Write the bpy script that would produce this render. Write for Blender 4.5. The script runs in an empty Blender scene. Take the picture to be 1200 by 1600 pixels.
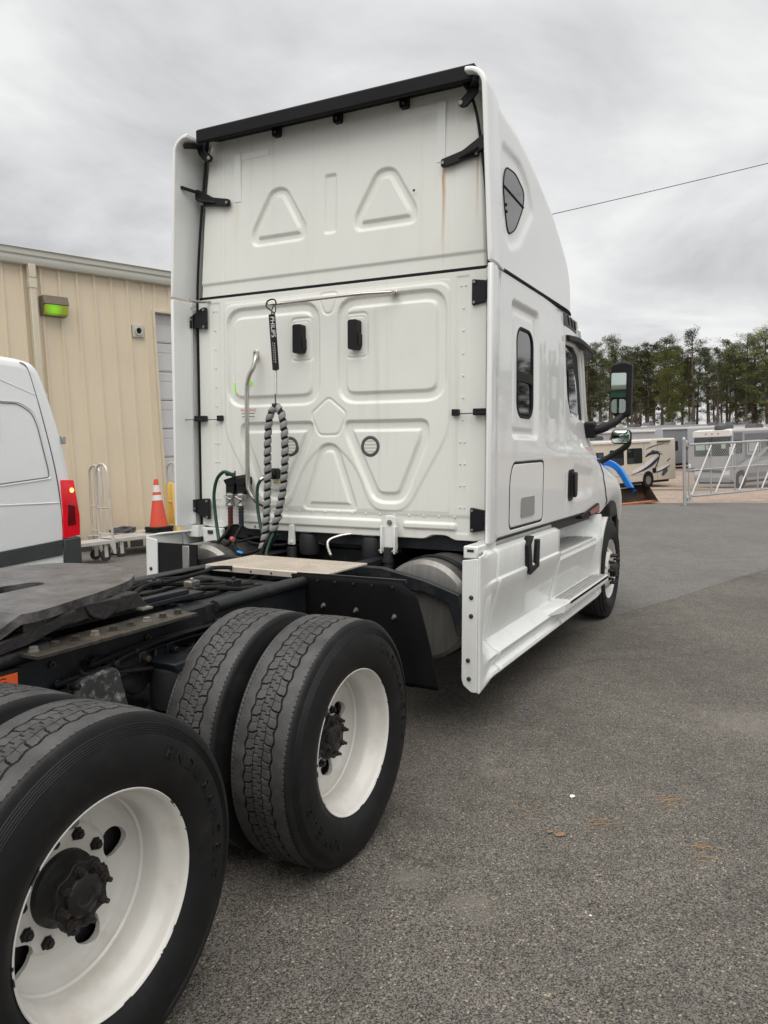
import bpy, bmesh, math, random
import numpy as np
from mathutils import Vector, Matrix
random.seed(7); np.random.seed(7)
SC = bpy.context.scene
COL = SC.collection
R_ = math.radians
# ------------------------------------------------------------------ camera
CAM_POS = Vector((-2.717, -1.530, 1.674))
cR = Vector((0.4582, -0.8888, 0.0)); cF = Vector((0.8863, 0.4568, -0.0769)); cU = cR.cross(cF)
cam = bpy.data.cameras.new('camera'); camo = bpy.data.objects.new('camera', cam); COL.objects.link(camo)
camo.matrix_world = Matrix(((cR.x, cU.x, -cF.x, CAM_POS.x), (cR.y, cU.y, -cF.y, CAM_POS.y), (cR.z, cU.z, -cF.z, CAM_POS.z), (0, 0, 0, 1)))
cam.sensor_fit = 'VERTICAL'; cam.sensor_height = 36; cam.lens = 27.43; cam.clip_start = 0.05; cam.clip_end = 3000
SC.camera = camo
# ------------------------------------------------------------------ sky, sun, exposure
SUN_EL, SUN_AZ = R_(68), R_(195)          # azimuth measured from +X towards +Y
SKY_STRENGTH = 0.10
EXPOSURE = 1.06
SUN_STRENGTH = 1.5
W = bpy.data.worlds.new('World'); SC.world = W; W.use_nodes = True
nt = W.node_tree; nt.nodes.clear(); N = nt.nodes.new; LK = nt.links.new
sky = N('ShaderNodeTexSky'); sky.sky_type = 'NISHITA'; sky.sun_disc = False
sky.sun_elevation = SUN_EL; sky.sun_rotation = R_(90) - SUN_AZ; sky.dust_density = 3
bg1 = N('ShaderNodeBackground'); LK(sky.outputs[0], bg1.inputs[0]); bg1.inputs[1].default_value = SKY_STRENGTH
tc = N('ShaderNodeTexCoord'); sep = N('ShaderNodeSeparateXYZ'); LK(tc.outputs['Generated'], sep.inputs[0])
def mth(op, a, b=None, c=None):
    n = N('ShaderNodeMath'); n.operation = op
    for i, v in enumerate((a, b, c)):
        if v is None: continue
        if isinstance(v, (int, float)): n.inputs[i].default_value = v
        else: LK(v, n.inputs[i])
    return n.outputs[0]
zz = mth('ADD', mth('MAXIMUM', sep.outputs[2], 0.0), 0.22)
cmb = N('ShaderNodeCombineXYZ'); LK(mth('DIVIDE', sep.outputs[0], zz), cmb.inputs[0]); LK(mth('DIVIDE', sep.outputs[1], zz), cmb.inputs[1])
n1 = N('ShaderNodeTexNoise'); n1.inputs['Scale'].default_value = 1.55; n1.inputs['Detail'].default_value = 8; n1.inputs['Roughness'].default_value = 0.55; n1.inputs['Distortion'].default_value = 0.35
mp = N('ShaderNodeMapping'); mp.inputs['Location'].default_value = (3.1, 1.7, 0.4); LK(cmb.outputs[0], mp.inputs[0]); LK(mp.outputs[0], n1.inputs['Vector'])
rp = N('ShaderNodeValToRGB'); LK(n1.outputs[0], rp.inputs[0])
rp.color_ramp.elements[0].position = 0.27; rp.color_ramp.elements[0].color = (0.53, 0.53, 0.545, 1)
rp.color_ramp.elements[1].position = 0.64; rp.color_ramp.elements[1].color = (0.95, 0.95, 0.945, 1)
bg2 = N('ShaderNodeBackground'); LK(rp.outputs[0], bg2.inputs[0]); bg2.inputs[1].default_value = 0.455
mx = N('ShaderNodeMixShader'); mx.inputs[0].default_value = 0.97; LK(bg1.outputs[0], mx.inputs[1]); LK(bg2.outputs[0], mx.inputs[2])
wo = N('ShaderNodeOutputWorld'); LK(mx.outputs[0], wo.inputs[0])
sl = bpy.data.lights.new('sun', 'SUN'); sl.energy = SUN_STRENGTH; sl.angle = R_(75); sl.color = (1.0, 0.97, 0.92)
so = bpy.data.objects.new('sun', sl); COL.objects.link(so)
sd = Vector((math.cos(SUN_EL)*math.cos(SUN_AZ), math.cos(SUN_EL)*math.sin(SUN_AZ), math.sin(SUN_EL)))
so.rotation_euler = sd.to_track_quat('Z', 'Y').to_euler(); so.location = (0, 0, 30)
SC.view_settings.view_transform = 'Standard'; SC.view_settings.look = 'None'
SC.view_settings.exposure = EXPOSURE; SC.view_settings.gamma = 1; SC.view_settings.use_curve_mapping = False
# the lot falls about 2.6 degrees across the view, so whatever stands plumb leans that much against the lot
UP = Vector((-0.0206, 0.0400, 0.9990)).normalized()
def plumb(heading):
    """rotation whose local Z is plumb and local X points along the heading (degrees)"""
    x = Vector((math.cos(R_(heading)), math.sin(R_(heading)), 0)); x = (x - UP*x.dot(UP)).normalized(); y = UP.cross(x)
    return Matrix((x, y, UP)).transposed()

# ------------------------------------------------------------------ materials
def mat(name, col, rough=0.5, metal=0.0, var=0.12, vscale=4.0, bump=0.0, bscale=60.0, coat=0.0, spec=None, dirt=None, dscale=2.0, damt=0.4, emit=None, stretch=None, rvar=0.0):
    m = bpy.data.materials.new(name); m.use_nodes = True; t = m.node_tree; b = t.nodes['Principled BSDF']
    nn = t.nodes.new; lk = t.links.new
    co = nn('ShaderNodeTexCoord'); vec = co.outputs['Object']
    if stretch:
        mpn = nn('ShaderNodeMapping'); mpn.inputs['Scale'].default_value = stretch; lk(vec, mpn.inputs[0]); vec = mpn.outputs[0]
    nz = nn('ShaderNodeTexNoise'); nz.inputs['Scale'].default_value = vscale; nz.inputs['Detail'].default_value = 5; lk(vec, nz.inputs['Vector'])
    rmp = nn('ShaderNodeValToRGB'); lk(nz.outputs[0], rmp.inputs[0])
    rmp.color_ramp.elements[0].position = 0.3; rmp.color_ramp.elements[1].position = 0.7
    rmp.color_ramp.elements[0].color = tuple(c*(1-var) for c in col)+(1,); rmp.color_ramp.elements[1].color = tuple(min(1, c*(1+var)) for c in col)+(1,)
    out = rmp.outputs[0]
    if dirt:
        n2 = nn('ShaderNodeTexNoise'); n2.inputs['Scale'].default_value = dscale; n2.inputs['Detail'].default_value = 8; n2.inputs['Roughness'].default_value = 0.65; lk(vec, n2.inputs['Vector'])
        r2 = nn('ShaderNodeValToRGB'); lk(n2.outputs[0], r2.inputs[0]); r2.color_ramp.elements[0].position = 0.52; r2.color_ramp.elements[1].position = 0.72
        r2.color_ramp.elements[0].color = (0, 0, 0, 1); r2.color_ramp.elements[1].color = (damt,)*3+(1,)
        mi = nn('ShaderNodeMix'); mi.data_type = 'RGBA'; lk(r2.outputs[0], mi.inputs[0]); lk(out, mi.inputs[6]); mi.inputs[7].default_value = tuple(dirt)+(1,); out = mi.outputs[2]
    lk(out, b.inputs['Base Color'])
    b.inputs['Roughness'].default_value = rough; b.inputs['Metallic'].default_value = metal
    if rvar:
        mr = nn('ShaderNodeMapRange'); lk(nz.outputs[0], mr.inputs[0]); mr.inputs[1].default_value = .3; mr.inputs[2].default_value = .7; mr.inputs[3].default_value = max(.02, rough-rvar); mr.inputs[4].default_value = rough+rvar; lk(mr.outputs[0], b.inputs['Roughness'])
    if coat: b.inputs['Coat Weight'].default_value = coat; b.inputs['Coat Roughness'].default_value = 0.04
    if spec is not None: b.inputs['Specular IOR Level'].default_value = spec
    if bump:
        nb = nn('ShaderNodeTexNoise'); nb.inputs['Scale'].default_value = bscale; nb.inputs['Detail'].default_value = 4; lk(vec, nb.inputs['Vector'])
        bp_ = nn('ShaderNodeBump'); bp_.inputs['Strength'].default_value = bump; bp_.inputs['Distance'].default_value = 0.01; lk(nb.outputs[0], bp_.inputs['Height']); lk(bp_.outputs[0], b.inputs['Normal'])
    if emit: b.inputs['Emission Color'].default_value = tuple(emit[:3])+(1,); b.inputs['Emission Strength'].default_value = emit[3]
    return m

M = {}
M['white'] = mat('white_paint', (0.78, 0.79, 0.765), 0.30, var=0.015, vscale=1.5, coat=0.6, dirt=(0.55, 0.53, 0.45), dscale=1.2, damt=0.10)
M['white_side'] = mat('white_gloss_paint', (0.80, 0.81, 0.80), 0.5, var=0.012, vscale=1.2, coat=0.75, dirt=(.55, .54, .49), dscale=1.0, damt=.10)
M['white_skirt'] = mat('white_skirt_paint', (0.76, 0.775, 0.755), 0.32, var=0.02, vscale=2, coat=0.4, dirt=(0.45, 0.42, 0.36), dscale=2.5, damt=0.16)
M['dusty_white'] = mat('dusty_white_paint', (0.77, 0.775, 0.725), 0.40, var=0.03, vscale=1.6, coat=0.2, dirt=(0.50, 0.49, 0.42), dscale=0.9, damt=0.20)
def add_streaks(m, col, amt, sc=(16, 16, .55), lo=.56, hi=.80):
    """rain and road-film runs that hang down a surface"""
    t = m.node_tree; b = t.nodes['Principled BSDF']; nn = t.nodes.new; lk = t.links.new; src = b.inputs['Base Color'].links[0].from_socket
    co = nn('ShaderNodeTexCoord'); mp_ = nn('ShaderNodeMapping'); mp_.inputs['Scale'].default_value = sc; lk(co.outputs['Object'], mp_.inputs[0])
    nz = nn('ShaderNodeTexNoise'); nz.inputs['Scale'].default_value = 1.0; nz.inputs['Detail'].default_value = 6; nz.inputs['Roughness'].default_value = .6; lk(mp_.outputs[0], nz.inputs['Vector'])
    r = nn('ShaderNodeValToRGB'); lk(nz.outputs[0], r.inputs[0]); r.color_ramp.elements[0].position = lo; r.color_ramp.elements[1].position = hi; r.color_ramp.elements[0].color = (0, 0, 0, 1); r.color_ramp.elements[1].color = (amt,)*3+(1,)
    mi = nn('ShaderNodeMix'); mi.data_type = 'RGBA'; lk(r.outputs[0], mi.inputs[0]); lk(src, mi.inputs[6]); mi.inputs[7].default_value = tuple(col)+(1,); lk(mi.outputs[2], b.inputs['Base Color'])
add_streaks(M['dusty_white'], (.46, .44, .37), .34)
M['rim'] = mat('rim_white_enamel', (0.68, 0.665, 0.625), 0.38, var=0.03, vscale=6, coat=0.25, dirt=(0.42, 0.33, 0.22), dscale=5, damt=0.30)
add_streaks(M['white_skirt'], (.42, .40, .35), .30, (9, 9, .8))
add_streaks(M['rim'], (.36, .28, .19), .28, (7, 7, 7), .60, .78)
def chip_rim(m):
    """paint knocked off the outer rim edge down to dark steel"""
    t = m.node_tree; b = t.nodes['Principled BSDF']; nn = t.nodes.new; lk = t.links.new; src = b.inputs['Base Color'].links[0].from_socket
    co = nn('ShaderNodeTexCoord'); mp_ = nn('ShaderNodeMapping'); mp_.inputs['Scale'].default_value = (1, 0, 1); lk(co.outputs['Object'], mp_.inputs[0]); ln = nn('ShaderNodeVectorMath'); ln.operation = 'LENGTH'; lk(mp_.outputs[0], ln.inputs[0])
    gt = nn('ShaderNodeMath'); gt.operation = 'GREATER_THAN'; lk(ln.outputs['Value'], gt.inputs[0]); gt.inputs[1].default_value = .2925
    nz = nn('ShaderNodeTexNoise'); nz.inputs['Scale'].default_value = 16; nz.inputs['Detail'].default_value = 5; lk(co.outputs['Object'], nz.inputs['Vector']); g2 = nn('ShaderNodeMath'); g2.operation = 'GREATER_THAN'; lk(nz.outputs[0], g2.inputs[0]); g2.inputs[1].default_value = .60
    mu = nn('ShaderNodeMath'); mu.operation = 'MULTIPLY'; lk(gt.outputs[0], mu.inputs[0]); lk(g2.outputs[0], mu.inputs[1])
    mi = nn('ShaderNodeMix'); mi.data_type = 'RGBA'; lk(mu.outputs[0], mi.inputs[0]); lk(src, mi.inputs[6]); mi.inputs[7].default_value = (.03, .027, .025, 1); lk(mi.outputs[2], b.inputs['Base Color'])
chip_rim(M['rim'])
M['tape'] = mat('clear_tape_strip', (0.80, 0.81, 0.78), 0.25, var=0.02)
M['black'] = mat('black_plastic', (0.009, 0.009, 0.010), 0.5, spec=.28, var=0.25, vscale=8, bump=0.04, bscale=200)
M['black_satin'] = mat('black_powder_coat', (0.008, 0.008, 0.010), 0.42, spec=.32, var=0.3, vscale=6, bump=0.06, bscale=120)
M['rubber'] = mat('black_rubber_seal', (0.008, 0.008, 0.008), 0.6, spec=.25, var=0.2)
M['chassis'] = mat('chassis_black_paint', (0.011, 0.013, 0.016), 0.44, spec=.35, var=0.4, vscale=5, bump=0.15, bscale=70, dirt=(0.07, 0.06, 0.048), dscale=7, damt=0.45)
M['grease'] = mat('greasy_steel_plate', (0.105, 0.100, 0.100), 0.40, metal=0.25, var=0.6, vscale=11, bump=0.8, bscale=24, dirt=(0.15, 0.10, 0.085), dscale=9, damt=0.35, rvar=0.12)
M['plate_side'] = mat('greasy_black_casting', (0.020, 0.019, 0.019), 0.5, var=0.4, vscale=9, bump=0.4, bscale=50)
M['slide'] = mat('dirty_slide_rail', (0.048, 0.042, 0.034), 0.5, metal=0.3, var=0.4, vscale=9, bump=0.3, bscale=60, dirt=(0.22, 0.17, 0.11), dscale=11, damt=0.45)
M['bolt'] = mat('worn_steel_bolt', (0.32, 0.29, 0.25), 0.42, metal=0.7, var=0.3, vscale=30)
M['dark_bolt'] = mat('dark_stud', (0.05, 0.04, 0.035), 0.5, metal=0.4, var=0.4, vscale=30)
M['chrome'] = mat('stainless_tube', (0.55, 0.52, 0.48), 0.25, metal=1.0, var=0.05)
M['alu'] = mat('brushed_aluminium', (0.46, 0.45, 0.43), 0.34, metal=0.85, var=0.12, vscale=5, stretch=(1, 14, 14), bump=0.03, bscale=90)
M['tank'] = mat('brushed_tank_aluminium', (0.22, 0.212, 0.20), 0.38, metal=0.7, var=0.14, vscale=4, stretch=(1, 10, 1), dirt=(0.18, 0.15, 0.12), dscale=3, damt=0.4)
M['deck'] = mat('worn_deck_aluminium', (0.56, 0.50, 0.43), 0.48, metal=0.35, var=0.10, vscale=6, dirt=(0.35, 0.28, 0.20), dscale=5, damt=0.35)
M['step'] = mat('step_tread_aluminium', (0.42, 0.41, 0.39), 0.45, metal=0.5, var=0.12, vscale=8)
M['glass'] = mat('dark_tinted_glass', (0.012, 0.014, 0.015), 0.03, var=0.05, spec=0.9)
M['glass_grey'] = mat('grey_tinted_glass', (0.10, 0.10, 0.105), 0.06, var=0.03, spec=0.8)
M['mirror'] = mat('mirror_glass', (0.50, 0.58, 0.54), 0.02, metal=1.0, var=0.01)
M['green_hose'] = mat('green_air_hose', (0.010, 0.050, 0.032), 0.4, var=0.15)
M['red_sleeve'] = mat('red_hose_sleeve', (0.085, 0.010, 0.010), 0.45, var=0.15)
M['blue_sleeve'] = mat('dark_blue_hose_sleeve', (0.012, 0.015, 0.028), 0.45, var=0.15)
M['blue_clip'] = mat('blue_tape_clip', (0.02, 0.30, 0.75), 0.4, var=0.05)
M['grey_wrap'] = mat('grey_spiral_wrap', (0.23, 0.235, 0.23), 0.5, var=0.12, vscale=20)
M['orange'] = mat('orange_sticker', (0.80, 0.13, 0.03), 0.4, var=0.05)
M['amber'] = mat('amber_lens', (0.30, 0.03, 0.008), 0.12, var=0.1, coat=0.5)
M['red_ink'] = mat('red_ink', (0.55, 0.08, 0.07), 0.5, var=0.05)
M['grey_ink'] = mat('grey_ink', (0.25, 0.24, 0.24), 0.5, var=0.05)
M['white_ink'] = mat('white_ink', (0.75, 0.75, 0.75), 0.5, var=0.05)
M['pink_ink'] = mat('faded_pink_ink', (0.75, 0.50, 0.48), 0.4, var=0.1)
M['neon'] = mat('neon_green_mark', (0.30, 0.95, 0.06), 0.4, var=0.06, vscale=30)
M['placard'] = mat('grey_holder_film', (0.30, 0.285, 0.27), 0.45, var=0.06)
M['louver'] = mat('beige_vent_louver', (0.52, 0.50, 0.43), 0.5, var=0.05)
M['grey_dark'] = mat('dark_grey_plastic', (0.07, 0.07, 0.075), 0.5, var=0.15)
M['brown_hub'] = mat('hub_black_paint', (0.008, 0.008, 0.008), 0.5, var=0.4, vscale=12, bump=0.15, bscale=80)
M['airbag'] = mat('airbag_rubber', (0.018, 0.018, 0.019), 0.55, var=0.2)
M['mark_steel'] = mat('rusty_brown_casting', (0.16, 0.085, 0.06), 0.6, var=0.3, vscale=9, bump=0.2)
M['speckled'] = mat('flaked_chassis_paint', (0.05, 0.052, 0.055), 0.5, var=0.3, bump=0.2, dirt=(0.42, 0.40, 0.34), dscale=26, damt=0.9)

def rubber_mat():
    m = mat('tyre_rubber', (0.0075, 0.0075, 0.008), 0.60, spec=.30, var=0.22, vscale=7, bump=0.08, bscale=170, dirt=(0.032, 0.030, 0.028), dscale=9, damt=0.35)
    return m
M['tyre'] = rubber_mat()
def tread_mat():
    return mat('worn_tread_rubber', (0.048, 0.046, 0.046), 0.50, var=0.35, vscale=14, bump=0.14, bscale=260, dirt=(0.085, 0.075, 0.066), dscale=18, damt=0.45)
M['tread'] = tread_mat()

# ------------------------------------------------------------------ helpers
class MB:
    def __init__(s): s.v = []; s.f = []; s.mi = []
    def add(s, vs, fs, mi=0):
        o = len(s.v); s.v += [tuple(v) for v in vs]; s.f += [tuple(i+o for i in f) for f in fs]; s.mi += [mi]*len(fs); return s
    def hexa(s, p, mi=0):
        return s.add(p, [(0, 3, 2, 1), (4, 5, 6, 7), (0, 1, 5, 4), (1, 2, 6, 5), (2, 3, 7, 6), (3, 0, 4, 7)], mi)
    def box(s, x0, x1, y0, y1, z0, z1, mi=0):
        return s.hexa([(x0, y0, z0), (x1, y0, z0), (x1, y1, z0), (x0, y1, z0), (x0, y0, z1), (x1, y0, z1), (x1, y1, z1), (x0, y1, z1)], mi)
    def bar(s, a, b, w, h, upv=(0, 0, 1), mi=0):
        a, b = Vector(a), Vector(b); d = (b-a).normalized(); upv = Vector(upv)
        if abs(d.dot(upv)) > 0.98: upv = Vector((1, 0, 0))
        sd_ = d.cross(upv).normalized(); u = sd_.cross(d)
        p = [q + sd_*(w/2*i) + u*(h/2*j) for q in (a, b) for i, j in ((-1, -1), (1, -1), (1, 1), (-1, 1))]
        return s.hexa(p, mi)
    def tube(s, pts, r, n=10, closed=False, caps=True, mi=0):
        P = [Vector(p) for p in pts]; k = len(P); rs = r if isinstance(r, (list, tuple)) else [r]*k
        T = []
        for i in range(k):
            a = P[i-1] if (i > 0 or closed) else P[i]; b = P[(i+1) % k] if (i < k-1 or closed) else P[i]
            T.append((b-a).normalized())
        u = T[0].orthogonal().normalized(); vs = []
        for i in range(k):
            u = (u - T[i]*u.dot(T[i])); u = u.normalized() if u.length > 1e-6 else T[i].orthogonal().normalized()
            w = T[i].cross(u)
            for j in range(n):
                a = 2*math.pi*j/n; vs.append(P[i] + (u*math.cos(a) + w*math.sin(a))*rs[i])
        fs = []
        for i in range(k if closed else k-1):
            for j in range(n):
                a, b = i*n, ((i+1) % k)*n; j2 = (j+1) % n
                fs.append((a+j, a+j2, b+j2, b+j))
        if caps and not closed:
            fs.append(tuple(range(n-1, -1, -1))); fs.append(tuple(range((k-1)*n, k*n)))
        return s.add(vs, fs, mi)
    def lathe(s, prof, org, axis, n=32, mi=0, close=False, caps=True):
        """prof: [(along axis, radius)]"""
        A = Vector(axis).normalized(); u = A.orthogonal().normalized(); w = A.cross(u); O = Vector(org); vs = []
        for a, r in prof:
            for j in range(n):
                t = 2*math.pi*j/n; vs.append(O + A*a + (u*math.cos(t)+w*math.sin(t))*r)
        fs = []; k = len(prof)
        for i in range(k if close else k-1):
            for j in range(n):
                a, b = i*n, ((i+1) % k)*n; j2 = (j+1) % n; fs.append((a+j, a+j2, b+j2, b+j))
        if not close and caps:
            if prof[0][1] > 1e-5: fs.append(tuple(range(n-1, -1, -1)))
            if prof[-1][1] > 1e-5: fs.append(tuple(range((k-1)*n, k*n)))
        return s.add(vs, fs, mi)
    def cyl(s, a, b, r, n=16, mi=0): return s.tube([a, b], r, n, mi=mi)
    def prism(s, poly, w0, w1, plane='yz', mi=0):
        """poly in the plane's two axes, extruded along the third from w0 to w1"""
        def P(u, v, w): return {'yz': (w, u, v), 'xz': (u, w, v), 'xy': (u, v, w)}[plane]
        n = len(poly); vs = [P(u, v, w0) for u, v in poly] + [P(u, v, w1) for u, v in poly]
        fs = [tuple(range(n)), tuple(range(2*n-1, n-1, -1))] + [(i, n+i, n+(i+1) % n, (i+1) % n) for i in range(n)]
        return s.add(vs, fs, mi)
    def xf(s, Mx): s.v = [tuple(Mx @ Vector(v)) for v in s.v]; return s
    def mirror(s, c=1.205):
        s.v = [(x, 2*c-y, z) for x, y, z in s.v]; s.f = [tuple(reversed(f)) for f in s.f]; return s
    def build(s, name, m, parent=None, smooth=38, bevel=0.0, loc=None, bseg=2, fixn=True, sharp=True):
        me = bpy.data.meshes.new(name); me.from_pydata(s.v, [], s.f)
        ms = m if isinstance(m, (list, tuple)) else [m]
        for k in ms: me.materials.append(k)
        if len(ms) > 1: me.polygons.foreach_set('material_index', s.mi)
        if fixn:
            bm = bmesh.new(); bm.from_mesh(me); bmesh.ops.recalc_face_normals(bm, faces=bm.faces); bm.to_mesh(me); bm.free()
        if smooth:
            me.shade_smooth(); me.set_sharp_from_angle(angle=R_(smooth))
        me.update()
        return link(name, me, parent, bevel, loc, bseg)
def link(name, me, parent=None, bevel=0.0, loc=None, bseg=2):
    o = bpy.data.objects.new(name, me); COL.objects.link(o)
    if parent is not None: o.parent = parent
    if loc is not None: o.location = loc
    if bevel:
        b = o.modifiers.new('bevel', 'BEVEL'); b.width = bevel; b.segments = bseg; b.limit_method = 'ANGLE'; b.angle_limit = R_(40)
    return o
def grid_obj(name, P, m, parent=None, closed_u=False, closed_v=False, flip=False, keep=None, loc=None, smooth=True, mi=None, angle=None):
    """P: array (nu,nv,3) -> one quad sheet"""
    nu, nv = P.shape[:2]
    iu = np.arange(nu if closed_u else nu-1); iv = np.arange(nv if closed_v else nv-1)
    A, B = np.meshgrid(iu, iv, indexing='ij'); A2 = (A+1) % nu; B2 = (B+1) % nv
    F = np.stack([A*nv+B, A2*nv+B, A2*nv+B2, A*nv+B2], -1).reshape(-1, 4)
    if flip: F = F[:, ::-1]
    sel = None
    if keep is not None: sel = keep.reshape(-1)[:len(F)] if keep.size == len(F) else None; F = F[sel] if sel is not None else F
    me = bpy.data.meshes.new(name); nf = len(F)
    me.vertices.add(nu*nv); me.vertices.foreach_set('co', P.reshape(-1).astype(np.float32))
    me.loops.add(nf*4); me.loops.foreach_set('vertex_index', F.reshape(-1).astype(np.int32))
    me.polygons.add(nf); me.polygons.foreach_set('loop_start', (np.arange(nf)*4).astype(np.int32))
    ms = m if isinstance(m, (list, tuple)) else [m]
    for k in ms: me.materials.append(k)
    if mi is not None:
        q = mi.reshape(-1); q = q[sel] if sel is not None else q; me.polygons.foreach_set('material_index', q.astype(np.int32))
    me.update(calc_edges=True); me.validate()
    if smooth: me.shade_smooth()
    if angle: me.set_sharp_from_angle(angle=R_(angle))
    return link(name, me, parent, loc=loc)
def thing(name, label, cat, loc=(0, 0, 0), rot=None, group=None):
    o = bpy.data.objects.new(name, None); COL.objects.link(o); o.empty_display_size = 0.2
    Mx = (rot.to_4x4() if rot is not None else Matrix.Identity(4)); Mx.translation = Vector(loc); o.matrix_world = Mx
    return tag(o, label, cat, group)
def tag(o, label=None, cat=None, group=None, kind=None):
    if label: o['label'] = label
    if cat: o['category'] = cat
    if group: o['group'] = group
    if kind: o['kind'] = kind
    return o
def copy_tree(o, parent=None):
    c = o.copy(); COL.objects.link(c)
    if parent is not None: c.parent = parent
    for ch in list(o.children): copy_tree(ch, c)
    return c
def smooth_path(pts, n=8):
    """Catmull-Rom through the points"""
    P = [Vector(p) for p in pts]; out = []
    for i in range(len(P)-1):
        p0 = P[max(i-1, 0)]; p1 = P[i]; p2 = P[i+1]; p3 = P[min(i+2, len(P)-1)]
        for k in range(n):
            t = k/n; out.append(0.5*((2*p1) + (p2-p0)*t + (2*p0-5*p1+4*p2-p3)*t*t + (3*p1-p0-3*p2+p3)*t**3))
    return out + [P[-1]]
def rrect(u0, u1, v0, v1, r, n=6):
    out = []
    for cx, cy, a0 in ((u1-r, v1-r, 0), (u0+r, v1-r, 90), (u0+r, v0+r, 180), (u1-r, v0+r, 270)):
        for k in range(n+1): a = R_(a0+90*k/n); out.append((cx+r*math.cos(a), cy+r*math.sin(a)))
    return out
def round_poly(poly, r, n=6):
    """round the corners of a polygon; r may be one number or one per corner"""
    out = []; k = len(poly)
    for i in range(k):
        rr = r[i] if isinstance(r, (list, tuple)) else r
        p = Vector(poly[i]); a = Vector(poly[i-1])-p; b = Vector(poly[(i+1) % k])-p
        rr = min(rr, a.length*.48, b.length*.48)
        p1 = p + a.normalized()*rr; p2 = p + b.normalized()*rr
        for j in range(n+1):
            t = j/n; q = p1*(1-t)**2 + p*2*t*(1-t) + p2*t*t; out.append((q.x, q.y))
    return out
def sd_poly(U, V, poly):
    """signed distance (negative inside), numpy"""
    d = np.full(U.shape, 1e9); s = np.ones(U.shape); k = len(poly)
    for i in range(k):
        ax, ay = poly[i]; bx, by = poly[i-1]; ex, ey = bx-ax, by-ay
        wx, wy = U-ax, V-ay; t = np.clip((wx*ex+wy*ey)/(ex*ex+ey*ey+1e-12), 0, 1)
        d = np.minimum(d, (wx-ex*t)**2+(wy-ey*t)**2)
        c1 = V >= ay; c2 = V < by; c3 = ex*wy > ey*wx
        s = np.where((c1 & c2 & c3) | (~c1 & ~c2 & ~c3), -s, s)
    return s*np.sqrt(d)
def sst(x, a, b):
    t = np.clip((x-a)/(b-a), 0, 1); return t*t*(3-2*t)
_txt = {}
def text_mesh(s, size=1.0, extrude=0.0):
    key = (s, size, extrude)
    if key not in _txt:
        c = bpy.data.curves.new('txt', 'FONT'); c.body = s; c.size = size; c.extrude = extrude; c.resolution_u = 3
        c.align_x = 'CENTER'; c.align_y = 'CENTER'
        o = bpy.data.objects.new('txt', c); COL.objects.link(o)
        dg = bpy.context.evaluated_depsgraph_get(); dg.update()
        me = bpy.data.meshes.new_from_object(o.evaluated_get(dg))
        _txt[key] = ([tuple(v.co) for v in me.vertices], [tuple(p.vertices) for p in me.polygons])
        bpy.data.objects.remove(o); bpy.data.curves.remove(c); bpy.data.meshes.remove(me)
    return _txt[key]
def text_on(mb, s, size, org, ux, uy, extrude=0.0, mi=0, sx=1.0):
    v, f = text_mesh(s, size, extrude); O, X, Y = Vector(org), Vector(ux), Vector(uy); Z = X.cross(Y)
    return mb.add([O + X*(p[0]*sx) + Y*p[1] + Z*p[2] for p in v], f, mi)
# ================================================================== THE TRUCK (x forward, right wheel faces at y = 0, centre line y = 1.205)
YC = 1.205
truck = thing('semi_truck', 'white sleeper semi truck tractor with high roof, bare fifth wheel and black chassis', 'truck')
def mir(o, name=None):
    """the same part on the other side of the truck"""
    me = o.data.copy(); n = len(me.vertices); co = np.empty(n*3, np.float32); me.vertices.foreach_get('co', co); co = co.reshape(-1, 3); co[:, 1] = 2*YC-co[:, 1]
    me.vertices.foreach_set('co', co.reshape(-1)); me.flip_normals(); me.update()
    c = o.copy(); c.data = me; COL.objects.link(c)
    return c
BX = 1.79
def groove(D, off, Z, poly, w, depth, k=0.85, ramp=0.022, r=0.08):
    t = -sd_poly(off, Z, round_poly(poly, r)); D += depth*(sst(t, 0, ramp) - k*sst(t, w, w+ramp)); return D
def line(D, off, Z, poly, w, depth, r=0.03):
    t = np.abs(sd_poly(off, Z, round_poly(poly, r))); D += depth*(1-sst(t, w*.3, w)); return D
# ---- lower rear wall of the sleeper
ny, nz = 440, 330
yy = np.linspace(0.088, 2.322, ny); tt = np.linspace(0, 1, nz)
Yg, Tg = np.meshgrid(yy, tt, indexing='ij'); off = Yg-YC
zb = 1.118 + 0.028*np.exp(-((off+0.80)/0.085)**4) + 0.012*sst(np.abs(off), 1.03, 1.10) + 0.028*np.exp(-((off-0.80)/0.085)**4)
Zg = zb + Tg*(2.766-zb)
D = np.zeros_like(Yg)
sd = sd_poly(off, Zg, round_poly([(-.88, 2.72), (.88, 2.72), (.88, 1.80), (.58, 1.28), (.32, 1.28), (.19, 1.58), (0, 1.75), (-.19, 1.58), (-.32, 1.28), (-.58, 1.28), (-.88, 1.80)], .10)); D -= .006*sst(-sd, 0, .022)
sd = sd_poly(off, Zg, round_poly([(-.875, 2.735), (.875, 2.735), (.875, 1.285), (-.875, 1.285)], .03)); D -= .0025*sst(-sd, 0, .014)
for s in (-1, 1):
    D = groove(D, off*s, Zg, [(.062, 2.685), (.855, 2.685), (.855, 1.985), (.062, 1.985)], .062, .020, r=.15)
    D = groove(D, off*s, Zg, [(.115, 1.885), (.735, 1.885), (.745, 1.76), (.565, 1.335), (.335, 1.335), (.115, 1.79)], .060, .020, r=.085)
    D = line(D, off*s, Zg, [(.135, 2.57), (.29, 2.57), (.29, 2.29), (.135, 2.29)], .013, .005, r=.03)
    D = line(D, off*s, Zg, [(.152, 2.55), (.273, 2.55), (.273, 2.31), (.152, 2.31)], .009, .003, r=.02)
    t = -sd_poly(off*s, Zg, [(.905, 2.74), (.998, 2.74), (.998, 1.16), (.905, 1.16)]); D += .004*sst(t, 0, .012)
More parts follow.
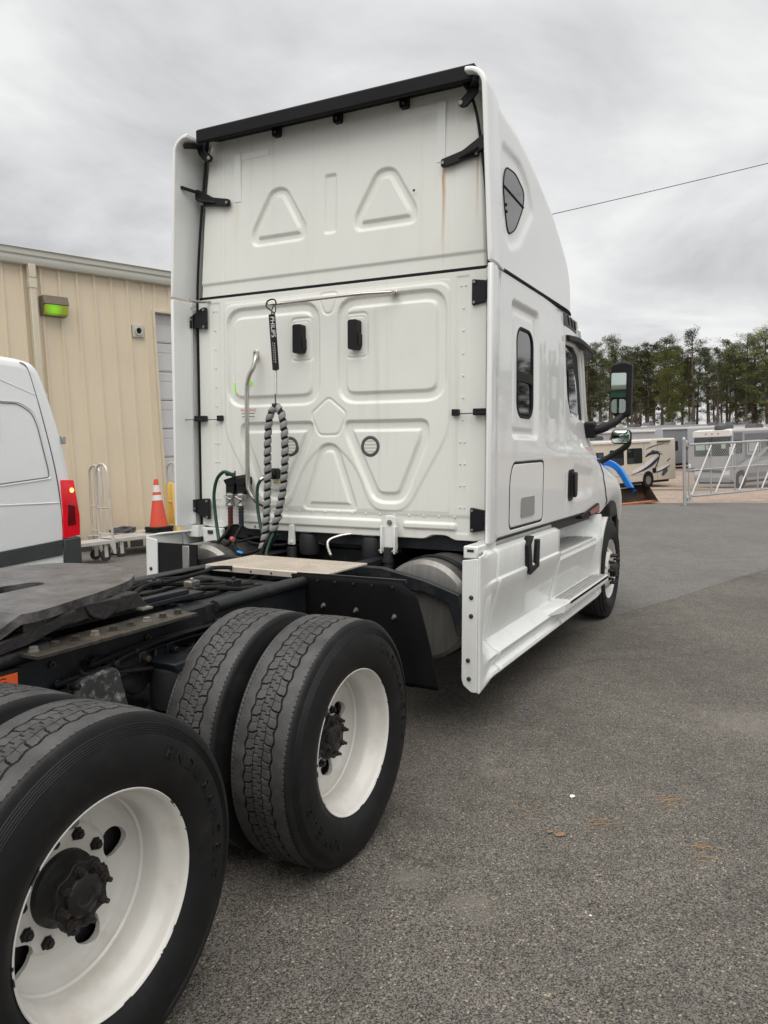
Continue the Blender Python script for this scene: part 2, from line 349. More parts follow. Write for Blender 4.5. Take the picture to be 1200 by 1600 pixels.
D = groove(D, off, Zg, [(.07, 1.735), (-.07, 1.735), (-.235, 1.272), (.235, 1.272)], .045, .012, r=.07)
D = line(D, off, Zg, [(0, 2.035), (.13, 1.935), (.13, 1.895), (.075, 1.785), (-.075, 1.785), (-.13, 1.895), (-.13, 1.935)], .012, .005, r=.03)
D = line(D, off, Zg, [(.06, 2.72), (-.06, 2.72), (-.065, 2.68), (-.03, 2.585), (.03, 2.585), (.065, 2.68)], .011, .0045, r=.035)
for u0, u1, v0, v1 in ((-.395, .73, 1.160, 1.238), (-.925, -.545, 1.176, 1.234)):
    t = -sd_poly(off, Zg, rrect(u0, u1, v0, v1, .022)); D -= .014*sst(t, 0, .018)
D += .006*(1-sst(Zg, 1.255, 1.285))
D += 0.04*sst(np.abs(off), 1.100, 1.118)**2                       # the corners turn forward
D[:, 0] += 0.05
P = np.stack([BX + D, Yg, Zg], -1)
lower_wall = grid_obj('sleeper_rear_wall', P, M['dusty_white'], truck)
# ---- upper rear wall
ny, nz = 380, 190
sv = np.linspace(-1, 1, ny); zv = np.linspace(2.786, 3.93, nz); Sg, Zg = np.meshgrid(sv, zv, indexing='ij')
hw = np.interp(Zg, [2.786, 3.30, 3.75, 3.93], [1.118, 1.09, 1.045, 1.01]); off = Sg*hw
D = np.zeros_like(Sg)
for s in (-1, 1):
    D = groove(D, off*s, Zg, [(.345, 3.475), (.475, 3.475), (.645, 3.19), (.63, 3.09), (.19, 3.09), (.175, 3.19)], .050, .020, r=.075)
    D += .0025*(1-sst(np.abs(off*s-.875), .003, .009))
D = groove(D, off, Zg, [(-.055, 3.50), (.05, 3.50), (.05, 3.105), (-.055, 3.105)], .2, .014, r=.03)
D += .010*(1-sst(Zg, 2.862, 2.885)) + 0.06*sst(np.abs(Sg), .955, 1.0)**2 + .03*(Zg-2.786)
D += .05*sst(Zg, 3.88, 3.93)**2
upper_wall = grid_obj('roof_rear_wall', np.stack([BX+.006+D, YC+off, Zg], -1), None or M['dusty_white'], truck)

def stain_mat():
    m = M['dusty_white'].copy(); m.name = 'dusty_white_rust_runs'; M['rust_wall'] = m; t = m.node_tree; b = t.nodes['Principled BSDF']; nn = t.nodes.new; lk = t.links.new
    src = b.inputs['Base Color'].links[0].from_socket
    co = nn('ShaderNodeTexCoord'); se = nn('ShaderNodeSeparateXYZ'); lk(co.outputs['Object'], se.inputs[0])
    def mm(op, a, b2, c=None):
        n = nn('ShaderNodeMath'); n.operation = op; n.use_clamp = op in ('SUBTRACT', 'MULTIPLY') and c is True
        for i, v in enumerate((a, b2)):
            if isinstance(v, (int, float)): n.inputs[i].default_value = v
            else: lk(v, n.inputs[i])
        return n.outputs[0]
    nz = nn('ShaderNodeTexNoise'); nz.inputs['Scale'].default_value = 9; lk(co.outputs['Object'], nz.inputs['Vector'])
    tot = None
    for y0, z0, ln, wd, am in ((0.392, 3.405, .62, .015, 1.0), (0.175, 3.43, .42, .012, .75), (0.400, 3.36, .4, .006, .6), (1.98, 3.40, .30, .05, .14)):
        dy = mm('ABSOLUTE', mm('SUBTRACT', mm('ADD', se.outputs[1], mm('MULTIPLY', mm('SUBTRACT', nz.outputs[0], .5), .012)), y0), 0)
        a = mm('SUBTRACT', 1.0, mm('DIVIDE', dy, wd), True)
        dz = mm('SUBTRACT', z0, se.outputs[2]); g = mm('MULTIPLY', mm('SUBTRACT', 1.0, mm('DIVIDE', dz, ln), True), mm('GREATER_THAN', dz, 0))
        f = mm('MULTIPLY', mm('MULTIPLY', a, g), am); tot = f if tot is None else mm('ADD', tot, f)
    mi = nn('ShaderNodeMix'); mi.data_type = 'RGBA'; lk(tot, mi.inputs[0]); lk(src, mi.inputs[6]); mi.inputs[7].default_value = (.50, .27, .09, 1); lk(mi.outputs[2], b.inputs['Base Color'])
stain_mat(); upper_wall.data.materials[0] = M['rust_wall']
mb = MB(); mb.box(BX+.012, BX+.05, .10, 2.31, 2.764, 2.788); mb.build('roof_seam', M['rubber'], truck)
# adhesive strips left on the upper wall
for y0, y1, z0, z1 in ((.43, .70, 3.745, 3.795), (.385, .44, 3.44, 3.795), (1.70, 1.985, 3.70, 3.745), (1.93, 1.985, 3.42, 3.745)):
    mb = MB(); mb.box(BX+.002+.03*(z0-2.786)-.0, BX+.03*(z1-2.786)+.012, y0, y1, z0, z1); mb.build('tape_residue', M['tape'], truck)
# rivets: two columns each side, one row along the bottom
mb = MB()
for s in (-1, 1):
    for z in np.arange(1.33, 2.72, .135):
        for d in ((.955,) if 1.75 < z < 2.6 else (.94, .968)):
            y = YC+s*d; mb.lathe([(0, .007), (.003, .006), (.0042, .003), (.0045, 0)], (BX+.002, y, z), (-1, 0, 0), 8)
for y in np.arange(.30, 2.15, .105): mb.lathe([(0, .008), (.004, .007), (.006, .003), (.0065, 0)], (BX+.005, y, 1.268), (-1, 0, 0), 8)
tag(mb.build('rivet_rows', M['dusty_white'], truck, bevel=0), kind='stuff')

# ---- roof fairing (loft over the sleeper)
def roof_dims(x):
    H = np.interp(x, [1.80, 2.0, 2.25, 2.5, 2.73, 3.08, 3.37, 3.54, 3.70, 3.88, 4.05], [3.86, 3.83, 3.812, 3.760, 3.698, 3.568, 3.40, 3.28, 3.15, 2.98, 2.81])
    w = 1.168 - 0.50*max(0, x-3.42)**2
    r = min(np.interp(x, [1.8, 3.4, 4.05], [.15, .24, .3]), max(.004, (H-2.786)*.8))
    return H, w, r
RW = [(2.024, 3.424), (1.966, 3.316), (1.985, 3.17), (2.04, 3.015), (2.193, 3.083), (2.364, 3.26), (2.402, 3.373), (2.218, 3.440)]
xs = np.concatenate([np.linspace(1.80, 1.9, 8)[:-1], np.linspace(1.9, 2.75, 70), np.linspace(2.75, 4.05, 50)[1:]])
rows = []
for x in xs:
    H, w, r = roof_dims(x); pr = []
    zt = H-r
    for k in range(56):
        z = 2.786 + (zt-2.786)*k/55; pr.append((w-.035*(z-2.786), z))
    wt = w-.035*(zt-2.786)-r
    for k in range(1, 13): a = R_(90*k/12); pr.append((wt+r*math.cos(a), zt+r*math.sin(a)))
    for k in range(1, 13): q = wt*(1-k/12); pr.append((q, H+.045*(1-(q/max(wt, .01))**2)))
    rows.append(pr)
A = np.array(rows)                                                # nx, k, (off, z)
Xg = np.repeat(xs[:, None], A.shape[1], 1)
sd = sd_poly(Xg, A[..., 1], round_poly([(1.90, 3.56), (1.90, 3.02), (2.02, 2.90), (2.25, 2.97), (2.60, 3.27), (2.50, 3.45), (2.30, 3.555)], .08))
side_zone = (np.arange(A.shape[1]) < 62)[None, :]
dep = .016*sst(-sd, 0, .06)*side_zone
A[..., 0] -= dep
Rr = np.stack([Xg, YC-A[..., 0], A[..., 1]], -1); Lr = np.stack([Xg, YC+A[..., 0], A[..., 1]], -1)
P = np.concatenate([Rr, Lr[:, -2::-1]], 1)
grid_obj('roof_fairing', P, M['white_side'], truck, flip=True)
def roof_y(x, z):
    H, w, r = roof_dims(x); q = sd_poly(np.array([[x]]), np.array([[z]]), round_poly([(1.90, 3.56), (1.90, 3.02), (2.02, 2.90), (2.25, 2.97), (2.60, 3.27), (2.50, 3.45), (2.30, 3.555)], .08))[0, 0]
    return YC-(w-.035*(z-2.786)-.016*float(sst(-q, 0, .06)))
rwp = round_poly(RW, .06)
for s in (0, 1):
    mb = MB(); cx = sum(p[0] for p in rwp)/len(rwp); cz = sum(p[1] for p in rwp)/len(rwp)
    vs = [(x, roof_y(x, z)-.004, z) for x, z in rwp]; n = len(vs); vs += [(x, y+.02, z) for x, y, z in vs]; mb.add(vs, [tuple(range(n))]+[(i, (i+1) % n, n+(i+1) % n, n+i) for i in range(n)])
    rw = mb.build('roof_window', M['glass_grey'], truck)
    ring = MB(); ring.tube([(x, roof_y(x, z)-.002, z) for x, z in rwp], .006, 6, closed=True); g = ring.build('window_gasket', M['rubber'], rw)
    ba = MB(); ba.tube([(1.97, roof_y(1.97, 3.30)-.006, 3.295), (2.37, roof_y(2.37, 3.27)-.006, 3.268)], .006, 6); b2 = ba.build('window_bar', M['rubber'], rw)
    b3s = []
    for x, z in ((2.01, 3.19), (2.015, 3.15)): dd = MB(); dd.cyl((x, roof_y(x, z)-.010, z), (x, roof_y(x, z)+.004, z), .010, 10); b3s.append(dd.build('latch_stud', M['rubber'], rw))
    if s == 1:
        for o in (rw, g, b2, *b3s): 
            q = mir(o)
            q.parent = truck if o is rw else q0
            if o is rw: q0 = q
            bpy.data.objects.remove(o)
M['flap0'] = mat('black_roof_rubber', (.007, .007, .008), .6, spec=.2, var=.2)
# roof rear trim between the corners (black)
mb = MB()
pr = [(1.655, 3.890), (1.675, 3.905), (1.95, 3.885), (1.95, 3.86), (1.80, 3.862), (1.70, 3.845), (1.69, 3.812), (1.668, 3.808), (1.655, 3.815)]
mb.prism(pr, .150, 2.19, 'xz'); mb.build('roof_trim', M['flap0'], truck, bevel=.002)
for y in (.66, 1.14, 1.62):
    mb = MB(); mb.prism(round_poly([(y-.032, 3.89), (y+.032, 3.89), (y+.028, 3.80), (y-.028, 3.80)], .015), 1.79, 1.83, 'yz'); t_ = mb.build('trim_tab', M['black'], truck, bevel=.003)
    q = MB(); q.cyl((1.784, y, 3.825), (1.792, y, 3.825), .009, 8); q.build('screw', M['bolt'], t_)
# ---- side extenders
def extender(upper):
    if not upper:
        prof = [(1.600, .010), (1.612, .000), (1.70, .004), (1.79, .026), (1.80, .034), (1.80, .048), (1.78, .050), (1.69, .034), (1.63, .034), (1.60, .030)]
        prof = [(1.600, .010), (1.612, .000), (1.70, .004), (1.79, .026), (1.87, .040), (1.87, .062), (1.78, .052), (1.69, .034), (1.63, .034), (1.60, .030)]
        mb = MB(); mb.prism(prof, 1.135, 2.752, 'xy'); return mb.build('lower_side_extender', M['white_side'], truck, bevel=.006)
    zs = list(np.linspace(2.766, 3.74, 14)); path = [(YC-(1.204-.046*(z-2.766)), z, 0) for z in zs]
    y0, z0 = path[-1][0], path[-1][1]; r = .125
    for k in range(1, 9): a = R_(88*k/8); path.append((y0+r-r*math.cos(a), z0+r*math.sin(a), a))
    path.append((y0+r+.010, z0+r+.001, R_(88)))
    prof = [(1.600, .010), (1.612, .000), (1.70, .002), (1.79, .016), (1.90, .030), (1.90, .045), (1.78, .040), (1.69, .030), (1.63, .032), (1.60, .030)]
    rows = [[(px, y + (o_-.0)*math.cos(a), z - o_*math.sin(a)) for px, o_ in prof] for y, z, a in path]
    mb = MB(); n = len(prof); vs = [v for r_ in rows for v in r_]; fs = []
    for i in range(len(rows)-1):
        for j in range(n): fs.append((i*n+j, i*n+(j+1) % n, (i+1)*n+(j+1) % n, (i+1)*n+j))
    fs += [tuple(range(n)), tuple(range(len(vs)-1, len(vs)-n-1, -1))]
    mb.add(vs, fs); return mb.build('upper_side_extender', M['white_side'], truck, bevel=.005)
for u in (False, True):
    e = extender(u); mir(e)
# edge rubber between left extender and wall (black cable-like seal) and the right one
def seal(pts): mb = MB(); mb.tube(smooth_path(pts, 6), .009, 8); return mb.build('edge_seal', M['rubber'], truck)
sl_ = seal([(1.80, 2.325, 1.13), (1.795, 2.322, 1.6), (1.79, 2.320, 2.2), (1.79, 2.318, 2.77), (1.80, 2.295, 3.2), (1.80, 2.245, 3.60), (1.78, 2.20, 3.78), (1.74, 2.15, 3.85)])
mir(sl_)
# ---- brackets holding the extenders
def bracket(name, poly, screws, x=1.782, th=.012, gus=None):
    mb = MB(); mb.prism(round_poly(poly, .012, 3), x-th, x+.012, 'yz')
    if gus:
        (y0, z0), (y1, z1) = gus; mb.bar((x-.004, y0, z0), (1.66, y1, z1), .014, .10)
    o = mb.build(name, M['black_satin'], truck, bevel=.003)
    for y, z in screws:
        q = MB(); q.cyl((x-th-.007, y, z), (x-th+.002, y, z), .009, 8); q.build('screw', M['bolt'], o)
    return o
for zc in (2.630, 1.255):
    for s in (1, -1):
        f = (lambda y: y) if s == 1 else (lambda y: 2*YC-y)
        if s == 1: bracket('extender_bracket', [(f(.19), zc+.078), (f(.045), zc+.055), (f(.045), zc-.050), (f(.19), zc-.078)], [(f(.175), zc+.06), (f(.175), zc-.06)], gus=((f(.10), zc), (f(.045), zc)))
        else: bracket('extender_bracket', [(2.215, zc+.078), (2.245, zc+.078), (2.445, zc-.028) if zc > 2 else (2.43, zc+.06), (2.43, zc-.055) if zc > 2 else (2.43, zc+.01), (2.245, zc-.07), (2.215, zc-.078)], [(2.232, zc+.06), (2.232, zc-.06), (2.35, zc+.0)], x=1.765)
for s in (1, -1):
    f = (lambda y: y) if s == 1 else (lambda y: 2*YC-y)
    b = MB(); b.prism(round_poly([(f(.40), 3.440), (f(.26), 3.470), (f(.125), 3.545), (f(.10), 3.545), (f(.10), 3.475), (f(.16), 3.445), (f(.16), 3.425), (f(.24), 3.418), (f(.36), 3.395), (f(.40), 3.395)], .012, 3), 1.775, 1.80, 'yz')
    b.bar((1.785, f(.13), 3.52), (1.66, f(.07), 3.535), .012, .022); b.bar((1.785, f(.28), 3.43), (1.74, f(.15), 3.455), .03, .015)
    o = b.build('roof_bracket', M['black_satin'], truck, bevel=.003)
    for y, z in ((f(.385), 3.417), (f(.17), 3.437)):
        q = MB(); q.cyl((1.766, y, z), (1.778, y, z), .010, 8); q.build('screw', M['bolt'], o)
    c = MB(); c.prism(round_poly([(f(.145), 3.86), (f(.25), 3.86), (f(.215), 3.79), (f(.285), 3.735), (f(.26), 3.705), (f(.225), 3.705), (f(.155), 3.775)], .02, 4), 1.745, 1.765, 'yz')
    c.bar((1.755, f(.19), 3.82), (1.64, f(.125), 3.80), .035, .03)
    o = c.build('corner_bracket', M['black_satin'], truck, bevel=.004)
    q = MB(); q.cyl((1.735, f(.258), 3.73), (1.748, f(.258), 3.73), .013, 10); q.build('screw', M['bolt'], o)
    k = MB(); k.box(1.765, 1.80, *sorted((f(.27), f(.315))), 1.895, 1.935); k.bar((1.775, f(.28), 1.906), (1.70, f(.03), 1.906), .008, .006)
    k.box(1.750, 1.79, *sorted((f(.075), f(.17))), 1.895, 1.935); o = k.build('stay_clip', M['black_satin'], truck, bevel=.004)
# ---- cab and sleeper side
def xfront(z): return np.interp(z, [1.14, 1.62, 1.90, 2.0, 2.5, 2.766], [4.66, 4.62, 4.52, 4.45, 4.15, 3.98])
SW = rrect(2.225, 2.585, 1.905, 2.482, .10)
DW = [(3.48, 2.535), (3.86, 2.548), (4.06, 2.49), (4.36, 1.93), (3.68, 1.985), (3.56, 2.11)]
HT = round_poly([(2.12, 1.60), (2.83, 1.61), (2.83, 1.178), (2.06, 1.178), (2.06, 1.50)], .06)
def side_in(X, Z):
    c = sst(Z, 1.5, 2.05); y = .03 + .06*c*np.maximum(0, X-3.4)**2 + 0.0*X
    y = y + .02*sst(Z, 1.62, 1.78)*sst(X, 2.75, 3.35) - .006*np.exp(-((Z-1.66)/.06)**2)*sst(X, 2.4, 3.2)
    y = y + .045*(1-sst(X, 1.74, 1.80))**2
    # soft barrel: the skin bulges a little along the belt
    y = y + .012*np.abs((Z-1.75)/1.0)**2
    sd = sd_poly(X, Z, rrect(2.07, 2.69, 1.745, 2.645, .06)); y = y + .024*sst(-sd, 0, .05)
    sd = sd_poly(X, Z, rrect(2.13, 2.63, 1.80, 2.58, .06)); y = y - .008*sst(-sd, 0, .04)
    sd = sd_poly(X, Z, SW); y = y + .020*sst(-sd, -.004, .010)
    sd = sd_poly(X, Z, round_poly(DW, .05)); y = y + .022*sst(-sd, -.004, .012)
    sd = np.abs(sd_poly(X, Z, HT)); y = y + .010*(1-sst(sd, .004, .010))
    y = y + .010*(1-sst(np.abs(X-(3.445+.07*(2.7-Z)/1.6)), .003, .009))
    # dished door lower part, proud wheel-side swelling
    sd = sd_poly(X, Z, round_poly([(3.66, 1.60), (4.50, 1.56), (4.50, 1.26), (3.70, 1.24)], .12)); y = y + .012*sst(-sd, 0, .12)
    return y
nx, nz = 560, 290
sv = np.linspace(0, 1, nx); zv = np.linspace(1.14, 2.764, nz); Sg, Zg = np.meshgrid(sv, zv, indexing='ij')
Xg = 1.742 + Sg*(xfront(Zg)-1.742)
Yg = side_in(Xg, Zg); Yg[:, 0] += .03
cab_r = grid_obj('cab_side', np.stack([Xg, Yg, Zg], -1), M['white_side'], truck); cab_l = mir(cab_r)
def sy(x, z): return float(side_in(np.array([[x]]), np.array([[z]]))[0, 0])
def side_plate(poly, y_off, th, name, m, parent=truck):
    """a pane or plate following the cab side"""
    mb = MB(); n = len(poly); c = (sum(p[0] for p in poly)/n, sum(p[1] for p in poly)/n); yb = [.03 + .06*float(sst(z, 1.5, 2.05))*max(0, x-3.4)**2 + .02*float(sst(z, 1.62, 1.78))*float(sst(x, 2.75, 3.35)) + .012*((z-1.75))**2 for x, z in poly]
    vs = [(p[0], y+y_off, p[1]) for p, y in zip(poly, yb)]; vs += [(x, y+th, z) for x, y, z in vs]
    mb.add(vs, [tuple(range(n)), tuple(range(2*n-1, n-1, -1))]+[(i, (i+1) % n, n+(i+1) % n, n+i) for i in range(n)])
    return mb.build(name, m, parent, smooth=30)
def both(objs):
    """mirror a part with its sub-parts"""
    for o in objs:
        c = mir(o)
        for ch in list(o.children): k = mir(ch); k.parent = c
# sleeper window
w = side_plate(SW, .022, .01, 'sleeper_window', M['glass'])
fr = MB(); fr.tube([(x, .03+.016+.012*(z-1.75)**2+.012, z) for x, z in SW], .017, 8, closed=True); fr.build('window_frame', M['rubber'], w)
fr = MB(); fr.box(2.235, 2.575, .045, .062, 2.135, 2.20); fr.build('window_bar', M['rubber'], w)
fr = MB(); fr.tube([(x, .050, z) for x, z in rrect(2.25, 2.56, 1.925, 2.14, .05)], .008, 6, closed=True); fr.build('vent_frame', M['rubber'], w)
both([w])
# door window: black surround with the pane inside it
w = side_plate(round_poly(DW, .05), .018, .012, 'door_window_frame', M['rubber'])
side_plate(round_poly([(3.505, 2.515), (3.76, 2.525), (4.10, 1.985), (3.70, 2.015), (3.585, 2.13)], .03), .013, .004, 'door_window', M['glass'], w)
both([w])
# panel gaps
def gap(pts, r=.005): mb = MB(); mb.tube(pts, r, 6); return mb.build('panel_gap', M['rubber'], truck)
g = gap([(x, sy(x, z)+.001, z) for x, z in [(3.445+.07*(2.7-z)/1.6, z) for z in np.linspace(2.74, 1.15, 26)]], .0045); mir(g)
g = gap([(x, sy(x, z)-.004, z) for x, z in HT+HT[:1]], .0075); mir(g)
g = gap([(x, sy(x, 2.76)-.003, 2.776) for x in np.linspace(1.80, 3.30, 16)] + [(x, YC-(1.168-.50*max(0, x-3.42)**2)-.001, 2.776) for x in np.linspace(3.36, 4.0, 8)], .006); mir(g)
g = gap([(x, .034, 1.136) for x in np.linspace(1.76, 4.0, 8)], .008); mir(g)
# corner trim at roof front, placard holder, door handle, badge
p_ = side_plate(round_poly([(3.42, 2.757), (3.90, 2.750), (3.90, 2.655), (3.43, 2.665)], .012), -.004, .02, 'corner_vent_panel', M['grey_dark']); 
l_ = MB()
for k in range(3): l_.tube([(3.46+.14*k, .036+.01*k, 2.74), (3.52+.14*k, .038+.01*k, 2.675)], .006, 5)
l_.build('vent_louver', M['black'], p_); both([p_])
side_plate(rrect(2.295, 2.592, 1.238, 1.370, .015), -.008, .014, 'placard_holder', M['placard'])
d_ = side_plate(round_poly([(3.545, 1.525), (3.70, 1.535), (3.74, 1.50), (3.74, 1.31), (3.66, 1.275), (3.58, 1.275), (3.545, 1.31)], .04), -.006, .020, 'door_handle', M['black'])
h_ = MB(); h_.prism(round_poly([(3.60, 1.51), (3.70, 1.51), (3.70, 1.31), (3.62, 1.30)], .03), -.012, .01, 'xz'); h_.build('handle_grip', M['black_satin'], d_, bevel=.006); both([d_])
b_ = MB()
for k in range(4): b_.box(4.20+.055*k, 4.235+.055*k, sy(4.25, 1.69)-.0015, sy(4.25, 1.69)+.02, 1.655, 1.715)
b_.build('door_badge', M['pink_ink'], truck)
# floor, front bulkhead, windscreen, visor
mb = MB(); mb.box(1.84, 4.6, .09, 2.32, 1.05, 1.13); mb.build('cab_floor', M['chassis'], truck)
rows = []
for z, xs_, xc in ((2.70, 4.0, 4.30), (2.5, 4.16, 4.46), (2.25, 4.30, 4.64), (2.0, 4.455, 4.83), (1.86, 4.54, 4.93)):
    ys = .055+.06*(xs_-3.4)**2*.9; r_ = []
    for k in range(21): u = -1+2*k/20; r_.append((xs_+(xc-xs_)*(1-abs(u)**2.4), YC+u*(YC-ys), z))
    rows.append(r_)
grid_obj('windscreen', np.array(rows), M['glass'], truck, flip=False)
pl = MB(); pl.tube(smooth_path([(4.02, .095, 2.70), (4.18, .10, 2.5), (4.32, .112, 2.25), (4.475, .125, 2.0), (4.56, .12, 1.88)], 4), .028, 8); q = pl.build('windscreen_pillar', M['white_side'], truck); mir(q)
pl = MB(); pl.tube(smooth_path([(4.10, .12, 2.56), (4.33, .15, 2.25), (4.50, .16, 1.96)], 4), .020, 8); q = pl.build('windscreen_trim', M['slide'], truck); mir(q)
rows = []
for k in range(25):
    u = -1+2*k/24; ys = YC+u*(YC+.02); xf = 3.52+.95*(1-abs(u)**5)**.4 if abs(u) < 1 else 3.52; rows.append((ys, xf))
mb = MB(); nv = []
vis = [(3.49, .025, 2.575), (3.80, .012, 2.590), (4.12, .012, 2.568), (4.36, .035, 2.540), (4.52, .22, 2.53), (4.66, .7, 2.53), (4.70, 1.205, 2.53)]
vp = smooth_path(vis, 5); vp = vp + [Vector((v.x, 2*YC-v.y, v.z)) for v in vp[-2::-1]]
n = len(vp); vs = []
for v in vp:
    c = Vector((3.95, YC, 0)); d = Vector((v.x-c.x, (v.y-c.y)*.6, 0)).normalized()
    vs += [tuple(v - d*.07 + Vector((0, 0, .030))), tuple(v + Vector((0, 0, .016))), tuple(v + Vector((0, 0, -.030))), tuple(v - d*.08 + Vector((0, 0, -.015)))]
fs = [(i*4+j, (i+1)*4+j, (i+1)*4+(j+1) % 4, i*4+(j+1) % 4) for i in range(n-1) for j in range(4)] + [(0, 1, 2, 3), (n*4-1, n*4-2, n*4-3, n*4-4)]
mb.add(vs, fs); mb.build('sun_visor', M['black'], truck, bevel=.008)
mb = MB(); mb.tube([(4.35, .35, 2.60), (4.36, .35, 2.95)], .005, 6); mb.build('antenna', M['grey_dark'], truck)
# ---- bonnet with flared wings
st = []   # x, list of (y, z) from the wing edge to the centre
st.append((4.60, [(.060, 1.13), (.048, 1.25), (.046, 1.40), (.050, 1.52), (.085, 1.63), (.16, 1.70), (.32, 1.76), (.60, 1.80), (.9, 1.82), (1.205, 1.83)]))
st.append((4.86, [(.055, 1.09), (.035, 1.22), (.030, 1.36), (.040, 1.49), (.080, 1.59), (.16, 1.66), (.32, 1.73), (.60, 1.78), (.9, 1.80), (1.205, 1.81)]))
st.append((5.12, [(.050, 1.14), (.022, 1.22), (.012, 1.34), (.028, 1.45), (.075, 1.53), (.17, 1.58), (.36, 1.64), (.62, 1.72), (.9, 1.77), (1.205, 1.78)]))
st.append((5.40, [(.048, 1.18), (.015, 1.24), (.002, 1.33), (.022, 1.42), (.080, 1.48), (.18, 1.52), (.38, 1.57), (.64, 1.67), (.9, 1.73), (1.205, 1.74)]))
st.append((5.66, [(.055, 1.14), (.020, 1.20), (.006, 1.27), (.030, 1.36), (.090, 1.42), (.20, 1.46), (.40, 1.51), (.66, 1.61), (.9, 1.68), (1.205, 1.69)]))
st.append((5.86, [(.070, 1.00), (.035, 1.07), (.030, 1.16), (.060, 1.26), (.120, 1.33), (.23, 1.38), (.43, 1.44), (.68, 1.55), (.9, 1.62), (1.205, 1.63)]))
st.append((6.05, [(.110, .86), (.085, .94), (.085, 1.05), (.110, 1.16), (.170, 1.23), (.28, 1.29), (.48, 1.37), (.70, 1.48), (.9, 1.55), (1.205, 1.56)]))
st.append((6.40, [(.26, .80), (.25, .88), (.25, .97), (.27, 1.06), (.32, 1.12), (.41, 1.18), (.56, 1.26), (.74, 1.36), (.93, 1.43), (1.205, 1.45)]))
st.append((6.60, [(.50, .78), (.50, .85), (.50, .92), (.51, .98), (.54, 1.03), (.60, 1.08), (.70, 1.13), (.83, 1.19), (.97, 1.24), (1.205, 1.26)]))
xs_ = np.array([s[0] for s in st]); A = np.array([s[1] for s in st])
def cr(A, xs0, xn):
    """smooth interpolation along the first axis"""
    out = np.empty((len(xn),)+A.shape[1:])
    for i, x in enumerate(xn):
        k = min(max(np.searchsorted(xs0, x)-1, 0), len(xs0)-2); t = (x-xs0[k])/(xs0[k+1]-xs0[k])
        p0 = A[max(k-1, 0)]; p1 = A[k]; p2 = A[k+1]; p3 = A[min(k+2, len(xs0)-1)]
        out[i] = .5*((2*p1)+(p2-p0)*t+(2*p0-5*p1+4*p2-p3)*t*t+(3*p1-p0-3*p2+p3)*t**3)
    return out
xn = np.linspace(4.60, 6.60, 60); A = cr(A, xs_, xn)
kn = np.arange(A.shape[1]); A = np.moveaxis(cr(np.moveaxis(A, 1, 0), kn.astype(float), np.linspace(0, 9, 46)), 0, 1)
A[0, :, 0] += .0
cowl = xn < 4.90
Xg = np.repeat(xn[:, None], A.shape[1], 1)
Pr = np.stack([Xg, A[..., 0], A[..., 1]], -1); Pl = Pr.copy(); Pl[..., 1] = 2*YC-Pl[..., 1]
P = np.concatenate([Pr, Pl[:, -2::-1]], 1)
grid_obj('bonnet', P, M['white_side'], truck, flip=True)
gp = MB(); ii = [11, 11, 11, 11, 11, 11, 11, 11, 10, 9, 8, 7, 6]
bp_ = []
for k, j in enumerate(range(26, 0, -2)):
    i = int(np.interp(j, [0, 4, 8, 26], [15, 14, 11, 6])); q = Pr[i, j]; bp_.append((q[0], q[1]-.001, q[2]))
gp.tube(smooth_path(bp_, 3), .007, 6); g = gp.build('bonnet_gap', M['rubber'], truck); mir(g)
# amber marker under the door front
mb = MB(); mb.prism(round_poly([(3.96, 1.125), (4.64, 1.20), (4.66, 1.115), (4.0, 1.095)], .01), .012, .07, 'xz'); q = mb.build('turn_signal', M['rubber'], truck); q2 = MB(); q2.prism(round_poly([(4.24, 1.148), (4.63, 1.190), (4.635, 1.125), (4.30, 1.115)], .01), .004, .03, 'xz'); q2.build('amber_lens', M['amber'], q); both([q])
# front bumper and lower air dam
mb = MB()
bp2 = [(5.98, .10), (6.25, .13), (6.50, .30), (6.68, .7), (6.72, 1.205)]; bp2 = smooth_path([(x, y, 0) for x, y in bp2], 4); bp2 += [Vector((v.x, 2*YC-v.y, 0)) for v in bp2[-2::-1]]
n = len(bp2); vs = []
for v in bp2: vs += [(v.x, v.y, .28), (v.x, v.y, .84), (v.x-.12, (v.y-YC)*.9+YC, .84), (v.x-.12, (v.y-YC)*.9+YC, .28)]
fs = [(i*4+j, (i+1)*4+j, (i+1)*4+(j+1) % 4, i*4+(j+1) % 4) for i in range(n-1) for j in range(4)] + [(0, 1, 2, 3), (n*4-1, n*4-2, n*4-3, n*4-4)]
mb.add(vs, fs); mb.build('bumper', M['grey_dark'], truck, bevel=.02)
mb = MB(); mb.box(5.86, 5.98, .075, .13, .56, .98); q = mb.build('wing_splash_guard', M['black'], truck, bevel=.01); mir(q)
mb = MB(); mb.box(4.75, 5.95, .45, 1.96, .55, 1.45); mb.build('engine_bay', M['chassis'], truck)
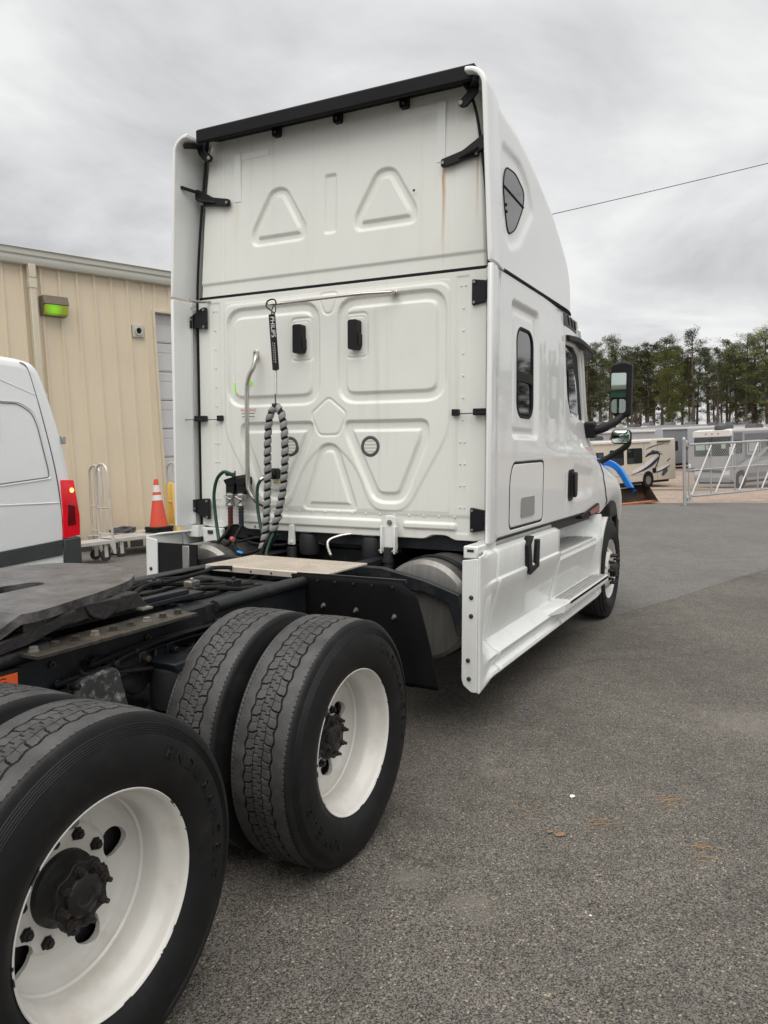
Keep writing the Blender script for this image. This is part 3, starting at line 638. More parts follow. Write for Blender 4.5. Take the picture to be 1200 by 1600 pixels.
# ---- mirrors
def door_mirror(s=1):
    hx = 4.62
    mb = MB(); mb.prism(round_poly([(-.262, 2.47), (-.19, 2.495), (-.088, 2.47), (-.074, 2.43), (-.080, 2.05), (-.10, 2.00), (-.235, 1.985), (-.258, 2.02)], .03), hx-.01, hx+.085, 'yz')
    o = mb.build('door_mirror', M['black'], truck, bevel=.018)
    for nm, y0, y1, z0, z1, rr, tilt in (('mirror_glass', -.215, -.088, 2.165, 2.385, .012, .16), ('mirror_spot_glass', -.215, -.090, 2.025, 2.150, .03, .05)):
        pl = rrect(y0, y1, z0, z1, rr); g = MB(); n = len(pl); vs = [(hx-.016-(y-y0)*tilt, y, z) for y, z in pl] + [(hx-.004, y, z) for y, z in pl]; g.add(vs, [tuple(range(n)), tuple(range(2*n-1, n-1, -1))]+[(i, (i+1) % n, n+(i+1) % n, n+i) for i in range(n)]); g.build(nm, M['mirror'], o, smooth=None)
    a = MB(); a.tube(smooth_path([(4.40, .03, 1.865), (4.44, -.03, 1.88), (4.58, -.13, 1.945), (4.66, -.19, 2.03)], 6), [.055]+[.043]*8+[.036]*10, 12); a.build('mirror_arm', M['black'], o)
    b = MB(); b.prism(round_poly([(4.33, 1.93), (4.44, 1.95), (4.50, 1.82), (4.36, 1.79)], .03), .005, .10, 'xz'); b.build('arm_mount', M['black'], o, bevel=.01)
    return o
o = door_mirror(); both([o])
def bonnet_mirror():
    hx = 5.30; mb = MB(); mb.prism(rrect(-.150, .048, 1.752, 1.895, .045), hx, hx+.05, 'yz'); o = mb.build('bonnet_mirror', M['black'], truck, bevel=.02)
    rows = []
    for k in range(12):
        q = k/11; rows.append([(hx-.020+.016*q*q, -.051+(y_+.051)*max(q, .01), 1.8235+(z_-1.8235)*max(q, .01)) for y_, z_ in rrect(-.139, .037, 1.764, 1.883, .036)])
    grid_obj('mirror_glass', np.array(rows), M['mirror'], o, closed_v=True)
    a = MB(); a.tube(smooth_path([(5.34, -.12, 1.80), (5.33, -.10, 1.73), (5.32, .05, 1.63), (5.30, .20, 1.54)], 6), .030, 10); a.build('mirror_arm', M['black'], o)
    return o
o = bonnet_mirror(); both([o])
# ---- chassis fairing (skirt), swept along the side
SEC = [(.055, 1.090), (.028, 1.085), (.004, 1.074), (.000, 1.064), (.004, .922), (.002, .914), (-.012, .904), (-.012, .895), (.004, .84), (.042, .70), (.068, .58), (.070, .535), (.050, .513), (.000, .478), (-.016, .466), (-.012, .452), (.010, .398), (.004, .388), (-.022, .372), (-.026, .362), (-.018, .352), (.03, .348)]
def skirt_piece(x0, x1, name, sec=SEC, n=24, wob=None):
    xs = np.linspace(x0, x1, n); S = np.array(sec)
    P = np.zeros((n, len(sec), 3)); P[..., 0] = xs[:, None]; P[..., 1] = S[None, :, 0]; P[..., 2] = S[None, :, 1]
    if wob: wob(P)
    o = grid_obj(name, P, M['white_skirt'], truck, flip=False, angle=32)
    m = o.modifiers.new('thick', 'SOLIDIFY'); m.thickness = .012; m.offset = 1 if False else -1
    return o
def rear_flare(P):
    t = np.clip((1.70-P[..., 0])/.34, 0, 1); t = t*t*(3-2*t)
    y = P[..., 1]; P[..., 1] = y*(1-t) + (-.022)*t
    low = (P[..., 2] < .40); P[..., 2] -= np.where(low, .035*np.clip((1.58-P[..., 0])/.22, 0, 1), 0)
a = skirt_piece(1.352, 1.694, 'rear_skirt', wob=rear_flare); mir(a)
def wheel_end(P):
    t = np.clip((P[..., 0]-4.45)/.28, 0, 1); P[..., 1] = P[..., 1]*(1-t)+(.0)*t
lowsec = [s for s in SEC if s[1] < .90]
a = skirt_piece(1.702, 3.16, 'side_skirt'); mir(a)
def upper_cut(P):
    # the upper rim steps back to make the tread well
    pass
sec2 = [(.27, 1.085), (.262, .905), (.262, .893)] + [(.235, .878), (.02, .872), (.012, .862)] + [s for s in SEC if s[1] <= .86]
a = skirt_piece(3.164, 4.70, 'step_skirt', sec2, 30, wheel_end); mir(a)
# end boxes of the upper tread well
mb = MB(); mb.box(3.150, 3.166, .004, .27, .875, 1.066); q = mb.build('well_end', M['white_skirt'], truck, bevel=.002); mir(q)
mb = MB(); mb.add([(4.42, .262, 1.085), (4.30, .262, .880), (4.68, .006, .885), (4.74, .006, 1.085), (4.44, .29, 1.085), (4.32, .29, .880), (4.74, .03, .885), (4.80, .03, 1.085)], [(0, 1, 2, 3), (7, 6, 5, 4), (0, 4, 5, 1), (1, 5, 6, 2), (2, 6, 7, 3), (3, 7, 4, 0)]); q = mb.build('well_front', M['white_skirt'], truck); mir(q)
# inner ledge above the band, up to the sill
mb = MB(); mb.prism([(.004, 1.068), (.020, 1.083), (.055, 1.090), (.060, 1.135), (.12, 1.135), (.12, 1.05), (.03, 1.05)], 1.72, 3.16, 'yz'); q = mb.build('sill_ledge', M['white_skirt'], truck, bevel=.003); mir(q)
mb = MB(); mb.prism([(.10, 1.135), (.29, 1.135), (.29, 1.07), (.10, 1.10)], 3.16, 4.55, 'yz'); q = mb.build('sill_ledge', M['white_skirt'], truck); mir(q)
# front edge of the fairing curving round the tyre
mb = MB(); pts = []
for k in range(13):
    a = R_(118+k*8.2); pts.append((5.32+.625*math.cos(a), .49+.625*math.sin(a)))
pp = [(x, z) for x, z in pts if z > .36]
for i in range(len(pp)-1):
    (x0, z0), (x1, z1) = pp[i], pp[i+1]; mb.hexa([(x0-.05, .0, z0), (x0, .0, z0), (x0, .16, z0), (x0-.05, .16, z0), (x1-.05, .0, z1), (x1, .0, z1), (x1, .16, z1), (x1-.05, .16, z1)])
q = mb.build('wheel_arch_edge', M['white_skirt'], truck); mir(q)
# treads
def tread(x0, x1, y0, y1, z, name):
    mb = MB(); mb.box(x0, x1, y0, y1, z-.03, z); o = mb.build(name, M['white_skirt'], truck, bevel=.004)
    n = 5; w = (y1-y0-.03)/n
    for k in range(n):
        b = MB(); yb = y0+.015+w*k; b.box(x0+.05, x1-.05, yb+.006, yb+w-.008, z-.004, z+.010); b.build('tread_strip', M['step'], o, bevel=.002)
    return o
for q in (tread(3.20, 4.50, .000, .262, .893, 'upper_step'), tread(3.22, 4.66, -.085, .10, .53, 'lower_step')): both([q])
mb = MB(); mb.prism([(-.085, .529), (-.085, .47), (-.03, .43), (.05, .44), (.05, .529)], 3.05, 4.66, 'yz'); q = mb.build('step_nosing', M['white_skirt'], truck, bevel=.006); mir(q)
mb = MB(); mb.add([(2.78, .05, .515), (3.05, -.085, .529), (3.05, .06, .529), (2.78, -.005, .475), (3.05, -.085, .47), (2.78, .05, .47), (3.05, .06, .44)], [(0, 3, 1, 2), (3, 4, 1), (3, 5, 6, 4), (0, 5, 3), (0, 2, 6, 5), (1, 4, 6, 2)]); q = mb.build('step_nosing', M['white_skirt'], truck, smooth=None); mir(q)
# rear flange of the skirt, facing backwards
fl = round_poly([(-.022, 1.080), (.070, 1.066), (.070, .385), (.058, .352), (.012, .318), (-.022, .318)], .006, 2)
mb = MB(); mb.prism(fl, 1.345, 1.357, 'yz'); o = mb.build('skirt_flange', M['white_skirt'], truck, bevel=.003)
for y, z in ((.014, .86), (.014, .755), (.030, .50), (.024, .395)):
    q = MB(); q.lathe([(0, .013), (.004, .013), (.005, .010), (.010, .007), (.011, 0)], (1.345, y, z), (-1, 0, 0), 12); q.build('flange_bolt', M['dark_bolt'], o)
both([o])
mb = MB(); mb.box(1.46, 1.78, .022, .11, 1.06, 1.134); mb.build('corner_step', M['white_skirt'], truck, bevel=.008)
mb = MB(); mb.box(1.4575, 1.47, .045, .085, 1.10, 1.115); mb.build('corner_slot', M['slide'], truck)
mb = MB(); mb.prism([(.075, 1.05), (.24, 1.05), (.24, .80), (.16, .72), (.10, .45), (.075, .45)], 1.358, 1.372, 'yz'); q = mb.build('skirt_inner_panel', M['black'], truck); 
mb = MB(); mb.box(1.362, 1.376, 2.0, 2.345, .77, 1.045); mb.build('skirt_inner_panel', M['black'], truck)
bpy.data.objects.remove(q)
# fairing latch handle
mb = MB(); mb.prism([(2.255, 1.062), (2.36, 1.110), (2.40, 1.110), (2.335, 1.055), (2.37, .905), (2.46, .905), (2.475, 1.075), (2.54, 1.075), (2.53, .885), (2.33, .852), (2.285, .88)], -.036, .02, 'xz'); mb.build('skirt_latch', M['black'], truck, bevel=.006)
mb = MB(); mb.box(2.33, 2.50, -.004, .03, .90, 1.07); mb.build('latch_recess', M['rubber'], truck)
# ---- frame rails
mb = MB(); mb.prism(round_poly([(.775, .985), (.865, .985), (.865, .972), (.789, .972), (.789, .735), (.865, .735), (.865, .722), (.775, .722)], .004, 2), -1.95, 6.2, 'yz')
fr_ = mb.build('frame_rail', M['chassis'], truck, bevel=.003); mir(fr_)
for x in (-1.9, -1.2, -.72, 0.1, .75, 1.5, 2.6, 3.6):
    mb = MB(); mb.box(x-.05, x+.05, .79, 1.62, .74, .96); mb.build('cross_member', M['chassis'], truck, bevel=.006)
mb = MB(); mb.tube([(.06, .775, .968), (.60, .775, .972), (.80, .775, .972)], .030, 10); q = mb.build('frame_sleeve', M['chassis'], truck)
mb = MB(); mb.tube([(-1.95, .772, .975), (-.86, .772, .982)], .034, 10); mb.build('frame_sleeve', M['chassis'], truck)
# outboard mounting angle with its bolts
for f in (lambda y: y, lambda y: 2*YC-y):
    mb = MB(); pr = [(f(.648), 1.000), (f(.800), 1.000), (f(.800), .986), (f(.648), .986)]; mb.prism(pr, -.99, -.20, 'yz'); o = mb.build('mounting_angle', M['slide'], truck, bevel=.002); mb = MB(); mb.prism([(f(.757), .9855), (f(.770), .9855), (f(.770), .84), (f(.757), .84)], -.99, -.02, 'yz'); mb.build('angle_leg', M['chassis'], o, bevel=.002)
    for k in range(9):
        x = -.95+.088*k; q = MB(); q.lathe([(0, .020), (.004, .020), (.0045, .0155), (.016, .0155)], (x, f(.716), 1.000), (0, 0, 1), 6); q.build('hex_bolt', M['slide'] if k % 3 else M['bolt'], o)
    for k in range(6):
        x = -.85+.15*k; q = MB(); q.lathe([(0, .013), (.012, .013), (.013, 0.007), (.024, .007)], (x+.03*math.sin(k*3), f(.757), .905+.02*math.cos(k*2)), (0, -1 if f(0) == 0 else 1, 0), 6); q.build('side_bolt', M['dark_bolt'], o)
# slide rails and blocks under the fifth wheel
for f in (lambda y: y, lambda y: 2*YC-y):
    mb = MB(); mb.box(-1.0, .10, *sorted((f(.868), f(.955))), 1.006, 1.026); mb.box(-.86, .02, *sorted((f(.885), f(.93))), 1.026, 1.046); mb.build('slide_rail', M['chassis'], truck, bevel=.003)
    mb = MB(); mb.box(-.72, -.47, *sorted((f(.855), f(.93))), 1.028, 1.062); mb.build('slide_block', M['chassis'], truck, bevel=.006)
    mb = MB(); mb.box(-.86, -.74, *sorted((f(.90), f(.96))), 1.028, 1.056); mb.build('slide_stop', M['mark_steel'], truck, bevel=.006)
mb = MB(); mb.box(-1.0, -.9, .87, 1.55, 1.004, 1.022); mb.build('slide_plate', M['slide'], truck, bevel=.003)
mb = MB(); mb.box(-.37, -.31, .79, .97, 1.026, 1.034); mb.build('cross_strap', M['bolt'], truck)
# ---- fifth wheel
FZ = 1.132
cx = -.50
out = []
for k in range(25):
    a = R_(-92+184*k/24); rx = .475 if True else .46; out.append((cx+rx*math.cos(a), YC+.475*math.sin(a)))
RS = [(-.985, .728), (-.92, .722), (-.79, .755), (-.67, .790), (-.54, .830), (-.40, .882), (-.30, .930), (-.20, 1.005), (-.12, 1.09), (-.06, 1.22), (-.035, 1.33)]; LS = [(-.03, 1.45), (-.06, 1.58), (-.13, 1.66), (-.24, 1.695), (-.40, 1.705), (-.60, 1.70), (-.80, 1.69)]
out = smooth_path([(x, y, 0) for x, y in RS+LS], 3); out = [(v.x, v.y) for v in out]; NRIB = len(out)
out += [(-1.02, YC+.45), (-1.10, YC+.37), (-1.10, YC+.20), (-.85, YC+.085), (-.60, YC+.052)]
for k in range(9): a = R_(90-180*k/8); out.append((-.565+.05*math.cos(a), YC+.05*math.sin(a)))
out += [(-.60, YC-.052), (-.85, YC-.085), (-1.14, YC-.20), (-1.14, YC-.40)]
def ramp(p):
    x, y = p; return FZ - .10*max(0, (-.985-x)/.14)**1.2
fw = bmesh.new()
from mathutils.geometry import tessellate_polygon
tv = [fw.verts.new((x, y, FZ)) for x, y in out]
for tri in tessellate_polygon([[Vector((x, y, 0)) for x, y in out]]):
    try: fw.faces.new([tv[i] for i in tri])
    except ValueError: pass
bmesh.ops.recalc_face_normals(fw, faces=fw.faces)
if sum(f.normal.z for f in fw.faces) < 0: bmesh.ops.reverse_faces(fw, faces=fw.faces)
bmesh.ops.bisect_plane(fw, geom=fw.verts[:]+fw.edges[:]+fw.faces[:], plane_co=(-.985, 0, 0), plane_no=(1, 0, 0))
for v in fw.verts: v.co.z = ramp((v.co.x, v.co.y))
geo = bmesh.ops.extrude_face_region(fw, geom=fw.faces[:]); vv = [g for g in geo['geom'] if isinstance(g, bmesh.types.BMVert)]
bmesh.ops.translate(fw, verts=vv, vec=(0, 0, -.035)); bmesh.ops.recalc_face_normals(fw, faces=fw.faces)
me = bpy.data.meshes.new('fifth_wheel_plate'); fw.to_mesh(me); fw.free(); me.materials.append(M['grease']); plate = link('fifth_wheel_plate', me, truck)
# skirt ribs under the plate
rib = [(x*.97-.012, (y-YC)*.965+YC) for x, y in out[:NRIB]]
mb = MB(); vs = []
for x, y in rib: db = .070-.020*math.cos(x*5); vs += [(x, y, FZ-.03), (x, y, FZ-db), (x-.025*(x-cx)/.475, y-.025*(y-YC)/.475, FZ-db), (x-.025*(x-cx)/.475, y-.025*(y-YC)/.475, FZ-.03)]
n = len(rib); fs = [(i*4+j, (i+1)*4+j, (i+1)*4+(j+1) % 4, i*4+(j+1) % 4) for i in range(n-1) for j in range(4)] + [(0, 1, 2, 3), (4*n-1, 4*n-2, 4*n-3, 4*n-4)]
mb.add(vs, fs)
for s in (-1, 1): mb.prism([(-.75, FZ-.03), (-1.13, FZ-.10), (-1.13, FZ-.13), (-.95, FZ-.11), (-.75, FZ-.06)], YC+s*.455-.012, YC+s*.455+.012, 'xz')
mb.build('plate_skirt', M['plate_side'], plate)
for s in (-1, 1):
    mb = MB(); mb.prism([(-.62, 1.03), (-.30, 1.03), (-.36, 1.10), (-.55, 1.10)], YC+s*.34-.04, YC+s*.34+.04, 'xz'); mb.build('pivot_bracket', M['plate_side'], plate, bevel=.006)
    mb = MB(); mb.prism(round_poly([(-.66, 1.10), (-.46, 1.10), (-.50, 1.04), (-.555, 1.018), (-.62, 1.045)], .02), YC+s*.37-.03, YC+s*.37+.03, 'xz'); mb.build('plate_lug', M['plate_side'], plate, bevel=.006)
mb = MB(); mb.box(-.50, -.25, YC-.22, YC+.25, 1.0, 1.08); mb.build('locking_jaw', M['plate_side'], plate, bevel=.02)
# ---- deck plate with raised bars
mb = MB(); mb.box(.83, 1.29, .645, 1.47, 1.008, 1.020); mb.box(.822, .832, .645, 1.47, .985, 1.018); dk = mb.build('deck_plate', M['deck'], truck, bevel=.003)
mb = MB(); r0 = random.Random(3)
i = 0
for x in np.arange(.85, 1.285, .026):
    i += 1
    for j, y in enumerate(np.arange(.665, 1.46, .030)):
        d = .011 if (i+j) % 2 else -.011; mb.bar((x-abs(d)*.7, y-d*.7, 1.0205), (x+abs(d)*.7, y+d*.7, 1.0205), .006, .004)
tag(mb.build('deck_bars', M['deck'], dk), kind='stuff')
for y in np.arange(.72, 1.45, .14):
    q = MB(); q.cyl((.818, y, 1.0), (.824, y, 1.0), .006, 8); q.build('deck_screw', M['dark_bolt'], dk)
# ---- rear mud guard ahead of the drive tyres
N_ = 22; rows = []
for k in range(N_):
    t = k/(N_-1); z = 1.010 - .55*t; x = .845-.03*math.cos(t*2.5)
    rows.append([(x, y, z) for y in np.linspace(.86-.02*t, .155 - .155*min(1, (t*1.05))**.55*.93 if t > .06 else .19-.45*t, 8)])
P = np.array(rows); M['flap'] = mat('black_guard_sheet', (.006, .006, .007), .75, spec=.12, var=.3, vscale=3); o = grid_obj('mud_guard', P, M['flap'], truck); m_ = o.modifiers.new('t', 'SOLIDIFY'); m_.thickness = .008
mb = MB(); mb.bar((.83, .83, 1.008), (.828, .17, 1.015), .02, .02); mb.build('guard_rail', M['black_satin'], o, bevel=.002)
for y in (.80, .69, .58, .47, .36, .24):
    q = MB(); q.cyl((.805, y, .985), (.82, y, .985), .006, 8); q.build('guard_rivet', M['dark_bolt'], o)
for y, z in ((.66, .852), (.46, .845), (.235, .83)):
    q = MB(); q.lathe([(0, .014), (.008, .014), (.009, .007), (.03, .007)], (.83, y, z), (-1, 0, -.2), 8); q.build('guard_bolt', M['bolt'], o)
# ---- fuel tanks
for s in (1, -1):
    f = (lambda y: y) if s == 1 else (lambda y: 2*YC-y)
    TR, TZ = .300, .735; mb = MB(); prof = [(0, 0.0), (0.0, .10), (.006, .22), (.02, .275), (.05, TR), (1.75, TR), (1.80, .275), (1.81, 0)]
    mb.lathe(prof, (1.44, f(.365), TZ), (1, 0, 0), 56); mb.build('fuel_tank', M['tank'], truck, smooth=30)
    for x in (1.62, 2.5): mb = MB(); mb.lathe([(x-.03, TR+.004), (x+.03, TR+.004), (x+.03, TR+.012), (x-.03, TR+.012)], (0, f(.365), TZ), (1, 0, 0), 48, close=True); mb.build('tank_strap', M['chassis'], truck)
    mb = MB(); yy_ = [f(.78), f(.60), f(.32), f(.10)]
    mb.prism([(yy_[0], .985), (yy_[1], .985), (yy_[2], .93), (yy_[3], .86), (f(.06), .62), (f(.115), .62), (f(.17), .80), (yy_[2], .855), (yy_[1], .87), (yy_[0], .87)], 1.385, 1.425, 'yz')
    mb.build('tank_bracket', M['chassis'], truck, bevel=.008)
    mb = MB(); mb.prism([(f(.45), .86), (f(.40), .86), (f(.33), .93), (f(.38), .93)], 1.39, 1.42, 'yz'); mb.build('tank_bracket', M['chassis'], truck, bevel=.004)
# ---- under the sleeper: cab air springs, shock absorber, strap hook
for y in (1.414, .912):
    mb = MB(); mb.lathe([(.0, .04), (.0, .07), (.02, .075), (.12, .075), (.14, .07), (.15, .05), (.16, .03)], (1.86, y, .965), (0, 0, 1), 24); q = mb.build('cab_air_spring', M['airbag'], truck)
    q2 = MB(); q2.prism([(y-.05, 1.12), (y+.05, 1.12), (y+.025, 1.14), (y-.025, 1.14)], 1.80, 1.86, 'yz'); q2.build('spring_cap', M['white'], q)
mb = MB(); mb.prism(round_poly([(.690, 1.265), (.770, 1.265), (.785, 1.06), (.775, 1.03), (.685, 1.03), (.675, 1.06)], .02), 1.748, 1.762, 'yz')
for yb in (.682, .776): mb.box(1.71, 1.755, yb-.007, yb+.007, 1.02, 1.20)
sh_ = mb.build('shock_mount', M['white'], truck, bevel=.005)
q = MB(); q.cyl((1.75, .73, 1.22), (1.74, .73, 1.22), .018, 12); q.cyl((1.742, .73, 1.22), (1.730, .73, 1.22), .010, 8); q.build('mount_bolt', M['bolt'], sh_); q = MB(); q.cyl((1.73, .665, 1.035), (1.73, .795, 1.035), .013, 10); q.build('mount_bolt', M['bolt'], sh_)
mb = MB(); mb.tube([(1.73, .73, 1.06), (1.73, .733, .94), (1.72, .735, .80)], [.030, .034, .034], 14); mb.lathe([(0, .04), (.02, .04)], (1.727, .733, .965), (0, 0, 1), 16); mb.build('cab_shock_absorber', M['airbag'], truck)
mb = MB(); mb.tube(smooth_path([(1.80, 1.045, 1.125), (1.76, 1.10, 1.115), (1.72, 1.168, 1.085), (1.68, 1.155, 1.045), (1.63, 1.10, .995)], 5), .012, 10); mb.build('strap_hook', M['chrome'], truck)
mb = MB(); mb.box(1.95, 4.6, .92, 1.50, .60, 1.04); mb.build('gearbox', M['chassis'], truck, bevel=.03)
mb = MB(); mb.box(1.95, 2.05, .74, 1.67, 1.0, 1.13); mb.build('cab_cross_beam', M['chassis'], truck)
mb = MB(); mb.tube([(-1.6, YC, .55), (.0, YC, .56), (3.0, YC, .72)], .06, 12); mb.build('drive_shaft', M['chassis'], truck)
for x in (-1.303, 0):
    mb = MB(); mb.tube([(x, .20, .49), (x, .75, .49), (x, .95, .49), (x, 1.205, .49), (x, 1.46, .49), (x, 1.66, .49), (x, 2.21, .49)], [.07, .075, .10, .22, .10, .075, .07], 20); mb.build('drive_axle', M['chassis'], truck)
mb = MB(); mb.tube([(5.32, .25, .49), (5.32, 2.15, .49)], .06, 12); mb.build('steer_axle', M['chassis'], truck)
# suspension gear seen between the tyres
r0 = random.Random(11)
for f in (lambda y: y, lambda y: 2*YC-y):
    mb = MB(); mb.prism(round_poly([(-.78, .86), (-.60, .87), (-.52, .60), (-.56, .42), (-.78, .42), (-.86, .60)], .04), *sorted((f(.69), f(.755))), 'xz'); mb.build('spring_hanger', M['speckled'], truck, bevel=.012)
    mb = MB(); mb.lathe([(0, .075), (.02, .11), (.10, .12), (.18, .115), (.20, .09)], (-.30, f(.66), .62), (0, 0, 1), 24); mb.lathe([(-.01, .14), (.004, .14)], (-.30, f(.66), .62), (0, 0, 1), 24); mb.build('air_spring', M['airbag'], truck)
    mb = MB(); mb.prism([(-.42, .84), (-.18, .84), (-.20, .80), (-.40, .80)], *sorted((f(.58), f(.77))), 'xz'); mb.box(-.36, -.24, *sorted((f(.735), f(.775))), .62, .88); mb.build('spring_seat', M['chassis'], truck, bevel=.008)
    mb = MB(); mb.lathe([(0, .02), (.02, .055), (.06, .062), (.08, .075), (.10, .062), (.17, .055), (.19, .03), (.25, .018)], (.16, f(.70), .87), (-.9, -.35 if f(0) == 0 else .35, -.15), 20); mb.build('brake_chamber', M['chassis'], truck)
    for k in range(8):
        mb = MB(); z = .80+.016*k; yy = .742-.006*(k % 3); mb.tube(smooth_path([(-1.0+.05*k, f(yy), z), (-.7, f(yy-.02*(k % 2)), z+r0.uniform(-.02, .02)), (-.35, f(yy), z+r0.uniform(-.03, .02)), (.05+.03*k, f(yy-.03), z+r0.uniform(-.02, .03))], 5), .006+.004*(k % 2), 6); mb.build('air_line', M['rubber'], truck)
    for k in range(7):
        x = -.92+.16*k+r0.uniform(-.03, .03); z = r0.uniform(.77, .87); mb = MB(); mb.box(x-.02, x+.02, *sorted((f(.725), f(.765))), z, z+.045); mb.cyl((x, f(.745), z+.02), (x, f(.69), z+.02), .014, 8); mb.build('line_fitting', M['chassis'] if k % 3 else M['slide'], truck, bevel=.004)
    mb = MB(); mb.tube([(.1, f(.69), .84), (-.12, f(.68), .86), (-.35, f(.70), .80), (-.6, f(.74), .83)], .012, 8); mb.build('air_line', M['rubber'], truck)
    for k in range(14):
        x = r0.uniform(-1.0, .35); z = r0.uniform(.76, .90); q = MB(); q.lathe([(0, .017), (.014, .017), (.016, .009), (.03+.03*r0.random(), .009)], (x, f(.772), z), (0, -1 if f(0) == 0 else 1, 0), 6); q.build('frame_bolt', M['dark_bolt'], truck)
    mb = MB(); mb.prism(round_poly([(-.55, .90), (-.40, .90), (-.36, .76), (-.46, .70), (-.58, .76)], .03), *sorted((f(.735), f(.77))), 'xz'); mb.build('frame_gusset', M['chassis'], truck, bevel=.01)
# hoses and tubes lying between the rails
mb = MB(); r0 = random.Random(5)
for k in range(9):
    y0 = .92+.07*k; pts = [(-.10, y0+r0.uniform(-.05, .05), .97+r0.uniform(-.02, .03)), (.2, y0+r0.uniform(-.1, .1), .985+r0.uniform(-.02, .03)), (.5, y0+r0.uniform(-.1, .1), .97), (.95, y0+r0.uniform(-.1, .1), .93)]
    mb.tube(smooth_path(pts, 5), .010+.006*r0.random(), 7)
tag(mb.build('frame_hoses', M['rubber'], truck), kind='stuff')
mb = MB(); mb.box(.12, .75, .90, 1.50, .90, .935); mb.build('valve_tray', M['chassis'], truck, bevel=.004)
for x, y in ((.18, .98), (.30, 1.12), (.22, 1.30), (.42, .95)):
    q = MB(); q.box(x, x+.07, y, y+.05, .975, 1.02); q.cyl((x+.03, y+.02, 1.0), (x+.03, y+.02, 1.035), .012, 8); q.build('air_valve', M['bolt'] if x == .30 else M['chassis'], truck, bevel=.006)
mb = MB(); mb.tube(smooth_path([(.1, 1.12, 1.045), (.35, 1.10, 1.06), (.6, 1.22, 1.045), (.9, 1.30, 1.0)], 5), .011, 8); mb.build('air_line', M['rubber'], truck)
# sticker on the rail
mb = MB(); mb.box(-1.42, -1.0, .736, .7385, .893, .937); st_ = mb.build('warning_sticker', M['orange'], truck)
q = MB(); q.box(-1.425, -.995, .7375, .739, .884, .895); q.build('sticker_border', M['white_ink'], st_)
q = MB(); text_on(q, 'WARNING', .038, (-1.20, .7350, .916), (1, 0, 0), (0, 0, 1), sx=1.75); q.build('sticker_text', M['rubber'], st_, smooth=None)
mb = MB(); mb.box(-1.46, -.98, .739, .775, .87, .95); mb.build('sticker_plate', M['chassis'], truck)
# ---- wheels
def make_tyre():
    n_p = 52; per = 28; NT = n_p*per
    w = .258; NW = 112
    # profile (y from outer to inner, r): outer bead -> shoulder -> tread -> shoulder -> inner bead
    side = [(.018, .288), (.004, .296), (-.006, .31), (-.016, .335), (-.0205, .37), (-.020, .40), (-.0155, .43), (-.008, .455), (-.003, .466), (-.001, .472), (.001, .480), (.006, .490), (.014, .4965)]
    tread_y = np.linspace(.018, .018+.226, NW)
    prof = side + [(y, .5) for y in tread_y] + [(.262-y, r) for y, r in side[::-1]]
    pa = np.array(prof); th = np.linspace(0, 2*np.pi, NT, endpoint=False)
    Tg, Yg = np.meshgrid(th, pa[:, 0], indexing='ij'); Rg = np.repeat(pa[None, :, 1], NT, 0).copy()
    tr = (np.arange(len(pa)) >= len(side)) & (np.arange(len(pa)) < len(side)+NW)
    u = Yg[:, tr]-.131; ph = (Tg[:, tr]*n_p/(2*np.pi))
    crown = -.006*(np.abs(u)/.113)**2.6
    dep = np.zeros_like(u)
    tri = lambda p: np.abs((p % 1)-.5)*2                          # 1..0..1
    def smtri(p): t = tri(p); return t*t*(3-2*t)
    for s in (-1, 1):
        p = ph if s == 1 else ph+.42
        c = s*(.058 + .0035*(smtri(p)-.5)*2)
        dep = np.maximum(dep, .0085*(1-sst(np.abs(u-c), .0021, .0040)))
        c2 = s*(.020 + .002*(smtri(p*1+.3)-.5)*2)
        dep = np.maximum(dep, .0035*(1-sst(np.abs(u-c2), .0006, .0020)))
        # lateral grooves of the two block columns, bent like a hook
        a = np.abs(u*1.0); inb = (u*s > .020) & (u*s < .060)
        q = ((p - .10 - 9.0*np.minimum(u*s-.02, .014) - 1.5*np.maximum(u*s-.034, 0)) % 1); q = np.minimum(q, 1-q)*.0604
        dep = np.maximum(dep, np.where(inb, .0070*(1-sst(q, .0012, .0030)), 0))
        q = ((p + .42 - 3*(u*s-.02)) % 1); q = np.minimum(q, 1-q)*.0604
        dep = np.maximum(dep, np.where(inb, .0016*(1-sst(q, .0008, .0024)), 0))
        q = ((ph*3) % 1); q = np.minimum(q, 1-q)*.0201                # notches on the shoulder edge
        dep = np.maximum(dep, np.where((u*s > .107), .003*(1-sst(q, .001, .003)), 0))
    q = ((ph*2+.2*np.sign(u)) % 1); q = np.minimum(q, 1-q)*.0302
    dep = np.maximum(dep, np.where(np.abs(u) < .021, .0034*(1-sst(q, .0009, .0026)), 0))
    Rg[:, tr] += crown - dep; DEP = dep
    idx = np.arange(len(pa)); sw = (idx > 6) & (idx < len(side)-1)
    flat = np.where(np.sin(Tg) < -.9, (np.abs(np.sin(Tg))-.9)/.1*.010, 0)       # flattened where it stands
    Rg -= flat*np.clip((Rg-.33)/.17, 0, 1); Yg = Yg.copy(); Yg -= flat*.8*((idx < len(side)) & (Rg > .33)) ; Yg += flat*.8*((idx >= len(side)+NW) & (Rg > .33))
    P = np.stack([Rg*np.cos(Tg), Yg, Rg*np.sin(Tg)], -1)
    mi = np.zeros((NT, len(pa)-1), np.int32); mi[:, len(side)-1:len(side)+NW] = 1; dd_ = (DEP+np.roll(DEP, -1, 0))/2; dd_ = (dd_[:, :-1]+dd_[:, 1:])/2; blk = mi[:, len(side):len(side)+NW-1]; blk[dd_ > .0011] = 0
    return grid_obj('tyre', P, [M['tyre'], M['tread']], None, closed_u=True, mi=mi, flip=True)
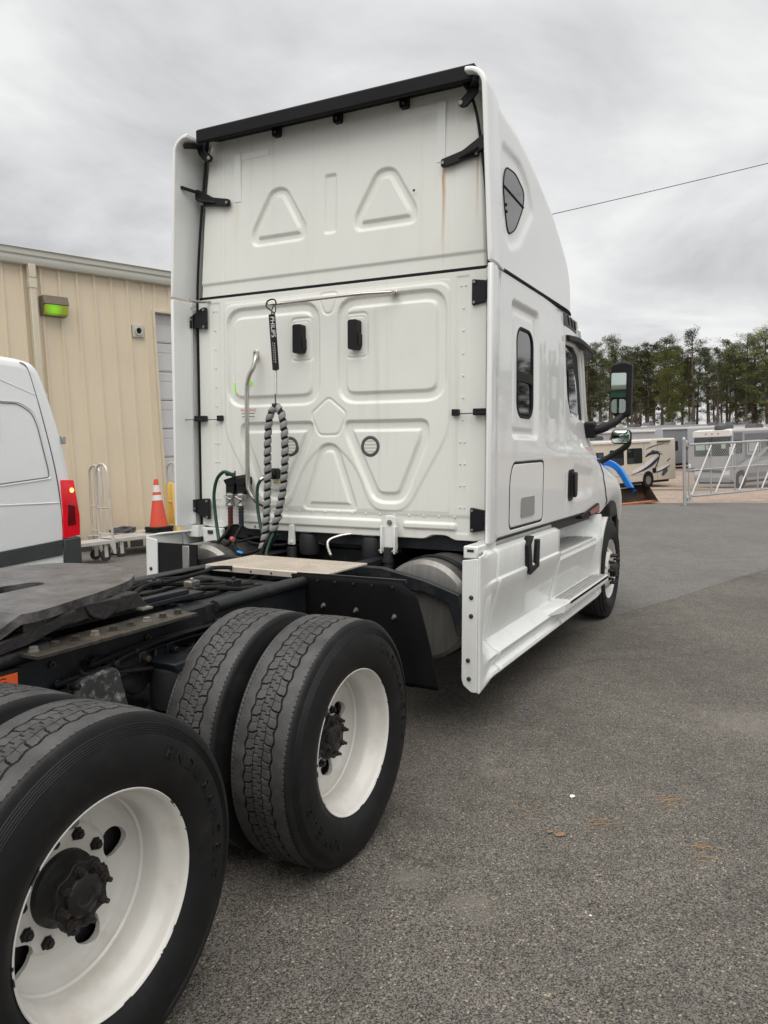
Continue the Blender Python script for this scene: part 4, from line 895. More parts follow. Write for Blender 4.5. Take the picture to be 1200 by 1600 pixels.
def arc_text(mb, s, size, r, a0, step, y=-.0205, h=.004):
    """raised letters round the sidewall, reading clockwise seen from outside; a0 degrees of the first letter"""
    for k, ch in enumerate(s):
        if ch == ' ': continue
        a = R_(a0-step*k); v, f = text_mesh(ch, size, h)
        O = Vector((r*math.cos(a), y, r*math.sin(a))); Y = Vector((math.cos(a), 0, math.sin(a))); X = Vector((math.sin(a), 0, -math.cos(a)))
        mb.add([O + X*p[0]*1.15 + Y*p[1] + Vector((0, 1, 0))*(-p[2]+.0035*abs(p[1])/.02) for p in v], f)
def rings(mb):
    for r in (.443, .449, .455, .461, .467): mb.lathe([(np.interp(r, [.43, .455, .472], [-.0175, -.010, -.003])+.002, r-.0016), (np.interp(r, [.43, .455, .472], [-.0175, -.010, -.003]), r), (np.interp(r, [.43, .455, .472], [-.0175, -.010, -.003])+.003, r+.0016)], (0, 0, 0), (0, 1, 0), 96, caps=False)
def holes(ob, cuts):
    """cut round holes with a boolean and keep the result as plain mesh"""
    cm = MB()
    for c in cuts: cm.cyl(*c)
    co = cm.build('cutter', M['rim'], smooth=None); md = ob.modifiers.new('b', 'BOOLEAN'); md.object = co; md.solver = 'EXACT'
    dg = bpy.context.evaluated_depsgraph_get(); dg.update()
    me = bpy.data.meshes.new_from_object(ob.evaluated_get(dg)); ob.modifiers.clear(); ob.data = me; bpy.data.objects.remove(co)
    me.shade_smooth(); me.set_sharp_from_angle(angle=R_(30))
def make_dual():
    """deep-dish disc wheel; local y = 0 is the outer rim edge"""
    pr = [(.000, .2975), (-.002, .2945), (.003, .289), (.014, .284), (.030, .2825), (.050, .272), (.070, .2585), (.088, .2535), (.120, .2535), (.140, .2545), (.147, .249), (.153, .2495), (.163, .246), (.178, .240), (.192, .230), (.200, .215), (.201, .185), (.199, .172), (.190, .164), (.187, .155), (.187, .05), (.199, .05), (.199, .150), (.212, .175), (.214, .215), (.206, .234), (.190, .252), (.150, .266), (.235, .268), (.255, .290), (.250, .298), (.235, .285), (.215, .275), (.12, .262), (.088, .2615), (.070, .2665), (.050, .280), (.030, .2905), (.012, .292)]
    mb = MB(); mb.lathe(pr, (0, 0, 0), (0, 1, 0), 112, close=True); rim = mb.build('wheel', M['rim'], None, smooth=30)
    cuts = []
    for k in range(5): a = R_(12-74*k); cuts.append(((.193*math.cos(a), .17, .193*math.sin(a)), (.193*math.cos(a), .24, .193*math.sin(a)), .043, 28))
    holes(rim, cuts)
    mb = MB(); mb.lathe([(.205, .104), (.17, .100), (.160, .090), (.130, .079), (.118, .075), (.118, .0)], (0, 0, 0), (0, 1, 0), 40)
    lob = []
    for k in range(96): a = 2*math.pi*k/96; lob.append((.090+.006*math.cos(8*a-8*R_(10)), a))
    n = len(lob); vs = [(r*math.cos(a), y, r*math.sin(a)) for y in (.128, .108) for r, a in lob]; mb.add(vs, [tuple(range(n)), tuple(range(2*n-1, n-1, -1))]+[(i, (i+1) % n, n+(i+1) % n, n+i) for i in range(n)])
    mb.lathe([(.110, .060), (.098, .056), (.094, .048), (.092, .028), (.096, .025), (.096, 0)], (0, 0, 0), (0, 1, 0), 40)
    mb.build('hub', M['brown_hub'], rim, bevel=.003)
    for k in range(8):
        a = R_(10+45*k); c = Vector((.073*math.cos(a), .108, .073*math.sin(a))); mb = MB(); mb.lathe([(0, .0145), (.003, .0145), (.0035, .0115), (.016, .0115), (.0165, .007), (.030, .007)], c, (0, -1, 0), 6); mb.build('hub_nut', M['dark_bolt'], rim)
    for k in range(10):
        a = R_(66+36*k); c = Vector((.135*math.cos(a), .190, .139*math.sin(a))); mb = MB(); mb.lathe([(0, .020), (.004, .020), (.005, .0150), (.018, .0150), (.019, .010), (.024, .010)], c, (0, -1, 0), 6); mb.build('lug_nut', M['brown_hub'], rim)
    mb = MB(); mb.lathe([(.23, .25), (.30, .25), (.30, .10), (.24, .10)], (0, 0, 0), (0, 1, 0), 32); mb.build('brake_drum', M['brown_hub'], rim)
    return rim
def make_steer():
    pr = [(.000, .2975), (-.002, .2945), (.003, .289), (.014, .284), (.030, .2825), (.050, .272), (.070, .2585), (.085, .2535), (.215, .275), (.235, .285), (.250, .298), (.255, .29), (.235, .30), (.2, .284), (.12, .262), (.088, .2615), (.070, .2665), (.050, .280), (.030, .2905), (.012, .292)]
    mb = MB(); mb.lathe(pr, (0, 0, 0), (0, 1, 0), 96, close=True); rim = mb.build('wheel', M['rim'], None, smooth=30)
    dp = [(.105, .2535), (.088, .243), (.050, .225), (.015, .195), (-.008, .168), (-.012, .14), (-.012, .085), (.004, .085), (.004, .14), (.010, .16), (.032, .190), (.066, .218), (.100, .236), (.118, .2535)]
    mb = MB(); mb.lathe(dp, (0, 0, 0), (0, 1, 0), 96, close=True); disc = mb.build('wheel_disc', M['rim'], rim, smooth=30)
    holes(disc, [((.205*math.cos(R_(a)), -.03, .205*math.sin(R_(a))), (.205*math.cos(R_(a)), .09, .205*math.sin(R_(a))), .034, 24) for a in (30, 102, 174, 246, 318)])
    mb = MB(); mb.lathe([(.06, .09), (-.03, .078), (-.060, .072), (-.068, .055), (-.068, 0)], (0, 0, 0), (0, 1, 0), 32); mb.build('hub', M['brown_hub'], rim)
    for k in range(10):
        a = R_(36*k); c = Vector((.143*math.cos(a), -.014, .143*math.sin(a))); mb = MB(); mb.lathe([(0, .020), (.008, .020), (.009, .0135), (.045, .0135), (.055, .010), (.058, 0)], c, (0, -1, 0), 6); mb.build('lug_nut', M['brown_hub'], rim)
    mb = MB(); mb.lathe([(.10, .24), (.20, .24), (.20, .10), (.10, .10)], (0, 0, 0), (0, 1, 0), 24); mb.build('brake_drum', M['brown_hub'], rim)
    return rim
ty = make_tyre()
lt = MB(); arc_text(lt, 'GOODYEAR', .064, .392, 266, 9.6, h=.0055); arc_text(lt, 'ENDURANCE', .050, .398, 60, 7.8, h=.005); arc_text(lt, 'LT', .034, .395, -8, 6.5); rings(lt)
lettering = lt.build('tyre_lettering', M['tyre'], None, smooth=30, fixn=False)
dual = make_dual(); steer = make_steer()
def place_wheel(proto, loc, inner=False, left=False, spin=0):
    c = copy_tree(proto, truck)
    t = ty.copy(); COL.objects.link(t); t.parent = c; l = lettering.copy(); COL.objects.link(l); l.parent = c
    c.location = loc
    rz = 180 if (inner != left) else 0
    c.rotation_euler = (0, R_(spin), R_(rz))
    return c
for x, sp in ((0, 0), (-1.303, 0)):
    place_wheel(dual, (x, 0, .49), spin=sp)
    place_wheel(dual, (x, .337+.262, .49), inner=True, spin=20)
    place_wheel(dual, (x, 2*YC, .49), left=True, spin=30)
    place_wheel(dual, (x, 2*YC-.337-.262, .49), inner=True, left=True, spin=50)
place_wheel(steer, (5.32, .03, .49)); place_wheel(steer, (5.32, 2*YC-.03, .49), left=True, spin=15)
for proto in (dual, steer):
    for ch in list(proto.children): bpy.data.objects.remove(ch)
    bpy.data.objects.remove(proto)
bpy.data.objects.remove(ty); bpy.data.objects.remove(lettering)
# ---- fittings on the rear wall of the sleeper
def tube_part(name, pts, r, m, parent=truck, n=10, sm=6):
    mb = MB(); mb.tube(smooth_path(pts, sm) if sm else pts, r, n); return mb.build(name, m, parent, smooth=50)
# door-latch style black cups in their wells
for s in (-1, 1):
    y = YC+s*.214; mb = MB(); mb.prism(round_poly([(y-.036, 2.525), (y+.036, 2.525), (y+.036, 2.335), (y-.036, 2.335)], .018), 1.728, 1.80, 'yz'); mb.prism(round_poly([(y-.042, 2.43), (y-.030, 2.45), (y-.030, 2.36), (y-.042, 2.36)], .004), 1.735, 1.79, 'yz')
    mb.build('vent_cup', M['black'], truck, bevel=.008)
    y = YC+s*.314; z = 1.710
    mb = MB(); mb.lathe([(0, .046), (.010, .047), (.014, .054), (.014, .064), (.008, .071), (-.02, .072), (-.02, .046)], (BX+.004, y, z), (-1, 0, 0), 40); q = mb.build('vent_ring', M['grey_dark'], truck, smooth=50)
    mb = MB(); mb.lathe([(-.012, 0), (-.010, .047)], (BX+.004, y, z), (-1, 0, 0), 24); mb.build('vent_back', M['louver'], q)
    for k in range(4):
        zz_ = z-.033+.022*k; hw_ = math.sqrt(max(.0455**2-(zz_-z)**2, 0)); mb = MB(); mb.box(BX-.006, BX+.010, y-hw_, y+hw_, zz_-.0075, zz_+.0075); mb.build('louver', M['louver'], q, bevel=.002)
# swing bar that carries the hoses
o = tube_part('hose_bar', [(1.768, .724, 2.678), (1.74, .70, 2.672), (1.69, .77, 2.666), (1.66, .90, 2.664), (1.655, 1.20, 2.660), (1.66, 1.49, 2.656), (1.64, 1.555, 2.655), (1.62, 1.575, 2.648)], .0095, M['chrome'])
mb = MB(); mb.prism(rrect(.690, .745, 2.662, 2.690, .010), 1.772, 1.790, 'yz'); q = mb.build('bar_clamp', M['chrome'], o, bevel=.003)
mb = MB(); mb.cyl((1.760, .71, 2.676), (1.775, .71, 2.676), .008, 6); mb.build('clamp_bolt', M['dark_bolt'], q if False else o)
# snap hook, black sleeve with white lettering, spring, clamp
mb = MB(); mb.tube(smooth_path([(1.62, 1.52, 2.585), (1.615, 1.548, 2.61), (1.615, 1.582, 2.635), (1.62, 1.580, 2.668), (1.625, 1.55, 2.682), (1.62, 1.515, 2.672), (1.62, 1.508, 2.640)], 6), .0055, 8); mb.tube(smooth_path([(1.62, 1.535, 2.57), (1.62, 1.512, 2.61), (1.62, 1.525, 2.645), (1.62, 1.545, 2.60), (1.62, 1.535, 2.57)], 5), .004, 6); hk = mb.build('snap_hook', M['dark_bolt'], truck, smooth=60)
a, b = Vector((1.612, 1.537, 2.580)), Vector((1.608, 1.507, 2.215)); dv = (b-a)
mb = MB(); mb.tube([a, a+dv*.01, a+dv*.99, b], [.018, .0225, .0225, .018], 14); sl_ = mb.build('hose_tender_sleeve', M['black_satin'], truck, smooth=50)
mb = MB(); ux = dv.normalized(); fx = (CAM_POS-(a+b)/2).normalized(); uy = fx.cross(ux).normalized(); uz = ux.cross(uy)
def wrap_text(mb, s, size, c, sx):
    v, f = text_mesh(s, size, 0); r = .0234
    bm = bmesh.new(); bv = [bm.verts.new(q) for q in v]
    for q in f:
        try: bm.faces.new([bv[i] for i in q])
        except ValueError: pass
    for k in range(-7, 8): bmesh.ops.bisect_plane(bm, geom=bm.verts[:]+bm.edges[:]+bm.faces[:], plane_co=(0, k*.0025, 0), plane_no=(0, 1, 0))
    bm.verts.index_update(); v = [tuple(q.co) for q in bm.verts]; f = [tuple(w.index for w in q.verts) for q in bm.faces]; bm.free()
    P = []
    for p in v:
        ang = p[1]/r; P.append(c + ux*(p[0]*sx) + (uy*math.sin(ang) + uz*math.cos(ang))*r)
    mb.add(P, f)
wrap_text(mb, 'PHILIPS', .041, a+dv*.235, 1.05)
for k in range(9):                                                    # the slanted smaller print below is worn past reading
    s0 = .52+.042*k; c_ = a+dv*s0; e_ = .0045; P4 = []
    for p0, p1 in ((-e_*.6, -.010), (e_*.6, -.010), (e_*1.6, .006), (e_*.3, .006)): ang = p1/.0232; P4.append(c_ + ux*p0 + (uy*math.sin(ang)+uz*math.cos(ang))*.0232)
    mb.add(P4, [(0, 1, 2, 3)])
mb.build('sleeve_lettering', M['white_ink'], sl_, smooth=None, fixn=False)
mb = MB(); pts = [b + Vector((.0075*math.cos(t), .0075*math.sin(t), -.16*t/(2*math.pi*26))) for t in np.linspace(0, 2*math.pi*26, 26*10)]; mb.tube(pts, .0020, 5); mb.tube([b, b+Vector((0, .006, -.23))], .0035, 6); mb.build('tender_spring', M['chrome'], truck)
mb = MB(); mb.box(1.588, 1.625, 1.488, 1.530, 1.965, 1.995); mb.cyl((1.58, 1.51, 1.98), (1.63, 1.51, 1.98), .011, 8); mb.tube([(1.605, 1.51, 1.99), (1.606, 1.513, 2.06)], .005, 6); mb.build('hose_clamp', M['dark_bolt'], truck, bevel=.003)
# the hanging loop of wrapped hoses
LL = [(1.605, 1.505, 1.972), (1.60, 1.552, 1.915), (1.60, 1.574, 1.742), (1.60, 1.579, 1.441), (1.59, 1.594, 1.137), (1.57, 1.612, 1.01)]
LR = [(1.605, 1.500, 1.975), (1.60, 1.455, 1.91), (1.60, 1.435, 1.741), (1.60, 1.442, 1.529), (1.595, 1.465, 1.358), (1.585, 1.531, 1.118)]
def spiral(pts, r, pitch, width, h0=.0):
    P = smooth_path(pts, 30); mb = MB(); L = 0; u = Vector((1, 0, 0)); rows = []; prev = P[0]
    for i, p in enumerate(P):
        L += (p-prev).length; d = (P[min(i+1, len(P)-1)]-P[max(i-1, 0)]).normalized(); u = (u-d*u.dot(d)).normalized(); w = d.cross(u); rows.append((p.copy(), d, u.copy(), w.copy(), L)); prev = p
    S = np.array([q[4] for q in rows]); tot = S[-1]; n = int(tot/pitch*20); vs = []
    for k in range(n+1):
        s = tot*k/n*.985; i = min(np.searchsorted(S, s), len(rows)-1); p, d, u, w, _ = rows[i]; p = p + d*(s-S[i]); a = 2*math.pi*s/pitch
        e = u*math.cos(a)+w*math.sin(a)
        for q, rr in ((-width/2, r*.96), (-width/2*.8, r*1.06), (width/2*.8, r*1.06), (width/2, r*.96)): vs.append(p + d*q + e*rr)
    fs = [(k*4+j, k*4+j+1, k*4+4+j+1, k*4+4+j) for k in range(n) for j in range(3)]
    mb.add(vs, fs); return mb
for pts in (LL, LR):
    h = tube_part('air_hose_bundle', pts, .0195, M['rubber'], sm=10); spiral(pts, .0245, .058, .040).build('spiral_wrap', M['grey_wrap'], h, smooth=60, fixn=False)
for k, (pts, m) in enumerate((([(1.585, 1.531, 1.118), (1.565, 1.585, 1.04), (1.54, 1.60, .96), (1.50, 1.585, .90), (1.30, 1.50, .90)], 'rubber'), ([(1.57, 1.612, 1.01), (1.52, 1.60, .93), (1.48, 1.56, .88), (1.2, 1.45, .86)], 'rubber'), ([(1.58, 1.52, 1.13), (1.54, 1.545, 1.02), (1.50, 1.535, .92), (1.45, 1.53, .87)], 'green_hose'), ([(1.60, 1.50, 1.12), (1.58, 1.54, 1.05), (1.56, 1.575, .97), (1.5, 1.56, .87)], 'rubber'))):
    tube_part('air_hose', pts, .015 if k < 2 else .011, M[m])
# grab handle
gp_ = [(1.775, 1.790, 2.352), (1.735, 1.762, 2.325), (1.712, 1.768, 2.255), (1.70, 1.800, 2.186), (1.70, 1.816, 2.08), (1.70, 1.819, 1.75), (1.70, 1.819, 1.477), (1.70, 1.805, 1.40), (1.71, 1.765, 1.335), (1.76, 1.735, 1.30)]
o = tube_part('grab_handle', gp_, .0165, M['chrome'])
for (y, z) in ((1.792, 2.350), (1.732, 1.290)):
    mb = MB(); mb.prism(rrect(y-.021, y+.021, z-.042, z+.032, .015), 1.768, 1.80, 'yz'); q = mb.build('handle_foot', M['chrome'], o, bevel=.004)
    mb = MB(); mb.cyl((1.760, y, z+.008), (1.770, y, z+.008), .009, 8); mb.build('foot_bolt', M['dark_bolt'], o)
# gladhands in their dummy couplers
for k, (y, nm) in enumerate(((1.985, 'red_sleeve'), (1.890, 'blue_sleeve'))):
    mb = MB(); mb.prism(round_poly([(y+.055, 1.475), (y-.045, 1.500), (y-.050, 1.455), (y-.035, 1.435), (y+.030, 1.435)], .012), 1.70, 1.79, 'yz'); mb.box(1.705, 1.78, y-.035, y+.035, 1.375, 1.44); g = mb.build('hose_coupler', M['black'], truck, bevel=.006)
    mb = MB(); mb.lathe([(0, .020), (.01, .034), (.03, .036), (.05, .026), (.075, .030), (.09, .034), (.105, .022)], (1.715, y, 1.385), (0, 0, -1), 16); mb.box(1.69, 1.70, y-.025, y+.025, 1.30, 1.36); mb.tube([(1.685, y+.03, 1.36), (1.685, y-.02, 1.34), (1.69, y+.02, 1.29)], .008, 6); mb.build('gladhand', M['alu'], g, bevel=.002)
    mb = MB(); z0 = 1.283; mb.lathe([(j*.012, (.020 if j % 2 else .0165)) for j in range(12)], (1.712, y, z0), (0, 0, -1), 14); mb.build('ribbed_sleeve', M[nm], g)
mb = MB(); mb.prism(round_poly([(1.86, 1.515), (1.945, 1.50), (1.94, 1.47), (1.865, 1.46)], .012), 1.71, 1.79, 'yz'); mb.cyl((1.70, 1.93, 1.50), (1.70, 1.93, 1.54), .006, 8); mb.tube([(1.70, 2.01, 1.515), (1.70, 1.94, 1.515)], .013, 8); mb.build('coupler_bracket', M['dark_bolt'], truck, bevel=.005)
tube_part('green_air_hose', [(1.69, 1.925, 1.50), (1.66, 1.96, 1.527), (1.655, 2.00, 1.530), (1.655, 2.055, 1.48), (1.655, 2.083, 1.38), (1.655, 2.079, 1.27), (1.64, 2.045, 1.11), (1.60, 1.985, .99), (1.52, 1.86, .915), (1.42, 1.78, .895)], .0125, M['green_hose'])
mb = MB(); mb.prism(rrect(1.60, 1.675, 1.485, 1.56, .02), 1.735, 1.80, 'yz'); mb.lathe([(0, .032), (.03, .030), (.032, .02)], (1.735, 1.637, 1.523), (-1, 0, 0), 20); pl_ = mb.build('power_socket', M['black'], truck, bevel=.006)
mb = MB(); mb.box(1.782, 1.7875, 1.60, 1.66, 1.455, 1.465); mb.build('socket_label', mat('yellow_label', (.75, .52, .06), .5), pl_)
tube_part('green_air_hose', [(1.72, 1.63, 1.52), (1.68, 1.66, 1.505), (1.66, 1.695, 1.46), (1.655, 1.706, 1.40), (1.65, 1.700, 1.28), (1.63, 1.66, 1.16), (1.60, 1.61, 1.08)], .0115, M['green_hose'])
mb = MB(); mb.tube([(1.695, 1.645, 1.512), (1.665, 1.685, 1.480)], .0165, 10); mb.build('hose_ferrule', M['chrome'], truck)
# looping cables under the couplers
tube_part('air_hose', [(1.712, 1.985, 1.15), (1.67, 1.975, 1.12), (1.61, 1.965, 1.085), (1.59, 2.03, 1.01), (1.57, 2.085, .90), (1.50, 2.05, .83), (1.35, 1.95, .80)], .0125, M['rubber'])
tube_part('air_hose', [(1.712, 1.89, 1.15), (1.67, 1.895, 1.10), (1.61, 1.885, 1.06), (1.59, 1.955, 1.01), (1.56, 2.01, .96), (1.54, 2.07, .86), (1.45, 2.05, .80)], .0125, M['rubber'])
tube_part('air_hose', [(1.62, 1.885, 1.065), (1.60, 1.83, 1.055), (1.59, 1.72, 1.08), (1.58, 1.63, 1.095)], .0105, M['rubber'])
o = tube_part('air_hose', [(1.62, 1.875, 1.055), (1.60, 1.86, 1.005), (1.58, 1.81, .975), (1.57, 1.74, .975), (1.565, 1.63, 1.01)], .0105, M['rubber'])
mb = MB(); mb.tube([(1.588, 1.828, .980), (1.578, 1.775, .973)], .0135, 10); mb.build('blue_clip', M['blue_clip'], o)
mb = MB(); mb.tube([(1.62, 1.905, 1.068), (1.60, 1.868, 1.063)], .0165, 10); mb.build('red_clip', mat('faded_red_tape', (.45, .12, .12), .5), o)
tube_part('cable', [(1.95, 1.95, 1.08), (1.80, 1.90, 1.06), (1.72, 1.80, 1.03), (1.80, 1.60, 1.02), (1.95, 1.50, 1.05)], .012, M['rubber'])
tube_part('cable', [(1.92, 1.48, 1.075), (1.86, 1.42, 1.07), (1.84, 1.36, 1.055), (1.90, 1.32, 1.03)], .005, M['louver'])
mb = MB(); mb.prism(round_poly([(1.49, 1.17), (1.53, 1.17), (1.54, 1.03), (1.48, 1.03)], .012), 1.775, 1.79, 'yz'); mb.cyl((1.765, 1.51, 1.05), (1.78, 1.51, 1.05), .012, 10); mb.build('hanger_strap', M['white'], truck, bevel=.003)
mb = MB(); mb.tube([(1.74, 1.48, 1.02), (1.73, 1.478, .80)], .034, 14); mb.build('cab_shock_absorber', M['airbag'], truck)
mb = MB()
for y in (1.83, 1.79): mb.cyl((BX-.006, y, 1.143), (BX+.004, y, 1.143), .008, 8)
mb.cyl((BX-.012, 1.60, 1.222), (BX-.002, 1.60, 1.222), .013, 12); mb.build('wall_bolt', M['bolt'], truck)
# corner bracket under the left of the sleeper
mb = MB(); mb.prism(round_poly([(2.10, 1.12), (2.30, 1.12), (2.28, 1.00), (2.22, .88), (2.13, .86), (2.115, 1.0)], .02), 1.765, 1.80, 'yz'); q = mb.build('corner_bracket', M['white_skirt'], truck, bevel=.008)
mb = MB(); mb.box(1.757, 1.768, 2.19, 2.235, 1.075, 1.10); mb.build('bracket_slot', M['slide'], q)
mb = MB(); mb.box(1.36, 1.78, 2.06, 2.13, .78, 1.04); mb.build('skirt_support', M['alu'], truck, bevel=.01)
# decals on the rear wall
mb = MB(); mb.box(1.7795, 1.7875, 1.808, 1.928, 1.905, 1.985); dc = mb.build('warning_decal', M['white'], truck)
mb = MB(); text_on(mb, 'WARNING', .030, (1.7785, 1.868, 1.966), (0, -1, 0), (0, 0, 1), sx=.92); mb.build('decal_heading', M['red_ink'], dc, smooth=None)
mb = MB()
for z in (1.944, 1.922): mb.box(1.7783, 1.780, 1.813, 1.923, z-.0035, z+.0035)
mb.build('decal_lines', M['grey_ink'], dc)
mb = MB(); mb.prism(round_poly([(1.868, 2.166), (1.888, 2.176), (1.840, 2.178), (1.828, 2.155), (1.842, 2.135), (1.872, 2.14)], .008), 1.7815, 1.80, 'yz'); mb.build('paint_mark', M['neon'], truck)
mb = MB(); mb.prism(round_poly([(1.978, 2.165), (1.990, 2.165), (1.985, 2.085), (1.972, 2.085)], .004), 1.7835, 1.80, 'yz'); mb.build('paint_mark', M['neon'], truck)
mb = MB(); mb.lathe([(0, .009), (.003, .006), (.0035, 0)], (BX+.0, .585, 3.29), (-1, 0, 0), 8); mb.build('wall_plug', M['dark_bolt'], truck)
mb = MB(); mb.tube(smooth_path([(1.72, 2.33, 2.765), (1.70, 2.30, 2.75), (1.74, 2.23, 2.742), (1.79, 2.20, 2.75)], 5), .009, 6); mb.bar((1.72, 2.32, 2.70), (1.72, 2.27, 2.69), .012, .02); mb.build('extender_hinge', M['alu'], truck)
# ================================================================== GROUND
Fh = Vector((0.8889, 0.4581, 0)); Rh = Vector((0.4581, -0.8889, 0))
def tz(x, y):
    d = (x-CAM_POS.x)*Fh.x + (y-CAM_POS.y)*Fh.y
    return float(np.interp(d, [26, 50, 78, 100], [0, -.56, .45, .5]))
def gp(px, d, dz=0.0):
    """a spot on the ground d metres ahead and px pixels across (a survey helper, the spot itself is fixed)"""
    p = CAM_POS + Fh*d + Rh*((px-600)/1219*d); return Vector((p.x, p.y, tz(p.x, p.y)+dz))
def asphalt(name, base, light, var_amt, speck, warm, bumpd=.5, coarse=1.0, scuffs=()):
    m = bpy.data.materials.new(name); m.use_nodes = True; t = m.node_tree; b = t.nodes['Principled BSDF']; nn = t.nodes.new; lk = t.links.new
    co = nn('ShaderNodeTexCoord').outputs['Object']
    def ramp(src, p0, c0, p1, c1):
        r = nn('ShaderNodeValToRGB'); lk(src, r.inputs[0]); r.color_ramp.elements[0].position = p0; r.color_ramp.elements[1].position = p1; r.color_ramp.elements[0].color = tuple(c0)+(1,); r.color_ramp.elements[1].color = tuple(c1)+(1,); return r.outputs[0]
    def noise(sc, det=4, ro=.55):
        n = nn('ShaderNodeTexNoise'); n.inputs['Scale'].default_value = sc; n.inputs['Detail'].default_value = det; n.inputs['Roughness'].default_value = ro; lk(co, n.inputs['Vector']); return n.outputs[0]
    def mix(f, a, b2, mode='MIX'):
        n = nn('ShaderNodeMix'); n.data_type = 'RGBA'; n.blend_type = mode
        for i, v in ((0, f), (6, a), (7, b2)):
            if isinstance(v, (int, float)): n.inputs[i].default_value = v
            elif isinstance(v, tuple): n.inputs[i].default_value = v+(1,)
            else: lk(v, n.inputs[i])
        return n.outputs[2]
    vo = nn('ShaderNodeTexVoronoi'); vo.inputs['Scale'].default_value = 215/coarse; lk(co, vo.inputs['Vector'])
    sp = nn('ShaderNodeSeparateColor'); lk(vo.outputs['Color'], sp.inputs[0])
    stone = ramp(sp.outputs[0], .10, tuple(c*.5 for c in base), .95, tuple(c*1.12 for c in light))
    vo2 = nn('ShaderNodeTexVoronoi'); vo2.inputs['Scale'].default_value = 92/coarse; lk(co, vo2.inputs['Vector']); sp2 = nn('ShaderNodeSeparateColor'); lk(vo2.outputs['Color'], sp2.inputs[0])
    pick = ramp(sp2.outputs[1], .80, (0, 0, 0), .84, (1, 1, 1)); core = ramp(vo2.outputs['Distance'], .25, (1, 1, 1), .55, (0, 0, 0))
    pk = mix(1.0, pick, core, 'MULTIPLY'); pk2 = nn('ShaderNodeMath'); pk2.operation = 'MULTIPLY'; lk(pk, pk2.inputs[0]); pk2.inputs[1].default_value = speck
    big = ramp(sp2.outputs[2], 0, tuple(c*1.0 for c in light), 1, tuple(warm))
    c1 = mix(pk2.outputs[0], stone, big)
    mott = ramp(noise(.55, 7, .6), .32, (1-var_amt,)*3, .70, (1+var_amt,)*3); c2 = mix(1.0, c1, mott, 'MULTIPLY')
    m2 = ramp(noise(5.0, 5, .6), .3, (.86, .85, .84), .72, (1.13, 1.13, 1.13)); c3 = mix(1.0, c2, m2, 'MULTIPLY')
    # worn pale scuffs and dark stains
    sc = ramp(noise(1.3, 3, .5), .68, (0, 0, 0), .80, (.45, .45, .45)); c4 = mix(sc, c3, tuple(c*1.25 for c in light))
    st = ramp(noise(.9, 6, .7), .27, (.55, .55, .55), .36, (0, 0, 0)); c5 = mix(st, c4, tuple(c*.45 for c in base))
    # hairline cracks
    vc = nn('ShaderNodeTexVoronoi'); vc.feature = 'DISTANCE_TO_EDGE'; vc.inputs['Scale'].default_value = .33; wob = nn('ShaderNodeTexNoise'); wob.inputs['Scale'].default_value = 2.2; wob.inputs['Detail'].default_value = 5; lk(co, wob.inputs['Vector'])
    va = nn('ShaderNodeVectorMath'); va.operation = 'MULTIPLY_ADD'; lk(wob.outputs['Color'], va.inputs[0]); va.inputs[1].default_value = (.9, .9, 0); lk(co, va.inputs[2]); lk(va.outputs[0], vc.inputs['Vector'])
    ck = ramp(vc.outputs['Distance'], .002, (.28, .28, .28), .005, (0, 0, 0)); c6 = mix(ck, c5, tuple(c*.4 for c in base))
    for sx_, sy_, sr_ in scuffs:
        dn = nn('ShaderNodeVectorMath'); dn.operation = 'DISTANCE'; lk(co, dn.inputs[0]); dn.inputs[1].default_value = (sx_, sy_, 0); ad = nn('ShaderNodeMath'); ad.operation = 'MULTIPLY_ADD'; lk(noise(9, 4), ad.inputs[0]); ad.inputs[1].default_value = sr_*1.1; lk(dn.outputs['Value'], ad.inputs[2])
        c6 = mix(ramp(ad.outputs[0], sr_*.45, (.5, .5, .5), sr_*1.35, (0, 0, 0)), c6, tuple(c*1.35 for c in light))
    lk(c6, b.inputs['Base Color']); b.inputs['Roughness'].default_value = .78; b.inputs['Specular IOR Level'].default_value = .35
    bu = nn('ShaderNodeBump'); bu.inputs['Strength'].default_value = bumpd; bu.inputs['Distance'].default_value = .006
    hs = nn('ShaderNodeMath'); hs.operation = 'ADD'; lk(vo.outputs['Distance'], hs.inputs[0]); lk(vo2.outputs['Distance'], hs.inputs[1]); inv = nn('ShaderNodeMath'); inv.operation = 'MULTIPLY'; lk(hs.outputs[0], inv.inputs[0]); inv.inputs[1].default_value = -1
    lk(inv.outputs[0], bu.inputs['Height']); lk(bu.outputs[0], b.inputs['Normal'])
    return m
M['asphalt'] = asphalt('coarse_worn_asphalt', (.060, .0555, .0495), (.174, .160, .139), .19, 1.0, (.40, .33, .24), .6, 1.0, [(-.108, -.558, .16), (2.5, -1.377, .5), (-.04, -.263, .14), (.9, -2.0, .3)])
M['asphalt2'] = asphalt('smoother_grey_asphalt', (.112, .108, .102), (.196, .188, .176), .12, .5, (.30, .26, .21), .3)
M['gravel'] = asphalt('reddish_gravel', (.25, .185, .14), (.46, .36, .29), .18, .5, (.5, .38, .28), .5, 6)
M['grass'] = mat('dry_grass', (.12, .125, .05), .9, var=.4, vscale=1.2, dirt=(.24, .20, .11), dscale=.6, damt=.7)
def sheet(name, poly, z, m, n=None):
    """flat sheet following the fall of the ground"""
    mb = MB(); mb.add([(x, y, tz(x, y)+z) for x, y in poly], [tuple(range(len(poly)))]); o = mb.build(name, m, None, smooth=None, fixn=False); 
    if o.data.polygons[0].normal.z < 0: o.data.flip_normals()
    return tag(o, kind='structure')
